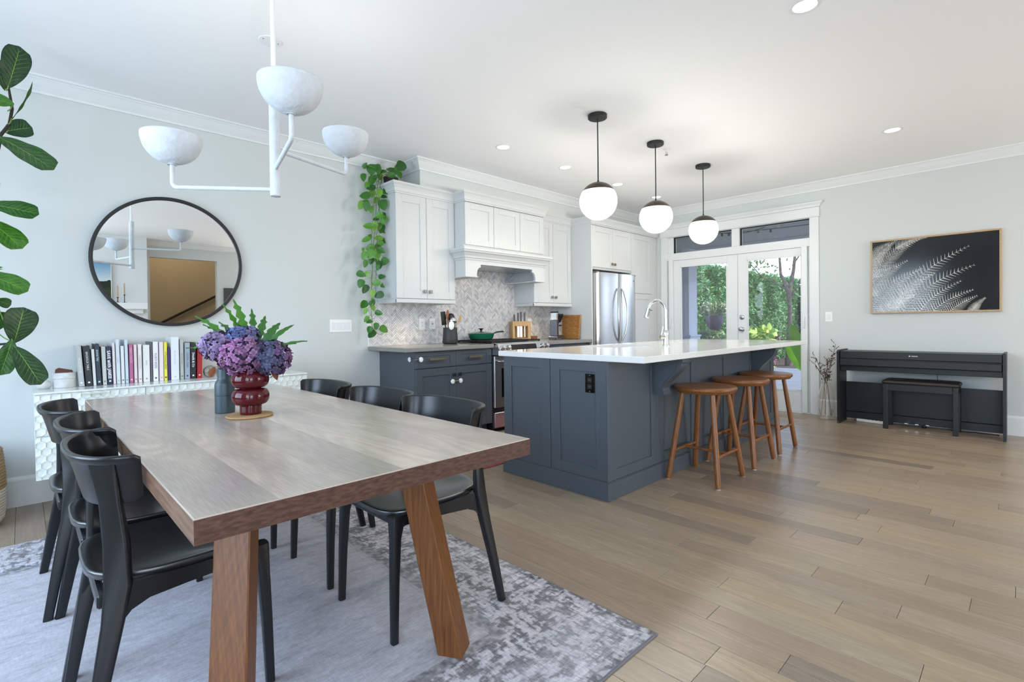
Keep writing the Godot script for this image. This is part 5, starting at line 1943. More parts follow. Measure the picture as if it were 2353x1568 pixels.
func bouquet(base: Vector3) -> void:
	var fm = floret_mesh()
	var mouth = base + Vector3(0, 0.19, 0)
	# centre, radius, squash, colours
	var heads = [
		[Vector3(0.640, 1.000, -2.222), 0.088, 0.88, [Color("a868a2"), Color("b884b0"), Color("8a648f"), Color("75648a")], "large pinkish purple hydrangea head at the front of the vase"],
		[Vector3(0.742, 0.985, -2.190), 0.074, 0.98, [Color("5c6488"), Color("515c76"), Color("6b5480"), Color("85568a")], "slate blue and violet hydrangea head at the vase's right"],
		[Vector3(0.655, 1.072, -2.275), 0.066, 0.72, [Color("7080b4"), Color("5a689c"), Color("86709c"), Color("8089b8")], "blue hydrangea head at the top of the bouquet"],
		[Vector3(0.570, 1.040, -2.300), 0.066, 0.85, [Color("a58cb4"), Color("8c82b0"), Color("b89abb"), Color("7474a6")], "lavender hydrangea head at the vase's left"]]
	for h in heads:
		var c = h[0]
		var o = thing("hydrangea", h[4], "flower", c, 0.0, "hydrangea heads in the burgundy vase")
		var mb = MB.new()
		mb.tube([mouth - c + Vector3(0, -0.05, 0), (mouth - c) * 0.5, Vector3.ZERO], 0.0035, 7)
		part(o, "stem", mb, M.stem)
		mb = MB.new()
		var ball = []
		for i in 9:
			var a = -PI * 0.5 + PI * i / 8.0
			ball.append(Vector2(h[1] * 0.72 * cos(a), h[1] * 0.72 * h[2] * sin(a)))
		mb.lathe(ball, 14)
		part(o, "core", mb, mat("3d2f4a", 0.9))
		var mm = MultiMesh.new()
		mm.transform_format = MultiMesh.TRANSFORM_3D
		mm.use_colors = true
		mm.mesh = fm
		var n = 240
		mm.instance_count = n
		for k in n:
			var y = 1.0 - 2.0 * (k + 0.5) / n
			var a = k * 2.39996
			var r = sqrt(1.0 - y * y)
			var d = Vector3(r * cos(a), y, r * sin(a))
			d = (d + Vector3(rng.randf_range(-0.18, 0.18), rng.randf_range(-0.18, 0.18), rng.randf_range(-0.18, 0.18))).normalized()
			var x = d.cross(Vector3.UP if absf(d.y) < 0.9 else Vector3.RIGHT).normalized()
			var s = 0.0122 * rng.randf_range(0.75, 1.25)
			var bs = Basis(x, d, x.cross(d)).rotated(d, rng.randf() * TAU).scaled(Vector3.ONE * s)
			bs = Basis(x.rotated(d, rng.randf() * TAU), rng.randf_range(-0.75, 0.75)) * bs
			mm.set_instance_transform(k, Transform3D(bs, Vector3(d.x * h[1], d.y * h[1] * h[2], d.z * h[1]) * rng.randf_range(0.82, 1.05)))
			var cs = h[3]
			var w = clampf(0.5 + 0.5 * d.x + rng.randf_range(-0.3, 0.3), 0.0, 0.999) * 3.0
			var q = cs[int(w)].lerp(cs[int(w) + 1], w - int(w))
			mm.set_instance_color(k, q.srgb_to_linear() * rng.randf_range(0.75, 1.2))
		var mi = MultiMeshInstance3D.new()
		mi.name = "florets"
		mi.multimesh = mm
		mi.material_override = M.petal
		mi.set_meta("kind", "stuff")
		o.add_child(mi, true)
	# green fronds fanning out behind the flowers: [tip, width, tone]
	var fr = [[Vector3(0.505, 1.163, -2.36), 0.022, 0], [Vector3(0.545, 1.13, -2.42), 0.018, 1], [Vector3(0.500, 1.055, -2.36), 0.020, 0], [Vector3(0.475, 1.035, -2.38), 0.016, 0], [Vector3(0.638, 1.235, -2.33), 0.024, 0], [Vector3(0.605, 1.215, -2.36), 0.016, 0], [Vector3(0.70, 1.195, -2.30), 0.018, 1], [Vector3(0.755, 1.165, -2.30), 0.020, 1], [Vector3(0.80, 1.135, -2.25), 0.022, 1], [Vector3(0.838, 1.125, -2.20), 0.016, 1], [Vector3(0.865, 1.055, -2.13), 0.014, 1], [Vector3(0.79, 1.085, -2.30), 0.022, 0], [Vector3(0.835, 1.045, -2.17), 0.012, 0], [Vector3(0.68, 1.16, -2.38), 0.024, 0], [Vector3(0.735, 1.11, -2.36), 0.026, 0], [Vector3(0.60, 1.14, -2.40), 0.022, 1]]
	var o = thing("fern_fronds", "spray of glossy green fronds behind the hydrangeas in the vase", "foliage", mouth)
	for f in fr:
		var tip = f[0] - mouth
		var mid = tip * 0.5 + Vector3(0, 0.035, 0)
		var b = MB.new()
		b.tube([Vector3(0, -0.06, 0), mid * 0.7, mid], 0.0018, 5, false)
		part(o, "stem", b, M.stem)
		b = MB.new()
		var P = []
		var along = (tip - mid * 0.55).normalized()
		var side = along.cross(Vector3(0.2, 1, 0.7)).normalized()
		var nn = side.cross(along).normalized()
		for i in 15:
			var t = i / 14.0
			var ctr = (mid * 0.55).lerp(tip, t) + nn * (0.02 * sin(t * PI))
			var w = f[1] * pow(sin(PI * clampf(t * 0.97 + 0.03, 0.0, 1.0)), 0.7) * (0.75 + 0.25 * sin(t * 34.0))
			P.append([ctr - side * w + nn * 0.003 * sin(t * 30.0), ctr - side * w * 0.5 - nn * 0.002, ctr - nn * 0.004, ctr + side * w * 0.5 - nn * 0.002, ctr + side * w - nn * 0.003 * sin(t * 30.0)])
		b.grid(P)
		part(o, "frond", b, M["frond%d" % f[2]])
	# dried reddish leaf low at the left, brown one at the right
	for q in [[Vector3(0.560, 0.955, -2.32), Vector3(0.545, 0.912, -2.33), "a5684c"], [Vector3(0.742, 0.945, -2.18), Vector3(0.752, 0.895, -2.165), "6b3f24"]]:
		var b = MB.new()
		var P = []
		var ax = q[1] - q[0]
		var sd = ax.cross(Vector3(0.3, 0.1, 1)).normalized()
		for i in 9:
			var t = i / 8.0
			var w = 0.015 * sin(PI * (0.08 + 0.9 * t))
			P.append([q[0] + ax * t - sd * w - mouth, q[0] + ax * t + Vector3(0, 0, 0.004) - mouth, q[0] + ax * t + sd * w - mouth])
		b.grid(P)
		b.tube([Vector3(0, -0.02, 0), (q[0] - mouth) * 0.6 + Vector3(0, 0.01, 0), q[0] - mouth], 0.0012, 5, false)
		part(o, "dry_leaf", b, mat(q[2], 0.8), Vector3.ZERO, "dried brown leaf")

func chandelier() -> void:
	var ax = Vector3(0.832, 0, -2.372)
	var o = thing("chandelier", "white plaster chandelier with three bowls on bent arms", "chandelier", Vector3(ax.x, CEIL, ax.z))
	var mb = MB.new()
	mb.lathe([Vector2(0.0, -0.022), Vector2(0.058, -0.022), Vector2(0.062, -0.018), Vector2(0.062, -0.0005)], 28)
	part(o, "canopy", mb, M.plaster)
	mb = MB.new()
	mb.tube([Vector3(0, -0.02, 0), Vector3(0, -0.56, 0)], 0.0105, 12)
	part(o, "rod", mb, M.white_matt)
	mb = MB.new()
	mb.lathe([Vector2(0.0, -1.034), Vector2(0.021, -1.034), Vector2(0.0225, -1.031), Vector2(0.0225, -0.552), Vector2(0.020, -0.548), Vector2(0.0, -0.548)], 20)
	part(o, "column", mb, M.plaster)
	var D = 0.117
	var spec = [[216.5, 1.737, 0.105], [101.5, 1.830, 0.098], [341.5, 1.918, 0.095]]
	for s in spec:
		var a = deg_to_rad(s[0])
		var d = Vector3(cos(a), 0, sin(a))
		var y = s[1] - CEIL
		var e = d * 0.43
		mb = MB.new()
		var path = [d * 0.018 + Vector3(0, y, 0), e * 0.5 + Vector3(0, y, 0), e - d * 0.022 + Vector3(0, y, 0)]
		for k in range(1, 6):
			var t = PI * 0.5 * k / 5.0
			path.append(e - d * 0.022 + d * 0.022 * sin(t) + Vector3(0, y + 0.022 * (1.0 - cos(t)), 0))
		path.append(e + Vector3(0, y + s[2], 0))
		mb.tube(path, 0.0095, 12)
		mb.lathe([Vector2(0.019, 0), Vector2(0.016, 0.006), Vector2(0.0, 0.007)], 14, e + Vector3(0, y + s[2] - 0.008, 0))
		var arm = part(o, "arm", mb, M.plaster)
		mb = MB.new()
		var prof = []
		for k in 13:
			var t = PI * 0.5 * k / 12.0
			prof.append(Vector2(D * pow(sin(t), 0.92), 0.118 * (1.0 - cos(t))))
		prof.append(Vector2(D * 0.995, 0.122))
		prof.append(Vector2(D * 0.955, 0.121))
		for k in range(11, -1, -1):
			var t = PI * 0.5 * k / 12.0
			prof.append(Vector2((D - 0.007) * pow(sin(t), 0.92), 0.008 + 0.112 * (1.0 - cos(t))))
		mb.lathe(prof, 44)
		var shade = part(arm, "bowl_shade", mb, M.plaster, e + Vector3(0, y + s[2] - 0.002, 0))
		mb = MB.new()
		mb.lathe([Vector2(0.012, 0.012), Vector2(0.012, 0.035), Vector2(0.030, 0.066), Vector2(0.030, 0.080), Vector2(0.018, 0.098), Vector2(0.0, 0.103)], 18)
		mb.lathe([Vector2(0.0, 0.0115), Vector2(0.012, 0.012)], 18)
		part(shade, "bulb", mb, M.bulb)
		var l = OmniLight3D.new()
		l.name = "chandelier_bulb"
		l.position = o.position + e + Vector3(0, y + s[2] + 0.072, 0)
		l.light_energy = 0.075
		l.light_color = Color(1.0, 0.96, 0.90)
		l.light_size = 0.025
		l.omni_range = 12.0
		l.shadow_enabled = true
		add_child(l, true)

func round_mirror() -> void:
	var o = thing("round_mirror", "large round wall mirror with a thin black frame", "mirror", Vector3(0.806, 1.607, ZB + 0.018))
	o.rotation.x = 0.0085
	var face = Basis(Vector3.RIGHT, PI / 2)
	var mb = MB.new()
	mb.lathe([Vector2(0.452, -0.012), Vector2(0.452, 0.008)], 96, Vector3.ZERO, Transform3D(face, Vector3.ZERO))
	var P = []
	for k in 96: P.append(Vector3(cos(TAU * k / 96), sin(TAU * k / 96), 0) * 0.4525 + Vector3(0, 0, 0.008))
	mb.fan(P, Vector3(0, 0, 1))
	part(o, "mirror_glass", mb, M.mirror)
	mb = MB.new()
	mb.lathe([Vector2(0.452, -0.012), Vector2(0.474, -0.012), Vector2(0.475, -0.009), Vector2(0.475, 0.018), Vector2(0.473, 0.021), Vector2(0.455, 0.021), Vector2(0.4525, 0.019), Vector2(0.452, 0.0), Vector2(0.452, -0.012)], 96, Vector3.ZERO, Transform3D(face, Vector3.ZERO))
	part(o, "frame", mb, M.black)

func credenza() -> void:
	var x0 = 0.045
	var W = 1.585
	var F = 0.42
	var o = thing("sideboard", "long white wall-hung sideboard with embossed honeycomb fronts", "sideboard", Vector3(x0, 0, ZB))
	var mb = MB.new()
	mb.bx(0, 0.232, 0, W, 0.735, F, 0.001)
	part(o, "body", mb, M.honey)
	mb = MB.new()
	mb.bx(-0.001, 0.735, 0, W + 0.001, 0.747, F + 0.018, 0.002)
	part(o, "top_panel", mb, mat("e6ebe7", 0.12))
	for k in 3:
		for r in 2:
			var a = 0.001 + k * W / 3.0
			var b = (k + 1) * W / 3.0 - 0.002
			var y0 = 0.234 if r == 0 else 0.490
			var y1 = 0.487 if r == 0 else 0.734
			var d = part(o, "honeycomb_front", honeycomb(a, y0, b, y1), M.honey, Vector3(0, 0, F))
			if r == 1 and k == 0:
				mb = MB.new()
				mb.bx(0.215, 0.716, 0.020, 0.330, 0.722, 0.034, 0.002)
				part(d, "edge_pull", mb, mat("cfd2c2", 0.4))
	# small things on top
	var t = thing("marble_canister", "white marble canister with a lid at the sideboard's left end", "canister", Vector3(0.192, 0.747, -4.29))
	mb = MB.new()
	mb.lathe([Vector2(0, 0), Vector2(0.056, 0), Vector2(0.058, 0.003), Vector2(0.058, 0.056)], 32)
	part(t, "pot", mb, M.marble)
	mb = MB.new()
	mb.lathe([Vector2(0.057, 0.0565), Vector2(0.0585, 0.059), Vector2(0.0585, 0.092), Vector2(0.056, 0.095), Vector2(0, 0.095)], 32)
	part(t, "lid", mb, M.marble)
	mb = MB.new()
	var Q = PackedVector2Array([Vector2(-0.042, 0), Vector2(-0.040, 0.020), Vector2(-0.024, 0.030), Vector2(0.004, 0.022), Vector2(0.040, 0.012), Vector2(0.044, 0.0)])
	mb.prism(Q, -0.02, 0.02)
	single("wood_offcut", mb, mat("5a3126", 0.6), "dark brown wedge of wood on top of the marble canister", "ornament", Vector3(0.188, 0.8425, -4.29))
	mb = MB.new()
	mb.lathe([Vector2(0, 0), Vector2(0.026, 0), Vector2(0.037, 0.018), Vector2(0.034, 0.042), Vector2(0.014, 0.054), Vector2(0.012, 0.066), Vector2(0.016, 0.072), Vector2(0.013, 0.07), Vector2(0.009, 0.056), Vector2(0, 0.05)], 24)
	single("bud_vase", mb, M.marble, "small round white bud vase left of the marble canister", "vase", Vector3(0.092, 0.747, -4.28))
	mb = MB.new()
	var n1 = noise(1.0, 3, 55)
	var P = []
	for i in 13:
		var row = []
		var a = PI * i / 12.0
		for k in 20:
			var q = TAU * k / 20
			var d = Vector3(sin(a) * cos(q), -cos(a), sin(a) * sin(q))
			row.append(d * 0.044 * (1.0 + 0.10 * n1.get_noise_3d(d.x * 4.0, d.y * 4.0, d.z * 4.0)) + Vector3(0, 0.042, 0))
		P.append(row)
	mb.grid(P, true)
	single("stone_sphere", mb, tri_tex(mat("b9b8b0", 0.6), noise_tex(0.05, 3, Color(0.5, 0.5, 0.47), Color(1, 1, 1), 128, 93), Vector3(8, 8, 8)), "mottled grey carved stone ball beside the red book", "ornament", Vector3(1.003, 0.748, -4.27))
	mb = MB.new()
	mb.lathe([Vector2(0, 0), Vector2(0.026, 0), Vector2(0.030, 0.004), Vector2(0.031, 0.06), Vector2(0.028, 0.06), Vector2(0.027, 0.008), Vector2(0, 0.006)], 24)
	single("white_cup", mb, M.white, "small white cup behind the slate blue grinder on the sideboard", "cup", Vector3(1.082, 0.747, -4.29))
	t = thing("diffuser", "rounded white diffuser with a dark band at the sideboard's right end", "diffuser", Vector3(1.50, 0.747, -4.29))
	mb = MB.new()
	mb.lathe([Vector2(0, 0.006), Vector2(0.046, 0.006), Vector2(0.058, 0.02), Vector2(0.062, 0.05), Vector2(0.061, 0.055)], 28)
	part(t, "base", mb, M.white)
	mb = MB.new()
	mb.lathe([Vector2(0.060, 0.055), Vector2(0.060, 0.059)], 28)
	mb.lathe([Vector2(0, 0.0), Vector2(0.04, 0.0), Vector2(0.04, 0.007)], 20)
	part(t, "band", mb, M.iron)
	mb = MB.new()
	mb.lathe([Vector2(0.061, 0.059), Vector2(0.058, 0.09), Vector2(0.042, 0.13), Vector2(0.016, 0.152), Vector2(0, 0.154)], 28)
	part(t, "cover", mb, M.white)

func honeycomb(x0: float, y0: float, x1: float, y1: float) -> MB:
	# a front of pressed hexagons: each cell dished towards its lower left
	var mb = MB.new()
	mb.bx(x0, y0, 0, x1, y1, 0.010, 0.0)
	var R = 0.0265
	var hx = R * sqrt(3.0)
	var hy = R * 1.5
	var i0 = int(floor(y0 / hy)) - 1
	var i1 = int(ceil(y1 / hy)) + 1
	for i in range(i0, i1 + 1):
		var cy = i * hy
		for k in range(int(floor(x0 / hx)) - 1, int(ceil(x1 / hx)) + 2):
			var cx = (k + (0.5 if i % 2 != 0 else 0.0)) * hx
			if cx < x0 - R or cx > x1 + R or cy < y0 - R or cy > y1 + R: continue
			var ctr = Vector3(clampf(cx, x0, x1), clampf(cy, y0, y1), 0.0095)
			var pts = []
			for q in 6:
				var a = PI / 6.0 + TAU * q / 6.0
				var z = 0.0130 + 0.0034 * cos(a - PI * 0.25)
				pts.append(Vector3(clampf(cx + R * cos(a), x0, x1), clampf(cy + R * sin(a), y0, y1), z))
			for q in 6:
				var q2 = (q + 1) % 6
				var m1 = (pts[q] + ctr) * 0.5 - Vector3(0, 0, 0.0008)
				var m2 = (pts[q2] + ctr) * 0.5 - Vector3(0, 0, 0.0008)
				mb.quad(pts[q], pts[q2], m2, m1, Vector3(0, 0, 1))
				mb.flat_tri(m1, m2, ctr, Vector3(0, 0, 1))
	return mb

func books() -> void:
	# [left, right, height, colour, title, letter colour, letter size, lean, words]
	var list = [
		[0.256, 0.286, 0.262, "b9bcbb", "NEIGHBOURS", "e6e8e6", 0.016, 0.07, "tall silver grey book at the left end of the row"],
		[0.290, 0.326, 0.261, "2b2f33", "MAGNOLIA TABLE", "e8e8e8", 0.015, 0.06, "black book with small white capitals, second from the left end"],
		[0.328, 0.345, 0.238, "d9dbd9", "", "444444", 0.01, 0.045, "short white book between the black and the slate blue one"],
		[0.347, 0.372, 0.272, "343d47", "donna hay", "bfe3ee", 0.016, 0.05, "slate blue book with a pale blue title at its top"],
		[0.376, 0.399, 0.253, "c4c6c2", "", "8a8a86", 0.01, 0.03, "pale grey book left of the navy one"],
		[0.401, 0.428, 0.253, "28324c", "SAVE with JAMIE", "f4f4f4", 0.024, 0.035, "navy book with large white capitals"],
		[0.430, 0.446, 0.276, "e6d9dc", "", "d0b9c0", 0.01, 0.02, "pale pink book right of the navy one"],
		[0.448, 0.471, 0.298, "d3dbe0", "BAKE", "b7c4c8", 0.014, 0.02, "tall pale blue book, first of two near the pink spine"],
		[0.473, 0.493, 0.253, "dfe2e3", "", "7f8c92", 0.01, 0.015, "white book between the two tall pale blue ones"],
		[0.495, 0.514, 0.294, "cbd9e0", "", "8fb0bd", 0.012, 0.015, "tall light blue book beside the magenta pink one"],
		[0.517, 0.540, 0.262, "b3678e", "SWEET TOOTH", "e9bfd0", 0.016, 0.01, "magenta pink book with pale capitals"],
		[0.543, 0.562, 0.260, "e7d3d4", "", "cf8f96", 0.01, 0.01, "blush book right of the magenta pink one"],
		[0.565, 0.588, 0.261, "e6dfde", "the sweet polish kitchen", "b9a9a6", 0.009, 0.005, "cream book with small grey letters"],
		[0.592, 0.632, 0.255, "e4e4e0", "family", "9a9a96", 0.012, 0.0, "wide plain white book in the middle of the row"],
		[0.634, 0.646, 0.276, "6d6a72", "", "ffffff", 0.01, 0.0, "thin mottled grey book left of the bold white spine"],
		[0.648, 0.681, 0.275, "eceaea", "PLENTY MORE", "3a3a3e", 0.017, 0.0, "white book with dark grey thin capitals"],
		[0.684, 0.711, 0.272, "e8dade", "", "cfa9b5", 0.01, 0.0, "pale pink book left of the yellow one"],
		[0.712, 0.733, 0.271, "e9e34d", "OTTOLENGHI SIMPLE", "4a4a30", 0.013, 0.0, "bright yellow book with small dark capitals"],
		[0.735, 0.750, 0.232, "4d3579", "", "d8603a", 0.01, 0.0, "short purple book right of the yellow one"],
		[0.753, 0.804, 0.306, "e1e5e8", "the new classics", "b9c2c8", 0.014, 0.0, "tallest wide white book"],
		[0.808, 0.832, 0.287, "b3b6b2", "THE KINFOLK TABLE", "7b7e7a", 0.009, 0.0, "grey book right of the tallest white one"],
		[0.835, 0.870, 0.262, "9fa8b4", "COCKTAIL CODEX", "2c333c", 0.014, -0.01, "blue grey book with dark capitals"],
		[0.872, 0.906, 0.264, "22262b", "Death & Co", "f0f0f0", 0.019, -0.015, "black book with white script title, near the right end"],
		[0.912, 0.945, 0.236, "a51f24", "", "e8c9c5", 0.01, -0.03, "red book at the right end of the row"]]
	var ytop = 0.7475
	for b in list:
		var w = b[1] - b[0] - 0.002
		var h = b[2]
		var lean = b[7] * 0.85
		var o = thing("book", b[8], "book", Vector3(b[0] + 0.001 + h * lean * 0.0, ytop, -4.24), 0.0, "books standing on the sideboard")
		o.rotation.z = lean
		var dep = 0.19
		if lean > 0.0:
			o.position.x += h * 0.0
		else:
			o.position.y += w * absf(sin(lean))
		if lean > 0.0: o.position.y += 0.0002
		var mb = MB.new()
		mb.bx(0, 0, -dep, 0.0022, h, 0, 0.0008)
		mb.bx(w - 0.0022, 0, -dep, w, h, 0, 0.0008)
		mb.bx(0, 0, -0.004, w, h, 0.0, 0.0018)
		part(o, "cover", mb, mat(b[3], 0.45))
		mb = MB.new()
		mb.bx(0.0023, 0.003, -dep + 0.004, w - 0.0023, h - 0.003, -0.0045, 0.0)
		part(o, "pages", mb, mat("ece8de", 0.9))
		if b[4] != "":
			var t = part(o, "title", letters(b[4], b[6], 0.0006, "Droid Serif" if b[4] == "Death & Co" else "Droid Sans", b[6] > 0.018), mat(b[5], 0.5))
			t.rotation.z = -PI / 2
			t.position = Vector3(w * 0.5, h * 0.52, 0.0004)
			var sz = t.mesh.get_aabb().size
			var fit = minf(1.0, h * 0.80 / maxf(sz.x, 0.001))
			t.scale = Vector3(fit, fit, 1)
			if b[4] in ["donna hay", "SWEET TOOTH"]: t.position.y = h * 0.72
			if b[4] in ["MAGNOLIA TABLE"]: t.position.y = h * 0.62
		if w > 0.015:
			mb = MB.new()
			mb.bx(w * 0.5 - 0.005, 0.018, 0.0, w * 0.5 + 0.005, 0.028, 0.0006, 0.0)
			part(o, "publisher_mark", mb, mat(b[5], 0.6))


# ---------------------------------------------------------------- stools, pendants, piano wall
func stools() -> void:
	var o = thing("bar_stool", "", "stool", Vector3(3.490, 0, -1.605), 0.0, "round wooden bar stools at the island")
	var mb = MB.new()
	mb.lathe([Vector2(0, 0.618), Vector2(0.196, 0.618), Vector2(0.198, 0.622), Vector2(0.197, 0.626), Vector2(0.207, 0.630), Vector2(0.213, 0.640), Vector2(0.213, 0.650), Vector2(0.207, 0.659), Vector2(0.19, 0.662), Vector2(0.12, 0.658), Vector2(0, 0.655)], 48)
	part(o, "seat", mb, M.stool_seat)
	var feet = [[-0.206, -0.180], [0.206, -0.180], [-0.190, 0.180], [0.222, 0.180]]
	feet = [[-0.206, -0.180], [0.206, -0.180], [-0.206, 0.180], [0.206, 0.180]]
	var at = func(f, y): return Vector3(f[0] * lerpf(1.0, 0.60, y / 0.62), y, f[1] * lerpf(1.0, 0.60, y / 0.62))
	for f in feet:
		mb = MB.new()
		mb.tube([at.call(f, 0.004), at.call(f, 0.03), at.call(f, 0.2), at.call(f, 0.42), at.call(f, 0.62)], [0.0175, 0.019, 0.0195, 0.0185, 0.0165], 14)
		var l = part(o, "leg", mb, M.stool)
		mb = MB.new()
		mb.lathe([Vector2(0, 0), Vector2(0.015, 0), Vector2(0.015, 0.005), Vector2(0, 0.005)], 12, Vector3(f[0], 0, f[1]))
		part(l, "felt_pad", mb, M.felt)
	for k in 2:
		mb = MB.new()
		mb.tube([at.call(feet[k * 2], 0.2), at.call(feet[k * 2 + 1], 0.2)], 0.0105, 10)
		part(o, "stretcher", mb, M.stool)
	mb = MB.new()
	mb.tube([(at.call(feet[0], 0.2) + at.call(feet[1], 0.2)) * 0.5, (at.call(feet[2], 0.2) + at.call(feet[3], 0.2)) * 0.5], 0.0095, 10)
	part(o, "cross_stretcher", mb, M.stool)
	o.set_meta("label", "brown wooden bar stool nearest the dining table")
	dup(o, "brown wooden bar stool in the middle of the island's long side", Vector3(4.123, 0, -1.605))
	dup(o, "brown wooden bar stool at the island's far end, nearest the garden doors", Vector3(4.695, 0, -1.612))

func pendants() -> void:
	var o: Node3D
	var xs = [3.243, 4.118, 5.073]
	var words = ["globe pendant lamp over the island's near end, the largest in view", "middle globe pendant lamp of three over the island", "globe pendant lamp over the island's far end, in front of the door transom"]
	for k in 3:
		var at = Vector3(xs[k], CEIL, -2.338)
		if k == 0:
			o = thing("globe_pendant", words[0], "pendant lamp", at, 0.0, "globe pendants over the island")
			var mb = MB.new()
			mb.lathe([Vector2(0, -0.028), Vector2(0.070, -0.028), Vector2(0.074, -0.024), Vector2(0.074, -0.0005)], 36)
			part(o, "canopy", mb, M.black)
			mb = MB.new()
			mb.tube([Vector3(0, -0.028, 0), Vector3(0.001, -0.2, 0), Vector3(0, -0.36, 0.001), Vector3(0, -0.527, 0)], 0.0048, 8)
			mb.lathe([Vector2(0.008, -0.535), Vector2(0.008, -0.512), Vector2(0.004, -0.508)], 12)
			part(o, "cord", mb, M.black)
			var C = -0.672
			var R = 0.147
			mb = MB.new()
			var prof = []
			for i in 11:
				var a = lerpf(deg_to_rad(31), PI * 0.5, i / 10.0)
				prof.append(Vector2((R + 0.0015) * cos(a), C + (R + 0.0015) * sin(a)))
			mb.lathe(prof, 48)
			part(o, "cap", mb, M.cap)
			mb = MB.new()
			prof = []
			for i in 25:
				var a = lerpf(-PI * 0.5, PI * 0.5, i / 24.0)
				prof.append(Vector2(R * cos(a), C + R * sin(a)))
			mb.lathe(prof, 48)
			part(o, "globe", mb, M.globe)
		else:
			dup(o, words[k], at)
		var l = OmniLight3D.new()
		l.name = "pendant_glow"
		l.position = at + Vector3(0, -0.70, 0)
		l.light_energy = 0.60
		l.light_color = Color(1.0, 0.975, 0.93)
		l.light_size = 0.10
		l.omni_range = 12.0
		l.shadow_enabled = true
		add_child(l, true)

func ceiling_fittings() -> void:
	var spots = [[3.185, -3.345, "recessed ceiling light above the left wall cabinet, first of the kitchen row"], [4.069, -3.345, "recessed ceiling light in front of the range hood, second of the kitchen row"], [5.022, -3.345, "recessed ceiling light third of the kitchen row, behind the nearest pendant's cord"], [5.911, -3.345, "recessed ceiling light last of the kitchen row, above the refrigerator"], [2.917, -0.797, "recessed ceiling light at the top edge of the picture"], [5.364, -0.800, "recessed ceiling light towards the piano wall"]]
	var o: Node3D
	for k in spots.size():
		var q = spots[k]
		var at = Vector3(q[0], CEIL, q[1])
		if k == 0:
			o = thing("recessed_light", q[2], "ceiling light", at, 0.0, "recessed ceiling lights")
			var mb = MB.new()
			mb.lathe([Vector2(0.056, -0.002), Vector2(0.060, -0.005), Vector2(0.070, -0.004), Vector2(0.074, -0.0005)], 36)
			part(o, "trim_ring", mb, M.white_matt)
			mb = MB.new()
			mb.lathe([Vector2(0, -0.0022), Vector2(0.056, -0.0022)], 36)
			part(o, "lens", mb, M.lens)
		else:
			dup(o, q[2], at)
		var l = SpotLight3D.new()
		l.name = "recessed_beam"
		l.position = at + Vector3(0, -0.012, 0)
		l.rotation.x = -PI / 2
		l.spot_angle = 62
		l.spot_angle_attenuation = 0.9
		l.spot_range = 12.0
		l.light_energy = 0.33
		l.light_size = 0.055
		l.light_color = Color(1.0, 0.96, 0.90)
		l.shadow_enabled = true
		add_child(l, true)
	o = thing("ceiling_cover", "flat round white ceiling cover plate beside the chandelier rod", "cover plate", Vector3(1.036, CEIL, -2.998))
	var mb = MB.new()
	mb.lathe([Vector2(0, -0.006), Vector2(0.058, -0.006), Vector2(0.061, -0.003), Vector2(0.061, -0.0004)], 36)
	part(o, "plate", mb, M.white_matt)
	mb = MB.new()
	for x in [-0.04, 0.04]: mb.lathe([Vector2(0, -0.0075), Vector2(0.004, -0.007), Vector2(0.004, -0.006)], 8, Vector3(x, 0, 0.01))
	part(o, "screw", mb, M.pewter)
	o = thing("fire_sprinkler", "small ceiling fire sprinkler beside the middle pendant's canopy", "sprinkler", Vector3(4.345, CEIL, -2.352))
	mb = MB.new()
	mb.lathe([Vector2(0.034, -0.0004), Vector2(0.03, -0.006), Vector2(0.010, -0.008), Vector2(0.008, -0.03), Vector2(0, -0.03)], 18)
	part(o, "escutcheon", mb, M.white)
	mb = MB.new()
	for s in [-1, 1]: mb.tube([Vector3(s * 0.008, -0.03, 0), Vector3(s * 0.013, -0.042, 0), Vector3(s * 0.004, -0.056, 0)], 0.0022, 6)
	mb.lathe([Vector2(0, -0.06), Vector2(0.016, -0.06), Vector2(0.016, -0.057), Vector2(0, -0.056)], 14)
	part(o, "deflector", mb, M.pewter)

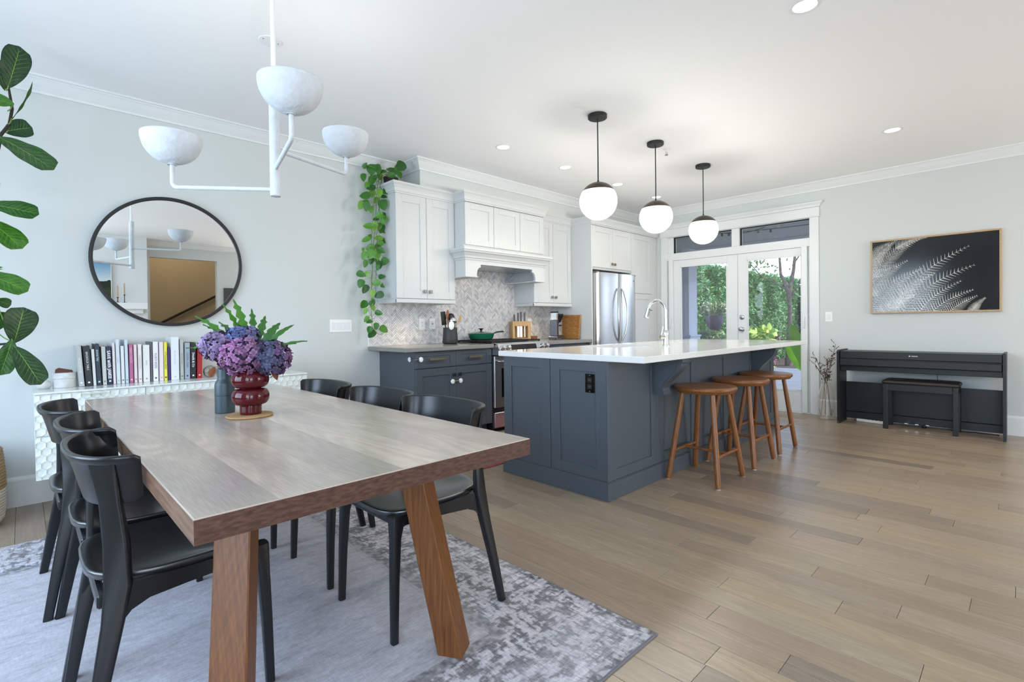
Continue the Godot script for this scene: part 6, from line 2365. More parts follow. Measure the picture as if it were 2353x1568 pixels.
func piano_wall() -> void:
	# framed fern picture
	var o = thing("framed_picture", "wide oak framed picture of pale ferns on black above the piano", "picture", Vector3(XR - 0.002, 1.184, -0.680), -PI / 2)
	var w = 0.517
	var h = 0.793
	var mb = MB.new()
	var f = 0.016
	mb.bx(-w, 0, 0, -w + f, h, 0.034, 0.0015)
	mb.bx(w - f, 0, 0, w, h, 0.034, 0.0015)
	mb.bx(-w + f, h - f, 0, w - f, h, 0.034, 0.0015)
	mb.bx(-w + f, 0, 0, w - f, f, 0.034, 0.0015)
	part(o, "frame", mb, M.frame_oak)
	mb = MB.new()
	mb.quad(Vector3(-w + f, h - f, 0.028), Vector3(w - f, h - f, 0.028), Vector3(w - f, f, 0.028), Vector3(-w + f, f, 0.028), Vector3(0, 0, 1))
	part(o, "print", mb, M.fern)
	mb = MB.new()
	mb.bx(-w + f, f, 0.0, w - f, h - f, 0.026, 0.0)
	part(o, "backing", mb, M.black)
	# digital piano; local +z looks into the room, +x towards the camera side
	o = thing("digital_piano", "black slim digital piano with closed lid against the right wall", "piano", Vector3(6.715, 0, -0.780), -PI / 2)
	var W = 0.655
	for s in [-1, 1]:
		mb = MB.new()
		var xa = s * W - (0.0 if s < 0 else 0.022)
		var P = PackedVector2Array([Vector2(0.08, 0.0), Vector2(0.08, 0.60), Vector2(0.02, 0.63), Vector2(0.02, 0.795), Vector2(0.365, 0.795), Vector2(0.405, 0.780), Vector2(0.405, 0.62), Vector2(0.395, 0.02), Vector2(0.405, 0.0)])
		var Q = PackedVector2Array()
		for p in P: Q.append(Vector2(-p.x, p.y))
		mb.prism(Q, xa, xa + 0.022, Transform3D(Basis(Vector3.UP, PI / 2), Vector3.ZERO))
		part(o, "side_panel", mb, M.piano)
	var iw = W - 0.023
	mb = MB.new()
	mb.bx(-iw, 0.705, 0.03, iw, 0.782, 0.385, 0.006)
	var lid = part(o, "key_lid", mb, M.piano)
	var logo = part(lid, "logo_lettering", letters("YAMAHA", 0.0125, 0.0006, "Droid Sans", true), M.white, Vector3(0.004, 0.7475, 0.3853))
	mb = MB.new()
	mb.lathe([Vector2(0.0058, 0), Vector2(0.0058, 0.0007), Vector2(0, 0.0007)], 16, Vector3.ZERO, Transform3D(Basis(Vector3.RIGHT, PI / 2), Vector3(-0.034, 0.7475, 0.385)))
	part(lid, "logo_roundel", mb, M.white)
	mb = MB.new()
	mb.bx(-iw, 0.628, 0.04, iw, 0.700, 0.402, 0.008)
	part(o, "key_bed", mb, M.piano)
	mb = MB.new()
	mb.bx(-iw, 0.700, 0.05, iw, 0.706, 0.375, 0.0)
	part(o, "lid_gap", mb, mat("3a302a", 0.5))
	mb = MB.new()
	mb.bx(-iw, 0.572, 0.06, iw, 0.628, 0.34, 0.004)
	part(o, "underside", mb, M.piano)
	mb = MB.new()
	mb.bx(-iw, 0.105, 0.10, iw, 0.432, 0.118, 0.002)
	part(o, "back_board", mb, M.piano)
	mb = MB.new()
	mb.bx(-iw, 0.028, 0.10, iw, 0.104, 0.135, 0.003)
	part(o, "pedal_board", mb, M.piano)
	for k in 3:
		mb = MB.new()
		var x = 0.0 + (k - 1) * 0.085
		mb.bx(x - 0.016, 0.036, 0.13, x + 0.016, 0.046, 0.205, 0.004)
		part(o, "pedal", mb, M.chrome, Vector3.ZERO, "polished pedal")
	mb = MB.new()
	mb.lathe([Vector2(0, 0), Vector2(0.018, 0), Vector2(0.018, 0.028), Vector2(0, 0.028)], 14, Vector3(0.05, 0, 0.12))
	part(o, "pedal_foot", mb, M.black)
	mb = MB.new()
	mb.tube([Vector3(-0.10, 0.574, 0.09), Vector3(-0.02, 0.556, 0.09), Vector3(0.06, 0.555, 0.09), Vector3(0.14, 0.572, 0.09)], 0.003, 6)
	mb.tube([Vector3(0.15, 0.575, 0.08), Vector3(0.152, 0.50, 0.075), Vector3(0.15, 0.43, 0.08)], 0.0025, 6)
	part(o, "cable", mb, M.black)
	mb = MB.new()
	mb.tube([Vector3(0.26, 0.006, 0.115), Vector3(0.36, 0.008, 0.145), Vector3(0.44, 0.006, 0.095), Vector3(0.51, 0.010, 0.13), Vector3(0.60, 0.006, 0.105)], 0.005, 7)
	part(o, "power_cord", mb, M.black)
	# bench
	o = thing("piano_bench", "black piano bench with a dark padded leather seat", "bench", Vector3(6.455, 0, -0.738), -PI / 2)
	var bw = 0.290
	var bd = 0.150
	mb = MB.new()
	var P2 = []
	for i in 9:
		var row = []
		var y = [0.463, 0.468, 0.478, 0.487, 0.494, 0.499, 0.502, 0.503, 0.503][i]
		var sc = [0.0, 0.006, 0.008, 0.006, 0.0, -0.010, -0.028, -0.07, -0.1499][i]
		for k in 40:
			var a = TAU * k / 40.0
			var cx = signf(cos(a)) * pow(absf(cos(a)), 0.18)
			var cz = signf(sin(a)) * pow(absf(sin(a)), 0.18)
			row.append(Vector3(cx * (bw + 0.006 + sc), y, cz * (bd + 0.006 + sc)))
		P2.append(row)
	mb.grid(P2, true, true)
	part(o, "cushion", mb, M.leather_black)
	mb = MB.new()
	for s in [-1, 1]:
		mb.bx(-bw + 0.04, 0.395, s * (bd - 0.013) - 0.010, bw - 0.04, 0.463, s * (bd - 0.013) + 0.010, 0.002)
		mb.bx(s * (bw - 0.013) - 0.010, 0.395, -bd + 0.04, s * (bw - 0.013) + 0.010, 0.463, bd - 0.04, 0.002)
	part(o, "apron", mb, M.piano)
	for sx in [-1, 1]:
		for sz in [-1, 1]:
			mb = MB.new()
			mb.bx(sx * (bw - 0.02) - 0.02, 0, sz * (bd - 0.02) - 0.02, sx * (bw - 0.02) + 0.02, 0.463, sz * (bd - 0.02) + 0.02, 0.003)
			part(o, "leg", mb, M.piano)
	# glass bottle with dried branches
	var gv = Vector3(6.535, 0, -1.588)
	o = thing("glass_vase", "tall clear glass bottle vase on the floor beside the piano", "vase", gv)
	mb = MB.new()
	mb.lathe([Vector2(0, 0.0005), Vector2(0.082, 0.0005), Vector2(0.086, 0.006), Vector2(0.086, 0.262), Vector2(0.083, 0.275), Vector2(0.046, 0.392), Vector2(0.045, 0.402)], 40)
	part(o, "bottle", mb, M.glass)
	mb = MB.new()
	mb.lathe([Vector2(0.0465, 0.400), Vector2(0.048, 0.403), Vector2(0.0455, 0.405), Vector2(0.0445, 0.402)], 40)
	mb.lathe([Vector2(0.0, 0.004), Vector2(0.080, 0.004), Vector2(0.084, 0.007)], 40)
	part(o, "rim", mb, M.glass)
	o = thing("dried_branches", "dried brown seed branches standing in the clear glass vase", "dried branches", gv)
	var r = RandomNumberGenerator.new()
	r.seed = 21
	var stalks = [[Vector3(0.045, 0.02, 0.03), Vector3(-0.10, 0.70, -0.085)], [Vector3(-0.045, 0.02, 0.0), Vector3(0.075, 0.84, 0.075)], [Vector3(0.05, 0.03, -0.02), Vector3(-0.03, 0.66, 0.03)], [Vector3(0.0, 0.02, 0.05), Vector3(-0.02, 0.62, -0.11)], [Vector3(-0.02, 0.02, -0.05), Vector3(0.05, 0.72, 0.05)]]
	for s in stalks:
		mb = MB.new()
		var path = []
		var neck = Vector3(r.randf_range(-0.02, 0.02), 0.395, r.randf_range(-0.02, 0.02))
		path.append(s[0] + Vector3(0, 0.09, 0) + Vector3(s[0].x * 0.35, 0, s[0].z * 0.35))
		path.append(s[0] + Vector3(0, 0.01, 0))
		for i in 12:
			var t = i / 11.0
			path.append(s[0].lerp(neck, t / 0.5) + Vector3(0, 0.01, 0) if t < 0.5 else neck.lerp(s[1], (t - 0.5) / 0.5))
		mb.tube(path, 0.0021, 6)
		part(o, "branch", mb, M.twig)
		mb = MB.new()
		var sd = MB.new()
		for k in 13:
			var t = 0.12 + 0.88 * k / 12.0
			var p = neck.lerp(s[1], t)
			var e = p + Vector3(r.randf_range(-0.05, 0.05), r.randf_range(0.0, 0.06), r.randf_range(-0.06, 0.06))
			mb.tube([p, (p + e) * 0.5 + Vector3(0, 0.006, 0), e], 0.0011, 5)
			for q in 3:
				var c = p.lerp(e, 0.45 + 0.27 * q) + Vector3(r.randf_range(-0.006, 0.006), 0, r.randf_range(-0.006, 0.006))
				sd.lathe([Vector2(0, -0.0065), Vector2(0.0042, -0.003), Vector2(0.0046, 0.002), Vector2(0, 0.007)], 6, c)
		part(o, "twigs", mb, M.twig)
		part(o, "seed_pods", sd, M.seed).set_meta("kind", "stuff")
	# white power strip under the piano
	o = thing("power_strip", "flat white power strip on the floor under the piano's left half", "power strip", Vector3(6.575, 0, -1.18), -PI / 2 - 0.22)
	mb = MB.new()
	mb.bx(-0.13, 0.001, -0.026, 0.13, 0.030, 0.026, 0.005)
	part(o, "strip", mb, M.white)
	mb = MB.new()
	for k in 6: mb.bx(-0.10 + k * 0.036, 0.0298, -0.012, -0.08 + k * 0.036, 0.0305, 0.012, 0.0)
	part(o, "sockets", mb, M.iron)



# ---------------------------------------------------------------- plants
# a leaf lying along +y from its base, face towards +z
func leaf_mesh(L: float, W: float, pa: float, pb: float, fold: float, curl: float, wave: float, nu := 8, nv := 12, droop := 0.0) -> MB:
	var mb = MB.new()
	var peak = pow(pa / (pa + pb), pa) * pow(pb / (pa + pb), pb)
	var P = []
	for i in nv + 1:
		var t = float(i) / nv
		var w = W * 0.5 * pow(maxf(t, 0.0005), pa) * pow(maxf(1.0 - t, 0.0), pb) / peak
		if i == 0: w = W * 0.03
		if i == nv: w = W * 0.02
		var row = []
		for j in nu + 1:
			var s = 2.0 * j / nu - 1.0
			var x = s * w
			var z = fold * absf(x) - curl * L * t * t + wave * L * sin(t * 17.0 + s * 1.5) * s * s - droop * L * absf(s) * t
			row.append(Vector3(x, t * L - 0.06 * L * absf(s) * absf(s) * (1.0 - t), z))
		P.append(row)
	mb.grid(P)
	return mb

func aim(base: Vector3, tip: Vector3, face: Vector3) -> Transform3D:
	var y = (tip - base).normalized()
	var z = (face - y * face.dot(y)).normalized()
	var x = y.cross(z).normalized()
	return Transform3D(Basis(x, y, z), base)

func plants() -> void:
	fig()
	pothos()

func fig() -> void:
	var foot = Vector3(-0.285, 0, -4.13)
	var o = thing("woven_basket", "tall woven rope basket planter, tan above and white below, at the left edge", "basket", foot)
	for b in 2:
		var mb = MB.new()
		var prof = []
		var rows = 13
		for k in rows * 4 + 1:
			var y = (0.0 if b == 0 else 0.215) + (0.215 if b == 0 else 0.225) * k / (rows * 4.0)
			var r = 0.190 + 0.014 * sin(clampf(y / 0.44, 0, 1) * PI) + 0.006 * absf(sin(k * PI / 4.0)) - 0.02 * smoothstep(0.05, 0.0, y)
			prof.append(Vector2(r, y))
		mb.lathe(prof, 40)
		if b == 0: mb.lathe([Vector2(0, 0.002), Vector2(0.17, 0.002)], 40)
		part(o, "white_coils" if b == 0 else "tan_coils", mb, M.rope_white if b == 0 else M.rope)
	var mb0 = MB.new()
	mb0.lathe([Vector2(0.0, 0.40), Vector2(0.186, 0.40)], 32)
	part(o, "soil", mb0, M.soil)
	var f = thing("fiddle_leaf_fig", "tall fiddle leaf fig with large glossy green leaves at the left edge", "plant", foot + Vector3(0, 0.405, 0))
	var up = func(p: Vector3): return p - f.position
	var mb = MB.new()
	mb.tube([Vector3(0, -0.003, 0), Vector3(0.03, 0.4, 0.06), Vector3(0.10, 0.9, 0.16), Vector3(0.15, 1.2, 0.22), up.call(Vector3(-0.095, 1.95, -3.86)), up.call(Vector3(-0.064, 2.165, -3.85)), up.call(Vector3(-0.029, 2.237, -3.86)), up.call(Vector3(-0.017, 2.323, -3.86)), up.call(Vector3(-0.030, 2.445, -3.865))], [0.017, 0.015, 0.013, 0.012, 0.009, 0.0085, 0.0075, 0.007, 0.005], 9)
	part(f, "trunk", mb, M.stem_dark)
	mb = MB.new()
	mb.tube([Vector3(0.02, 0.02, 0.0), Vector3(0.10, 0.35, 0.14), Vector3(0.16, 0.55, 0.22), up.call(Vector3(-0.09, 1.04, -3.86)), up.call(Vector3(-0.03, 1.045, -3.84)), up.call(Vector3(-0.035, 1.06, -3.86))], [0.012, 0.011, 0.010, 0.008, 0.006, 0.004], 8)
	part(f, "branch", mb, M.stem_dark)
	var list = [[Vector3(-0.030, 2.443, -3.860), Vector3(0.026, 2.666, -3.830), 0.102], [Vector3(-0.043, 2.448, -3.940), Vector3(-0.091, 2.641, -3.960), 0.076], [Vector3(-0.018, 2.252, -3.800), Vector3(0.086, 2.448, -3.750), 0.043], [Vector3(-0.013, 2.325, -3.790), Vector3(-0.102, 2.340, -3.790), 0.066], [Vector3(-0.047, 2.220, -3.960), Vector3(0.058, 2.271, -3.940), 0.096], [Vector3(-0.064, 2.122, -3.740), Vector3(0.142, 2.002, -3.660), 0.135], [Vector3(-0.103, 1.775, -3.780), Vector3(0.073, 1.754, -3.720), 0.096], [Vector3(-0.109, 1.697, -3.840), Vector3(0.011, 1.567, -3.770), 0.099], [Vector3(-0.134, 1.414, -3.790), Vector3(0.027, 1.336, -3.730), 0.099], [Vector3(-0.099, 1.280, -3.920), Vector3(-0.039, 1.258, -3.920), 0.050], [Vector3(-0.030, 1.056, -3.860), Vector3(0.016, 1.237, -3.840), 0.119], [Vector3(-0.039, 1.057, -3.810), Vector3(-0.083, 0.880, -3.780), 0.076], [Vector3(-0.025, 1.021, -3.760), Vector3(0.072, 0.831, -3.690), 0.092], [Vector3(-0.105, 1.115, -3.900), Vector3(-0.063, 1.214, -3.900), 0.059]]
	var faces = [Vector3(0.3, -0.25, 1.0), Vector3(0.6, -0.2, 1.0), Vector3(0.9, -0.1, 0.35), Vector3(0.2, 0.3, 1.0), Vector3(0.1, 0.4, 1.0), Vector3(0.1, 0.75, 0.8), Vector3(0.1, 0.6, 1.0), Vector3(0.1, 0.55, 1.0), Vector3(0.1, 0.6, 0.9), Vector3(0.3, 0.3, 1.0), Vector3(0.25, -0.1, 1.0), Vector3(0.2, 0.2, 1.0), Vector3(0.15, 0.35, 1.0), Vector3(0.4, 0.2, 1.0)]
	var tones = [1, 1, 0, 2, 1, 0, 0, 2, 2, 0, 1, 0, 1, 0]
	# a few more leaves out of the frame to the left fill the crown
	for k in 9:
		var y = 1.15 + 0.15 * k
		var b = Vector3(-0.12 + 0.02 * (k % 3), y, -3.88)
		list.append([b, b + Vector3(-0.20 - 0.02 * (k % 4), 0.05 - 0.05 * (k % 3), 0.12 * sin(k * 2.1)), 0.12])
		faces.append(Vector3(-0.2, 0.8, 0.6))
		tones.append(k % 3)
	for k in list.size():
		var q = list[k]
		var L = q[0].distance_to(q[1])
		var lm = leaf_mesh(L, q[2] * (0.55 if k == 2 else 1.22), 0.75, 0.36, 0.10 if k != 2 else 0.5, 0.12, 0.010, 10, 14)
		var m = part(f, "leaf", lm, M["fig%d" % tones[k]])
		m.transform = aim(up.call(q[0]), up.call(q[1]), faces[k])
		if k < 14:
			mb = MB.new()
			var near = Vector3(-0.035, q[0].y - 0.02, -3.86) if q[0].y > 1.9 else (Vector3(-0.10, q[0].y + 0.02, -3.86) if q[0].y > 1.3 else Vector3(-0.035, 1.05, -3.85))
			mb.tube([up.call(near), up.call((near + q[0]) * 0.5 + Vector3(0, -0.008, 0)), up.call(q[0])], 0.003, 6)
			part(f, "petiole", mb, M.stem)

func pothos() -> void:
	var o = thing("plant_pot", "dark plant pot half hidden on top of the left wall cabinet", "pot", Vector3(2.60, 2.4305 + 0.034, -4.33))
	var mb = MB.new()
	mb.lathe([Vector2(0, 0), Vector2(0.055, 0), Vector2(0.07, 0.07), Vector2(0.072, 0.09), Vector2(0.066, 0.09), Vector2(0.06, 0.07), Vector2(0, 0.066)], 24)
	part(o, "body", mb, M.stem_dark)
	var c = Vector3(2.60, 2.53, -4.33)
	var f = thing("trailing_vine", "green heart-leaved vine trailing down beside the white wall cabinet", "plant", c)
	var vines = [
		[Vector3(2.56, 2.60, -4.30), Vector3(2.47, 2.57, -4.27), Vector3(2.42, 2.45, -4.27), Vector3(2.41, 2.25, -4.28), Vector3(2.39, 2.0, -4.28), Vector3(2.37, 1.75, -4.29), Vector3(2.36, 1.50, -4.29), Vector3(2.35, 1.30, -4.29), Vector3(2.345, 1.12, -4.28), Vector3(2.37, 1.07, -4.27), Vector3(2.42, 1.03, -4.27), Vector3(2.47, 1.05, -4.27), Vector3(2.485, 1.085, -4.27)],
		[Vector3(2.57, 2.59, -4.31), Vector3(2.48, 2.55, -4.29), Vector3(2.45, 2.40, -4.29), Vector3(2.44, 2.15, -4.30), Vector3(2.42, 1.9, -4.30), Vector3(2.41, 1.65, -4.30), Vector3(2.40, 1.45, -4.30), Vector3(2.41, 1.38, -4.29)],
		[Vector3(2.56, 2.59, -4.28), Vector3(2.46, 2.56, -4.25), Vector3(2.38, 2.42, -4.25), Vector3(2.37, 2.2, -4.26), Vector3(2.35, 1.95, -4.27), Vector3(2.36, 1.7, -4.27), Vector3(2.34, 1.55, -4.27), Vector3(2.35, 1.35, -4.28)],
		[Vector3(2.58, 2.59, -4.33), Vector3(2.50, 2.54, -4.32), Vector3(2.47, 2.38, -4.32), Vector3(2.46, 2.1, -4.32), Vector3(2.45, 1.85, -4.32)],
		[Vector3(2.60, 2.58, -4.32), Vector3(2.66, 2.60, -4.25), Vector3(2.69, 2.66, -4.20)], [Vector3(2.58, 2.59, -4.30), Vector3(2.42, 2.60, -4.28), Vector3(2.33, 2.62, -4.30)]]
	for v in vines:
		var cv = Curve3D.new()
		for i in v.size():
			var tan_ = (v[mini(i + 1, v.size() - 1)] - v[maxi(i - 1, 0)]) * 0.17
			cv.add_point(v[i] - c, -tan_, tan_)
		var pts = []
		var len_ = cv.get_baked_length()
		var n = maxi(8, int(len_ / 0.03))
		for i in n + 1:
			var p = cv.sample_baked(len_ * i / n)
			pts.append(p + Vector3(rng.randf_range(-0.004, 0.004), 0, rng.randf_range(-0.004, 0.004)))
		mb = MB.new()
		mb.tube(pts, 0.0028, 6)
		part(f, "vine", mb, M.stem)
	var shapes = []
	for k in 3: shapes.append(leaf_mesh(1.0, [0.80, 0.90, 0.72][k], 0.42, 0.72, [0.12, 0.22, 0.30][k], [0.10, 0.18, 0.05][k], 0.02, 6, 9).done())
	var R = Vector3(0.716, 0, 0.698)
	var list = [[2.323, 2.617, -4.319, 0.057, 300], [2.284, 2.487, -4.279, 0.070, 100], [2.379, 2.585, -4.302, 0.095, 100], [2.425, 2.590, -4.271, 0.095, 80], [2.488, 2.580, -4.269, 0.057, 0], [2.573, 2.617, -4.278, 0.095, 200], [2.616, 2.630, -4.249, 0.076, 280], [2.609, 2.644, -4.161, 0.095, 250], [2.606, 2.549, -4.180, 0.070, 80], [2.527, 2.538, -4.203, 0.070, 180], [2.484, 2.546, -4.330, 0.070, 60], [2.361, 2.468, -4.267, 0.095, 100], [2.386, 2.506, -4.237, 0.051, 0], [2.321, 2.419, -4.282, 0.064, 100], [2.343, 2.400, -4.254, 0.076, 170], [2.436, 2.367, -4.263, 0.076, 110], [2.406, 2.371, -4.342, 0.064, 90], [2.511, 2.392, -4.251, 0.083, 20], [2.493, 2.344, -4.273, 0.051, 10], [2.310, 2.332, -4.311, 0.089, 190], [2.443, 2.314, -4.346, 0.064, 110], [2.458, 2.256, -4.237, 0.095, 70], [2.260, 2.229, -4.289, 0.083, 110], [2.287, 2.267, -4.257, 0.051, 200], [2.287, 2.212, -4.236, 0.076, 100], [2.345, 2.197, -4.257, 0.057, 80], [2.407, 2.150, -4.230, 0.070, 150], [2.502, 2.181, -4.299, 0.057, 0], [2.464, 2.115, -4.246, 0.076, 110], [2.410, 2.126, -4.292, 0.057, 180], [2.292, 2.033, -4.228, 0.083, 180], [2.364, 2.037, -4.236, 0.076, 100], [2.476, 2.067, -4.337, 0.064, 90], [2.522, 2.048, -4.332, 0.083, 100], [2.562, 2.028, -4.322, 0.095, 30], [2.270, 1.904, -4.224, 0.076, 150], [2.433, 1.945, -4.293, 0.076, 190], [2.337, 1.948, -4.269, 0.038, 60], [2.518, 1.933, -4.311, 0.070, 10], [2.443, 1.898, -4.284, 0.064, 170], [2.346, 1.850, -4.300, 0.076, 160], [2.438, 1.860, -4.304, 0.064, 70], [2.267, 1.817, -4.274, 0.038, 90], [2.363, 1.820, -4.274, 0.064, 90], [2.429, 1.822, -4.232, 0.076, 20], [2.269, 1.761, -4.261, 0.073, 120], [2.319, 1.777, -4.229, 0.086, 110], [2.390, 1.778, -4.239, 0.073, 90], [2.256, 1.683, -4.221, 0.067, 100], [2.340, 1.720, -4.263, 0.060, 110], [2.440, 1.734, -4.329, 0.060, 60], [2.414, 1.685, -4.238, 0.073, 90], [2.454, 1.719, -4.225, 0.073, 100], [2.391, 1.659, -4.232, 0.053, 90], [2.242, 1.593, -4.276, 0.073, 20], [2.280, 1.591, -4.257, 0.060, 170], [2.485, 1.587, -4.323, 0.063, 0], [2.374, 1.515, -4.242, 0.073, 170], [2.237, 1.505, -4.275, 0.073, 110], [2.301, 1.457, -4.313, 0.080, 110], [2.574, 1.507, -4.342, 0.073, 0], [2.331, 1.412, -4.239, 0.067, 80], [2.390, 1.402, -4.221, 0.080, 160], [2.398, 1.341, -4.338, 0.053, 60], [2.317, 1.326, -4.246, 0.040, 120], [2.277, 1.313, -4.297, 0.073, 120], [2.386, 1.286, -4.330, 0.060, 60], [2.300, 1.251, -4.312, 0.053, 120], [2.404, 1.235, -4.250, 0.067, 10], [2.268, 1.176, -4.237, 0.060, 120], [2.361, 1.156, -4.344, 0.060, 10], [2.386, 1.110, -4.270, 0.060, 90], [2.509, 1.081, -4.344, 0.080, 30], [2.309, 1.078, -4.257, 0.060, 110], [2.356, 1.038, -4.307, 0.080, 130]]
	for q in list:
		var p = Vector3(q[0], q[1], q[2])
		var a = deg_to_rad(q[4] + rng.randf_range(-12, 12))
		var d = (R * cos(a) - Vector3.UP * sin(a) + Vector3(-0.35, 0, 0.5) * rng.randf_range(0.0, 0.5)).normalized()
		var L = q[3] * 1.12
		if q[0] > 2.515 and q[1] < 2.46: p.z = minf(p.z, -4.2)
		p -= d * L * 0.5
		p.z = maxf(p.z, ZB + 0.03)
		if p.x > 2.50 and p.y < 2.47: p.x = 2.50
		var m = part(f, "leaf", shapes[rng.randi() % 3], M["vine%d" % ([0, 1, 0, 3, 1, 2, 0][rng.randi() % 7] if q[1] < 2.45 else [3, 0, 3, 0, 1, 3, 0][rng.randi() % 7])])
		var face = Vector3(-0.45 + rng.randf_range(-0.5, 0.5), 0.35 + rng.randf_range(-0.3, 0.3), 0.9)
		var tr = aim(p - c, p - c + d, face)
		m.transform = Transform3D(tr.basis.scaled_local(Vector3.ONE * L), tr.origin)
		# petiole to the nearest vine height
		var vx = 2.36 + 0.10 * clampf((p.y - 1.0) / 1.5, 0.0, 1.0)
		var root = Vector3(vx, p.y + 0.025, -4.28)
		if p.y > 2.47: root = c + Vector3(-0.02, 0.03, 0.02)
		mb = MB.new()
		mb.tube([root - c, (root + p) * 0.5 - c + Vector3(0, 0.008, 0), p - c], 0.0013, 5, false)
		part(f, "petiole", mb, M.stem)


# ---------------------------------------------------------------- outside the garden doors
func tuft_mesh(n: int, sd: int) -> ArrayMesh:
	var r = RandomNumberGenerator.new()
	r.seed = sd
	var mb = MB.new()
	for k in n:
		var d = Vector3(r.randf_range(-1, 1), r.randf_range(-0.3, 1.0), r.randf_range(-1, 1)).normalized()
		var s = d.cross(Vector3(r.randf_range(-1, 1), r.randf_range(-1, 1), r.randf_range(-1, 1))).normalized()
		var b = Vector3(r.randf_range(-0.4, 0.4), r.randf_range(-0.4, 0.4), r.randf_range(-0.4, 0.4))
		var w = r.randf_range(0.12, 0.2)
		mb.quad(b, b + d * 0.45 + s * w, b + d * r.randf_range(0.8, 1.1), b + d * 0.45 - s * w, Vector3(0, 0.3, 1))
	return mb.done()

func leaves_at(parent: Node, called: String, spots: Array, mesh: Mesh, m: Material) -> void:
	# spots: [place, size, colour]
	var mm = MultiMesh.new()
	mm.transform_format = MultiMesh.TRANSFORM_3D
	mm.use_colors = true
	mm.mesh = mesh
	mm.instance_count = spots.size()
	for k in spots.size():
		var q = spots[k]
		mm.set_instance_transform(k, Transform3D(Basis.from_euler(Vector3(rng.randf() * TAU, rng.randf() * TAU, rng.randf() * TAU)).scaled(Vector3.ONE * q[1]), q[0]))
		mm.set_instance_color(k, q[2].srgb_to_linear())
	var mi = MultiMeshInstance3D.new()
	mi.name = called
	mi.multimesh = mm
	mi.material_override = m
	mi.set_meta("kind", "stuff")
	parent.add_child(mi, true)

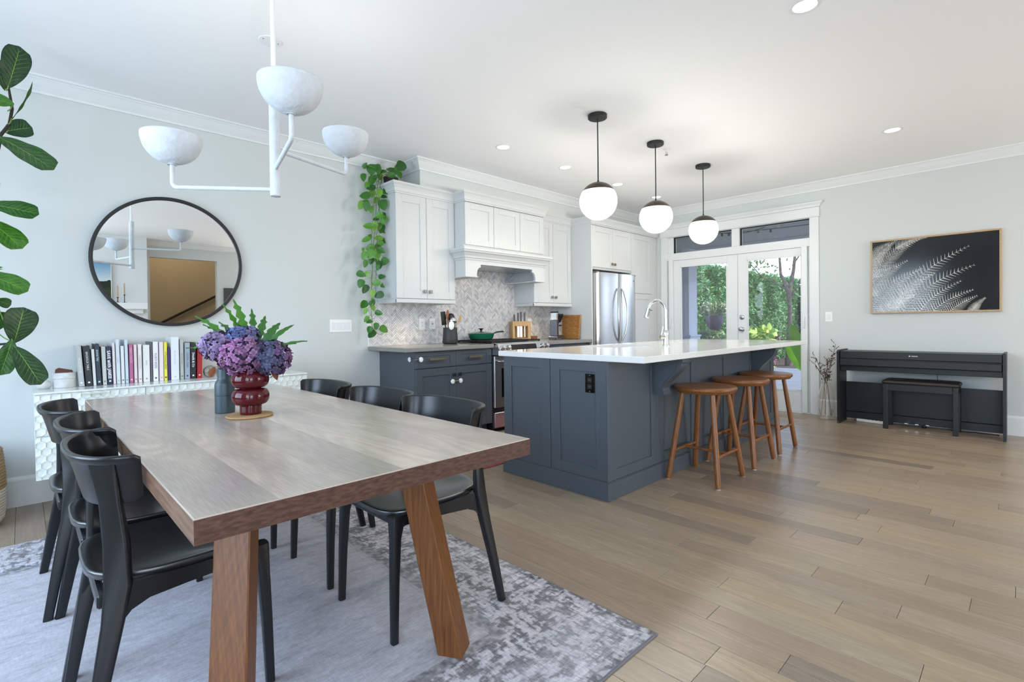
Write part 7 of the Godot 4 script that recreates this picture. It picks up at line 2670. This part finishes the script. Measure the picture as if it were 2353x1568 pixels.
func outdoors() -> void:
	var mb = MB.new()
	mb.bx(XR + 0.15, -0.30, -30, 60, -0.055, 20, 0.0)
	var g = struct("ground", mb, M.soil, "dark planted soil beyond the patio")
	# paving slabs
	var pat = struct("patio", MB.new(), M.grout, "grey paved patio outside the garden doors") if false else thing("patio", "", "")
	tag(pat, "grey paved patio outside the garden doors", "", "", "structure")
	var r = RandomNumberGenerator.new()
	r.seed = 4
	for i in 11:
		for j in 12:
			var x = XR + 0.16 + i * 0.6
			var z = -4.75 + j * 0.6
			mb = MB.new()
			mb.bx(x + 0.004, -0.12, z + 0.004, x + 0.596, -0.05 + r.randf_range(-0.002, 0.002), z + 0.596, 0.005)
			part(pat, "paving_slab", mb, M.patio)
	# patio roof with its front beam and two columns
	mb = MB.new()
	mb.bx(XR + 0.15, 2.62, -8.0, 10.1, 2.80, 3.0, 0.0)
	struct("patio_roof", mb, M.soffit_out, "flat grey underside of the patio roof")
	mb = MB.new()
	mb.bx(9.9, 2.42, -8.0, 10.1, 2.62, 3.0, 0.004)
	struct("patio_beam", mb, M.stucco_white, "pale beam along the edge of the patio roof")
	mb = MB.new()
	mb.bx(XR + 0.15, -0.06, -9.0, XR + 0.3, 3.2, -3.75, 0.0)
	struct("wall_outside", mb, M.stucco, "blue grey outside wall beside the doors")
	var cl = thing("patio_column", "square patio column, one face blue grey and one white, left of the hedge", "column", Vector3(8.66, -0.05, -4.27))
	mb = MB.new()
	mb.bx(-0.16, 0.93, -0.078, 0.16, 2.48, 0.078, 0.004)
	part(cl, "shaft", mb, M.stucco_white)
	mb = MB.new()
	mb.bx(-0.20, 0, -0.115, 0.20, 0.90, 0.115, 0.006)
	mb.bx(-0.215, 0.90, -0.13, 0.215, 0.935, 0.13, 0.006)
	part(cl, "pedestal", mb, M.stucco_white)
	# hedges
	var tuft = tuft_mesh(7, 3)
	var hedge = func(called: String, label: String, x0: float, x1: float, z0: float, z1: float, h: float, n: int, cols: Array, along_x: bool):
		var o = thing(called, label, "hedge", Vector3((x0 + x1) * 0.5, -0.06, (z0 + z1) * 0.5))
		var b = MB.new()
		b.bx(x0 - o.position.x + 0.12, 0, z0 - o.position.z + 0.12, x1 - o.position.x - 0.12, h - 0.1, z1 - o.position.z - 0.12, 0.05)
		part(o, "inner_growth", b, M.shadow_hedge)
		var spots = []
		var n1 = noise(1.0, 2, 17)
		for k in n:
			var p
			var top = rng.randf() < 0.10
			if along_x:
				p = Vector3(rng.randf_range(x0, x1), rng.randf_range(0.0, h), z1 - 0.08)
				if top: p = Vector3(p.x, h - 0.04, rng.randf_range(z0, z1))
			else:
				p = Vector3(x0 + 0.08, rng.randf_range(0.0, h), rng.randf_range(z0, z1))
				if top: p = Vector3(rng.randf_range(x0, x1), h - 0.04, p.z)
			var w = n1.get_noise_3d(p.x * 1.6, p.y * 0.8, p.z * 1.6)
			p += Vector3(rng.randf_range(-0.07, 0.07), rng.randf_range(-0.05, 0.05) + 0.06 * w, rng.randf_range(-0.07, 0.07) + 0.08 * w) - o.position
			var ci = clampf(0.5 + 0.8 * w + rng.randf_range(-0.35, 0.35), 0.0, 0.999) * (cols.size() - 1)
			spots.append([p, rng.randf_range(0.07, 0.13), cols[int(ci)].lerp(cols[mini(int(ci) + 1, cols.size() - 1)], ci - int(ci))])
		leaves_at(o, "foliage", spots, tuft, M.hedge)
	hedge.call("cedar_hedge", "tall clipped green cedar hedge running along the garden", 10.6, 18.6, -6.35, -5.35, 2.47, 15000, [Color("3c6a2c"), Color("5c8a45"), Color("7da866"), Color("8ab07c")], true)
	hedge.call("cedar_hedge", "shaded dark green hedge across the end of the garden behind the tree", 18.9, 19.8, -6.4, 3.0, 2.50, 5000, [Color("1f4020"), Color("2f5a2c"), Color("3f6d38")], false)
	# tree
	var tr = thing("garden_tree", "slender garden tree with pale bark and sparse leaves at the hedge's end", "tree", Vector3(14.3, -0.06, -4.33))
	mb = MB.new()
	mb.tube([Vector3(0, -0.02, 0), Vector3(0.03, 0.9, 0.02), Vector3(0.02, 1.5, 0.03), Vector3(-0.05, 2.0, 0.02)], [0.10, 0.062, 0.050, 0.060], 12)
	part(tr, "trunk", mb, M.bark)
	var limbs = [[Vector3(-0.03, 1.9, 0.02), Vector3(0.0, 2.4, -0.18), Vector3(0.0, 3.1, -0.22), 0.05], [Vector3(0.0, 1.9, 0.02), Vector3(0.1, 2.5, 0.10), Vector3(0.2, 3.4, 0.15), 0.055], [Vector3(0.0, 1.7, 0.02), Vector3(0.1, 2.1, 0.22), Vector3(0.15, 2.75, 0.42), 0.022], [Vector3(0.0, 1.95, 0.0), Vector3(-0.3, 2.35, -0.55), Vector3(-0.5, 3.0, -1.0), 0.02], [Vector3(0.0, 2.6, 0.1), Vector3(0.1, 3.2, 0.5), Vector3(0.1, 3.6, 0.9), 0.02]]
	for l in limbs:
		mb = MB.new()
		mb.tube([l[0], l[0].lerp(l[1], 0.5) + Vector3(0, 0.03, 0), l[1], l[1].lerp(l[2], 0.5), l[2]], [l[3], l[3] * 0.9, l[3] * 0.75, l[3] * 0.6, l[3] * 0.35], 9)
		part(tr, "branch", mb, M.bark)
	var lm = leaf_mesh(1.0, 0.6, 0.6, 0.7, 0.2, 0.1, 0.0, 2, 4).done()
	var spots = []
	for k in 1500:
		var c = [Vector3(-0.5, 2.95, -1.1), Vector3(-0.4, 3.2, -0.6), Vector3(0.1, 3.4, 0.1), Vector3(-0.3, 2.75, -0.75), Vector3(0.2, 3.3, 0.6), Vector3(-0.2, 3.5, -0.3)][k % 6]
		var d = Vector3(rng.randfn(0, 0.33), rng.randfn(0, 0.20), rng.randfn(0, 0.33))
		spots.append([c + d, rng.randf_range(0.06, 0.11), [Color("7f9a55"), Color("9fb070"), Color("b8b07a"), Color("6c8c50")][rng.randi() % 4]])
	leaves_at(tr, "leaves", spots, lm, M.hedge)
	# planters and border plants: [place, pot radius, pot height, plant kind, label]
	var pots = [[Vector3(10.1, -0.05, -4.53), 0.17, 0.72, 0, "tall dark planter with a wispy plant in front of the hedge, left pane"], [Vector3(11.6, -0.05, -4.06), 0.20, 0.42, 1, "dark blue pot with a leafy variegated plant seen under the island top"]]
	for q in pots:
		var o = thing("garden_planter", q[4], "planter", q[0], 0.0, "planters on the patio")
		mb = MB.new()
		mb.lathe([Vector2(0, 0), Vector2(q[1] * 0.72, 0), Vector2(q[1], q[2]), Vector2(q[1] * 1.04, q[2]), Vector2(q[1] * 1.04, q[2] - 0.03), Vector2(q[1] * 0.9, q[2] - 0.05), Vector2(0, q[2] - 0.05)], 24)
		if q[3] == 0:
			mb.tube([Vector3(0.0, 0.3, 0.0), Vector3(0.0, 0.66, 0.0)], q[1] * 0.3, 10)
		part(o, "pot", mb, M.pot)
		spots = []
		for k in 170:
			var a = rng.randf() * TAU
			var rr = sqrt(rng.randf()) * (0.26 if q[3] == 0 else 0.34)
			spots.append([Vector3(rr * cos(a), q[2] + 0.02 + rng.randf() * (0.22 if q[3] == 0 else 0.55), rr * sin(a)), rng.randf_range(0.08, 0.16) * (0.8 if q[3] == 0 else 1.2), [Color("9db58f"), Color("7f9c74"), Color("b7c49a")][rng.randi() % 3] if q[3] == 0 else [Color("c8d26a"), Color("a8c24e"), Color("7fa548")][rng.randi() % 3]])
		leaves_at(o, "leaves", spots, tuft if q[3] == 0 else lm, M.hedge)
	# upper pot of the tiered planter
	mb = MB.new()
	mb.tube([Vector3(0, 0, 0), Vector3(0, 0.34, 0)], 0.025, 8)
	mb.lathe([Vector2(0, 0.30), Vector2(0.10, 0.32), Vector2(0.165, 0.46), Vector2(0.175, 0.60), Vector2(0.155, 0.60), Vector2(0.14, 0.52), Vector2(0, 0.50)], 24)
	var up = thing("hanging_planter", "rounded purple grey upper pot with a grassy plant above the dark planter", "planter", Vector3(10.05, 0.64, -4.42))
	part(up, "pot", mb, mat("5b5166", 0.45))
	spots = []
	for k in 120:
		var a = rng.randf() * TAU
		spots.append([Vector3(0.16 * cos(a), 0.62 + rng.randf() * 0.2, 0.16 * sin(a)) * Vector3(rng.randf() * 1.5, 1, rng.randf() * 1.5), rng.randf_range(0.07, 0.14), [Color("b9c8ad"), Color("9fb28f")][rng.randi() % 2]])
	leaves_at(up, "grass_blades", spots, tuft, M.hedge)
	# border plants in front of the hedge, each a clump
	var clumps = [[Vector3(11.0, -0.06, -4.95), 0.75, "8fae4a", "leafy light green shrub at the hedge's foot left of the planter"], [Vector3(12.4, -0.06, -4.62), 0.95, "d6de6c", "yellow green hosta clump beside the hedge"], [Vector3(13.3, -0.06, -4.85), 0.85, "c9d468", "bright lime clump at the hedge's foot behind the island top"], [Vector3(14.4, -0.06, -5.0), 0.88, "b35f86", "pinkish red flowering clump at the hedge's foot"]]
	for q in clumps:
		var o = thing("border_shrub", q[3], "shrub", q[0], 0.0, "border plants along the hedge")
		spots = []
		for k in 260:
			var d = Vector3(rng.randfn(0, 0.2), rng.randf_range(0.05, 1.0) * q[1], rng.randfn(0, 0.2))
			spots.append([d, rng.randf_range(0.10, 0.18), Color(q[2]).lerp(Color("5f8a3a"), rng.randf() * 0.5)])
		leaves_at(o, "leaves", spots, lm, M.hedge)
	# big leaved banana-like plant at the right pane's edge
	var bp = thing("canna_plant", "plant with large bright green leaves at the right edge of the right pane", "plant", Vector3(9.4, -0.05, -2.55))
	for q in [[Vector3(-0.02, 0.35, -0.02), Vector3(-0.10, 1.12, -0.22), 0.20], [Vector3(0, 0.3, 0), Vector3(-0.05, 0.80, -0.30), 0.24], [Vector3(0, 0.3, 0), Vector3(0.1, 0.78, 0.4), 0.2], [Vector3(0, 0.2, 0), Vector3(-0.2, 0.85, 0.1), 0.2]]:
		var L = q[0].distance_to(q[1])
		var m = part(bp, "leaf", leaf_mesh(L, q[2], 0.6, 0.6, 0.15, 0.2, 0.01), mat("7ec21c", 0.4))
		m.transform = aim(q[0], q[1], Vector3(-1, 0.5, 0.2))
		mb = MB.new()
		mb.tube([Vector3.ZERO, q[0]], 0.012, 6)
		part(bp, "stalk", mb, M.stem)
	# strings of lights under the patio roof
	var strings = [[Vector3(8.15, 2.60, -3.62), Vector3(7.25, 2.60, -2.02)], [Vector3(7.9, 2.585, -4.3), Vector3(8.6, 2.585, -1.6)]]
	for k in 2:
		var s = strings[k]
		var o = thing("string_lights", ["dark string of bulbs slanting under the patio roof behind the right transom", "dark string of bulbs along the patio roof behind the transoms"][k], "string lights", s[0], 0.0, "string lights on the patio")
		mb = MB.new()
		var pts = []
		for i in 15:
			var t = i / 14.0
			pts.append(s[0].lerp(s[1], t) - Vector3(0, 0.16 * sin(t * PI) * (1.0 if k == 0 else 0.3), 0) - s[0])
		mb.tube(pts, 0.006, 6)
		part(o, "cable", mb, M.black)
		for i in 4:
			var p = pts[2 + i * 3]
			mb = MB.new()
			mb.lathe([Vector2(0.014, -0.005), Vector2(0.016, -0.05), Vector2(0, -0.05)], 10, p)
			mb.tube([p, p - Vector3(0, 0.01, 0)], 0.004, 5)
			part(o, "socket", mb, M.iron)
			mb = MB.new()
			mb.lathe([Vector2(0.008, -0.05), Vector2(0.022, -0.085), Vector2(0.014, -0.112), Vector2(0, -0.118)], 10, p)
			part(o, "bulb", mb, M.glass)
	# neighbour's house beyond the hedge
	var nb = thing("neighbour_house", "grey roofed neighbouring house beyond the hedge", "house", Vector3(27.5, -0.06, -13.0))
	mb = MB.new()
	mb.bx(-3.0, 0, -3.5, 3.0, 2.6, 3.5, 0.02)
	part(nb, "walls", mb, M.stucco_white)
	mb = MB.new()
	var P = PackedVector2Array([Vector2(-4.0, 2.5), Vector2(0, 4.1), Vector2(4.0, 2.5)])
	mb.prism(P, -3.5, 3.5, Transform3D(Basis(Vector3.UP, PI / 2), Vector3.ZERO))
	part(nb, "roof", mb, M.roof)


func _ready() -> void:
	rng.seed = 1234
	setup()
	materials()
	room()
	kitchen()
	dining()
	stools()
	pendants()
	ceiling_fittings()
	piano_wall()
	plants()
	outdoors()
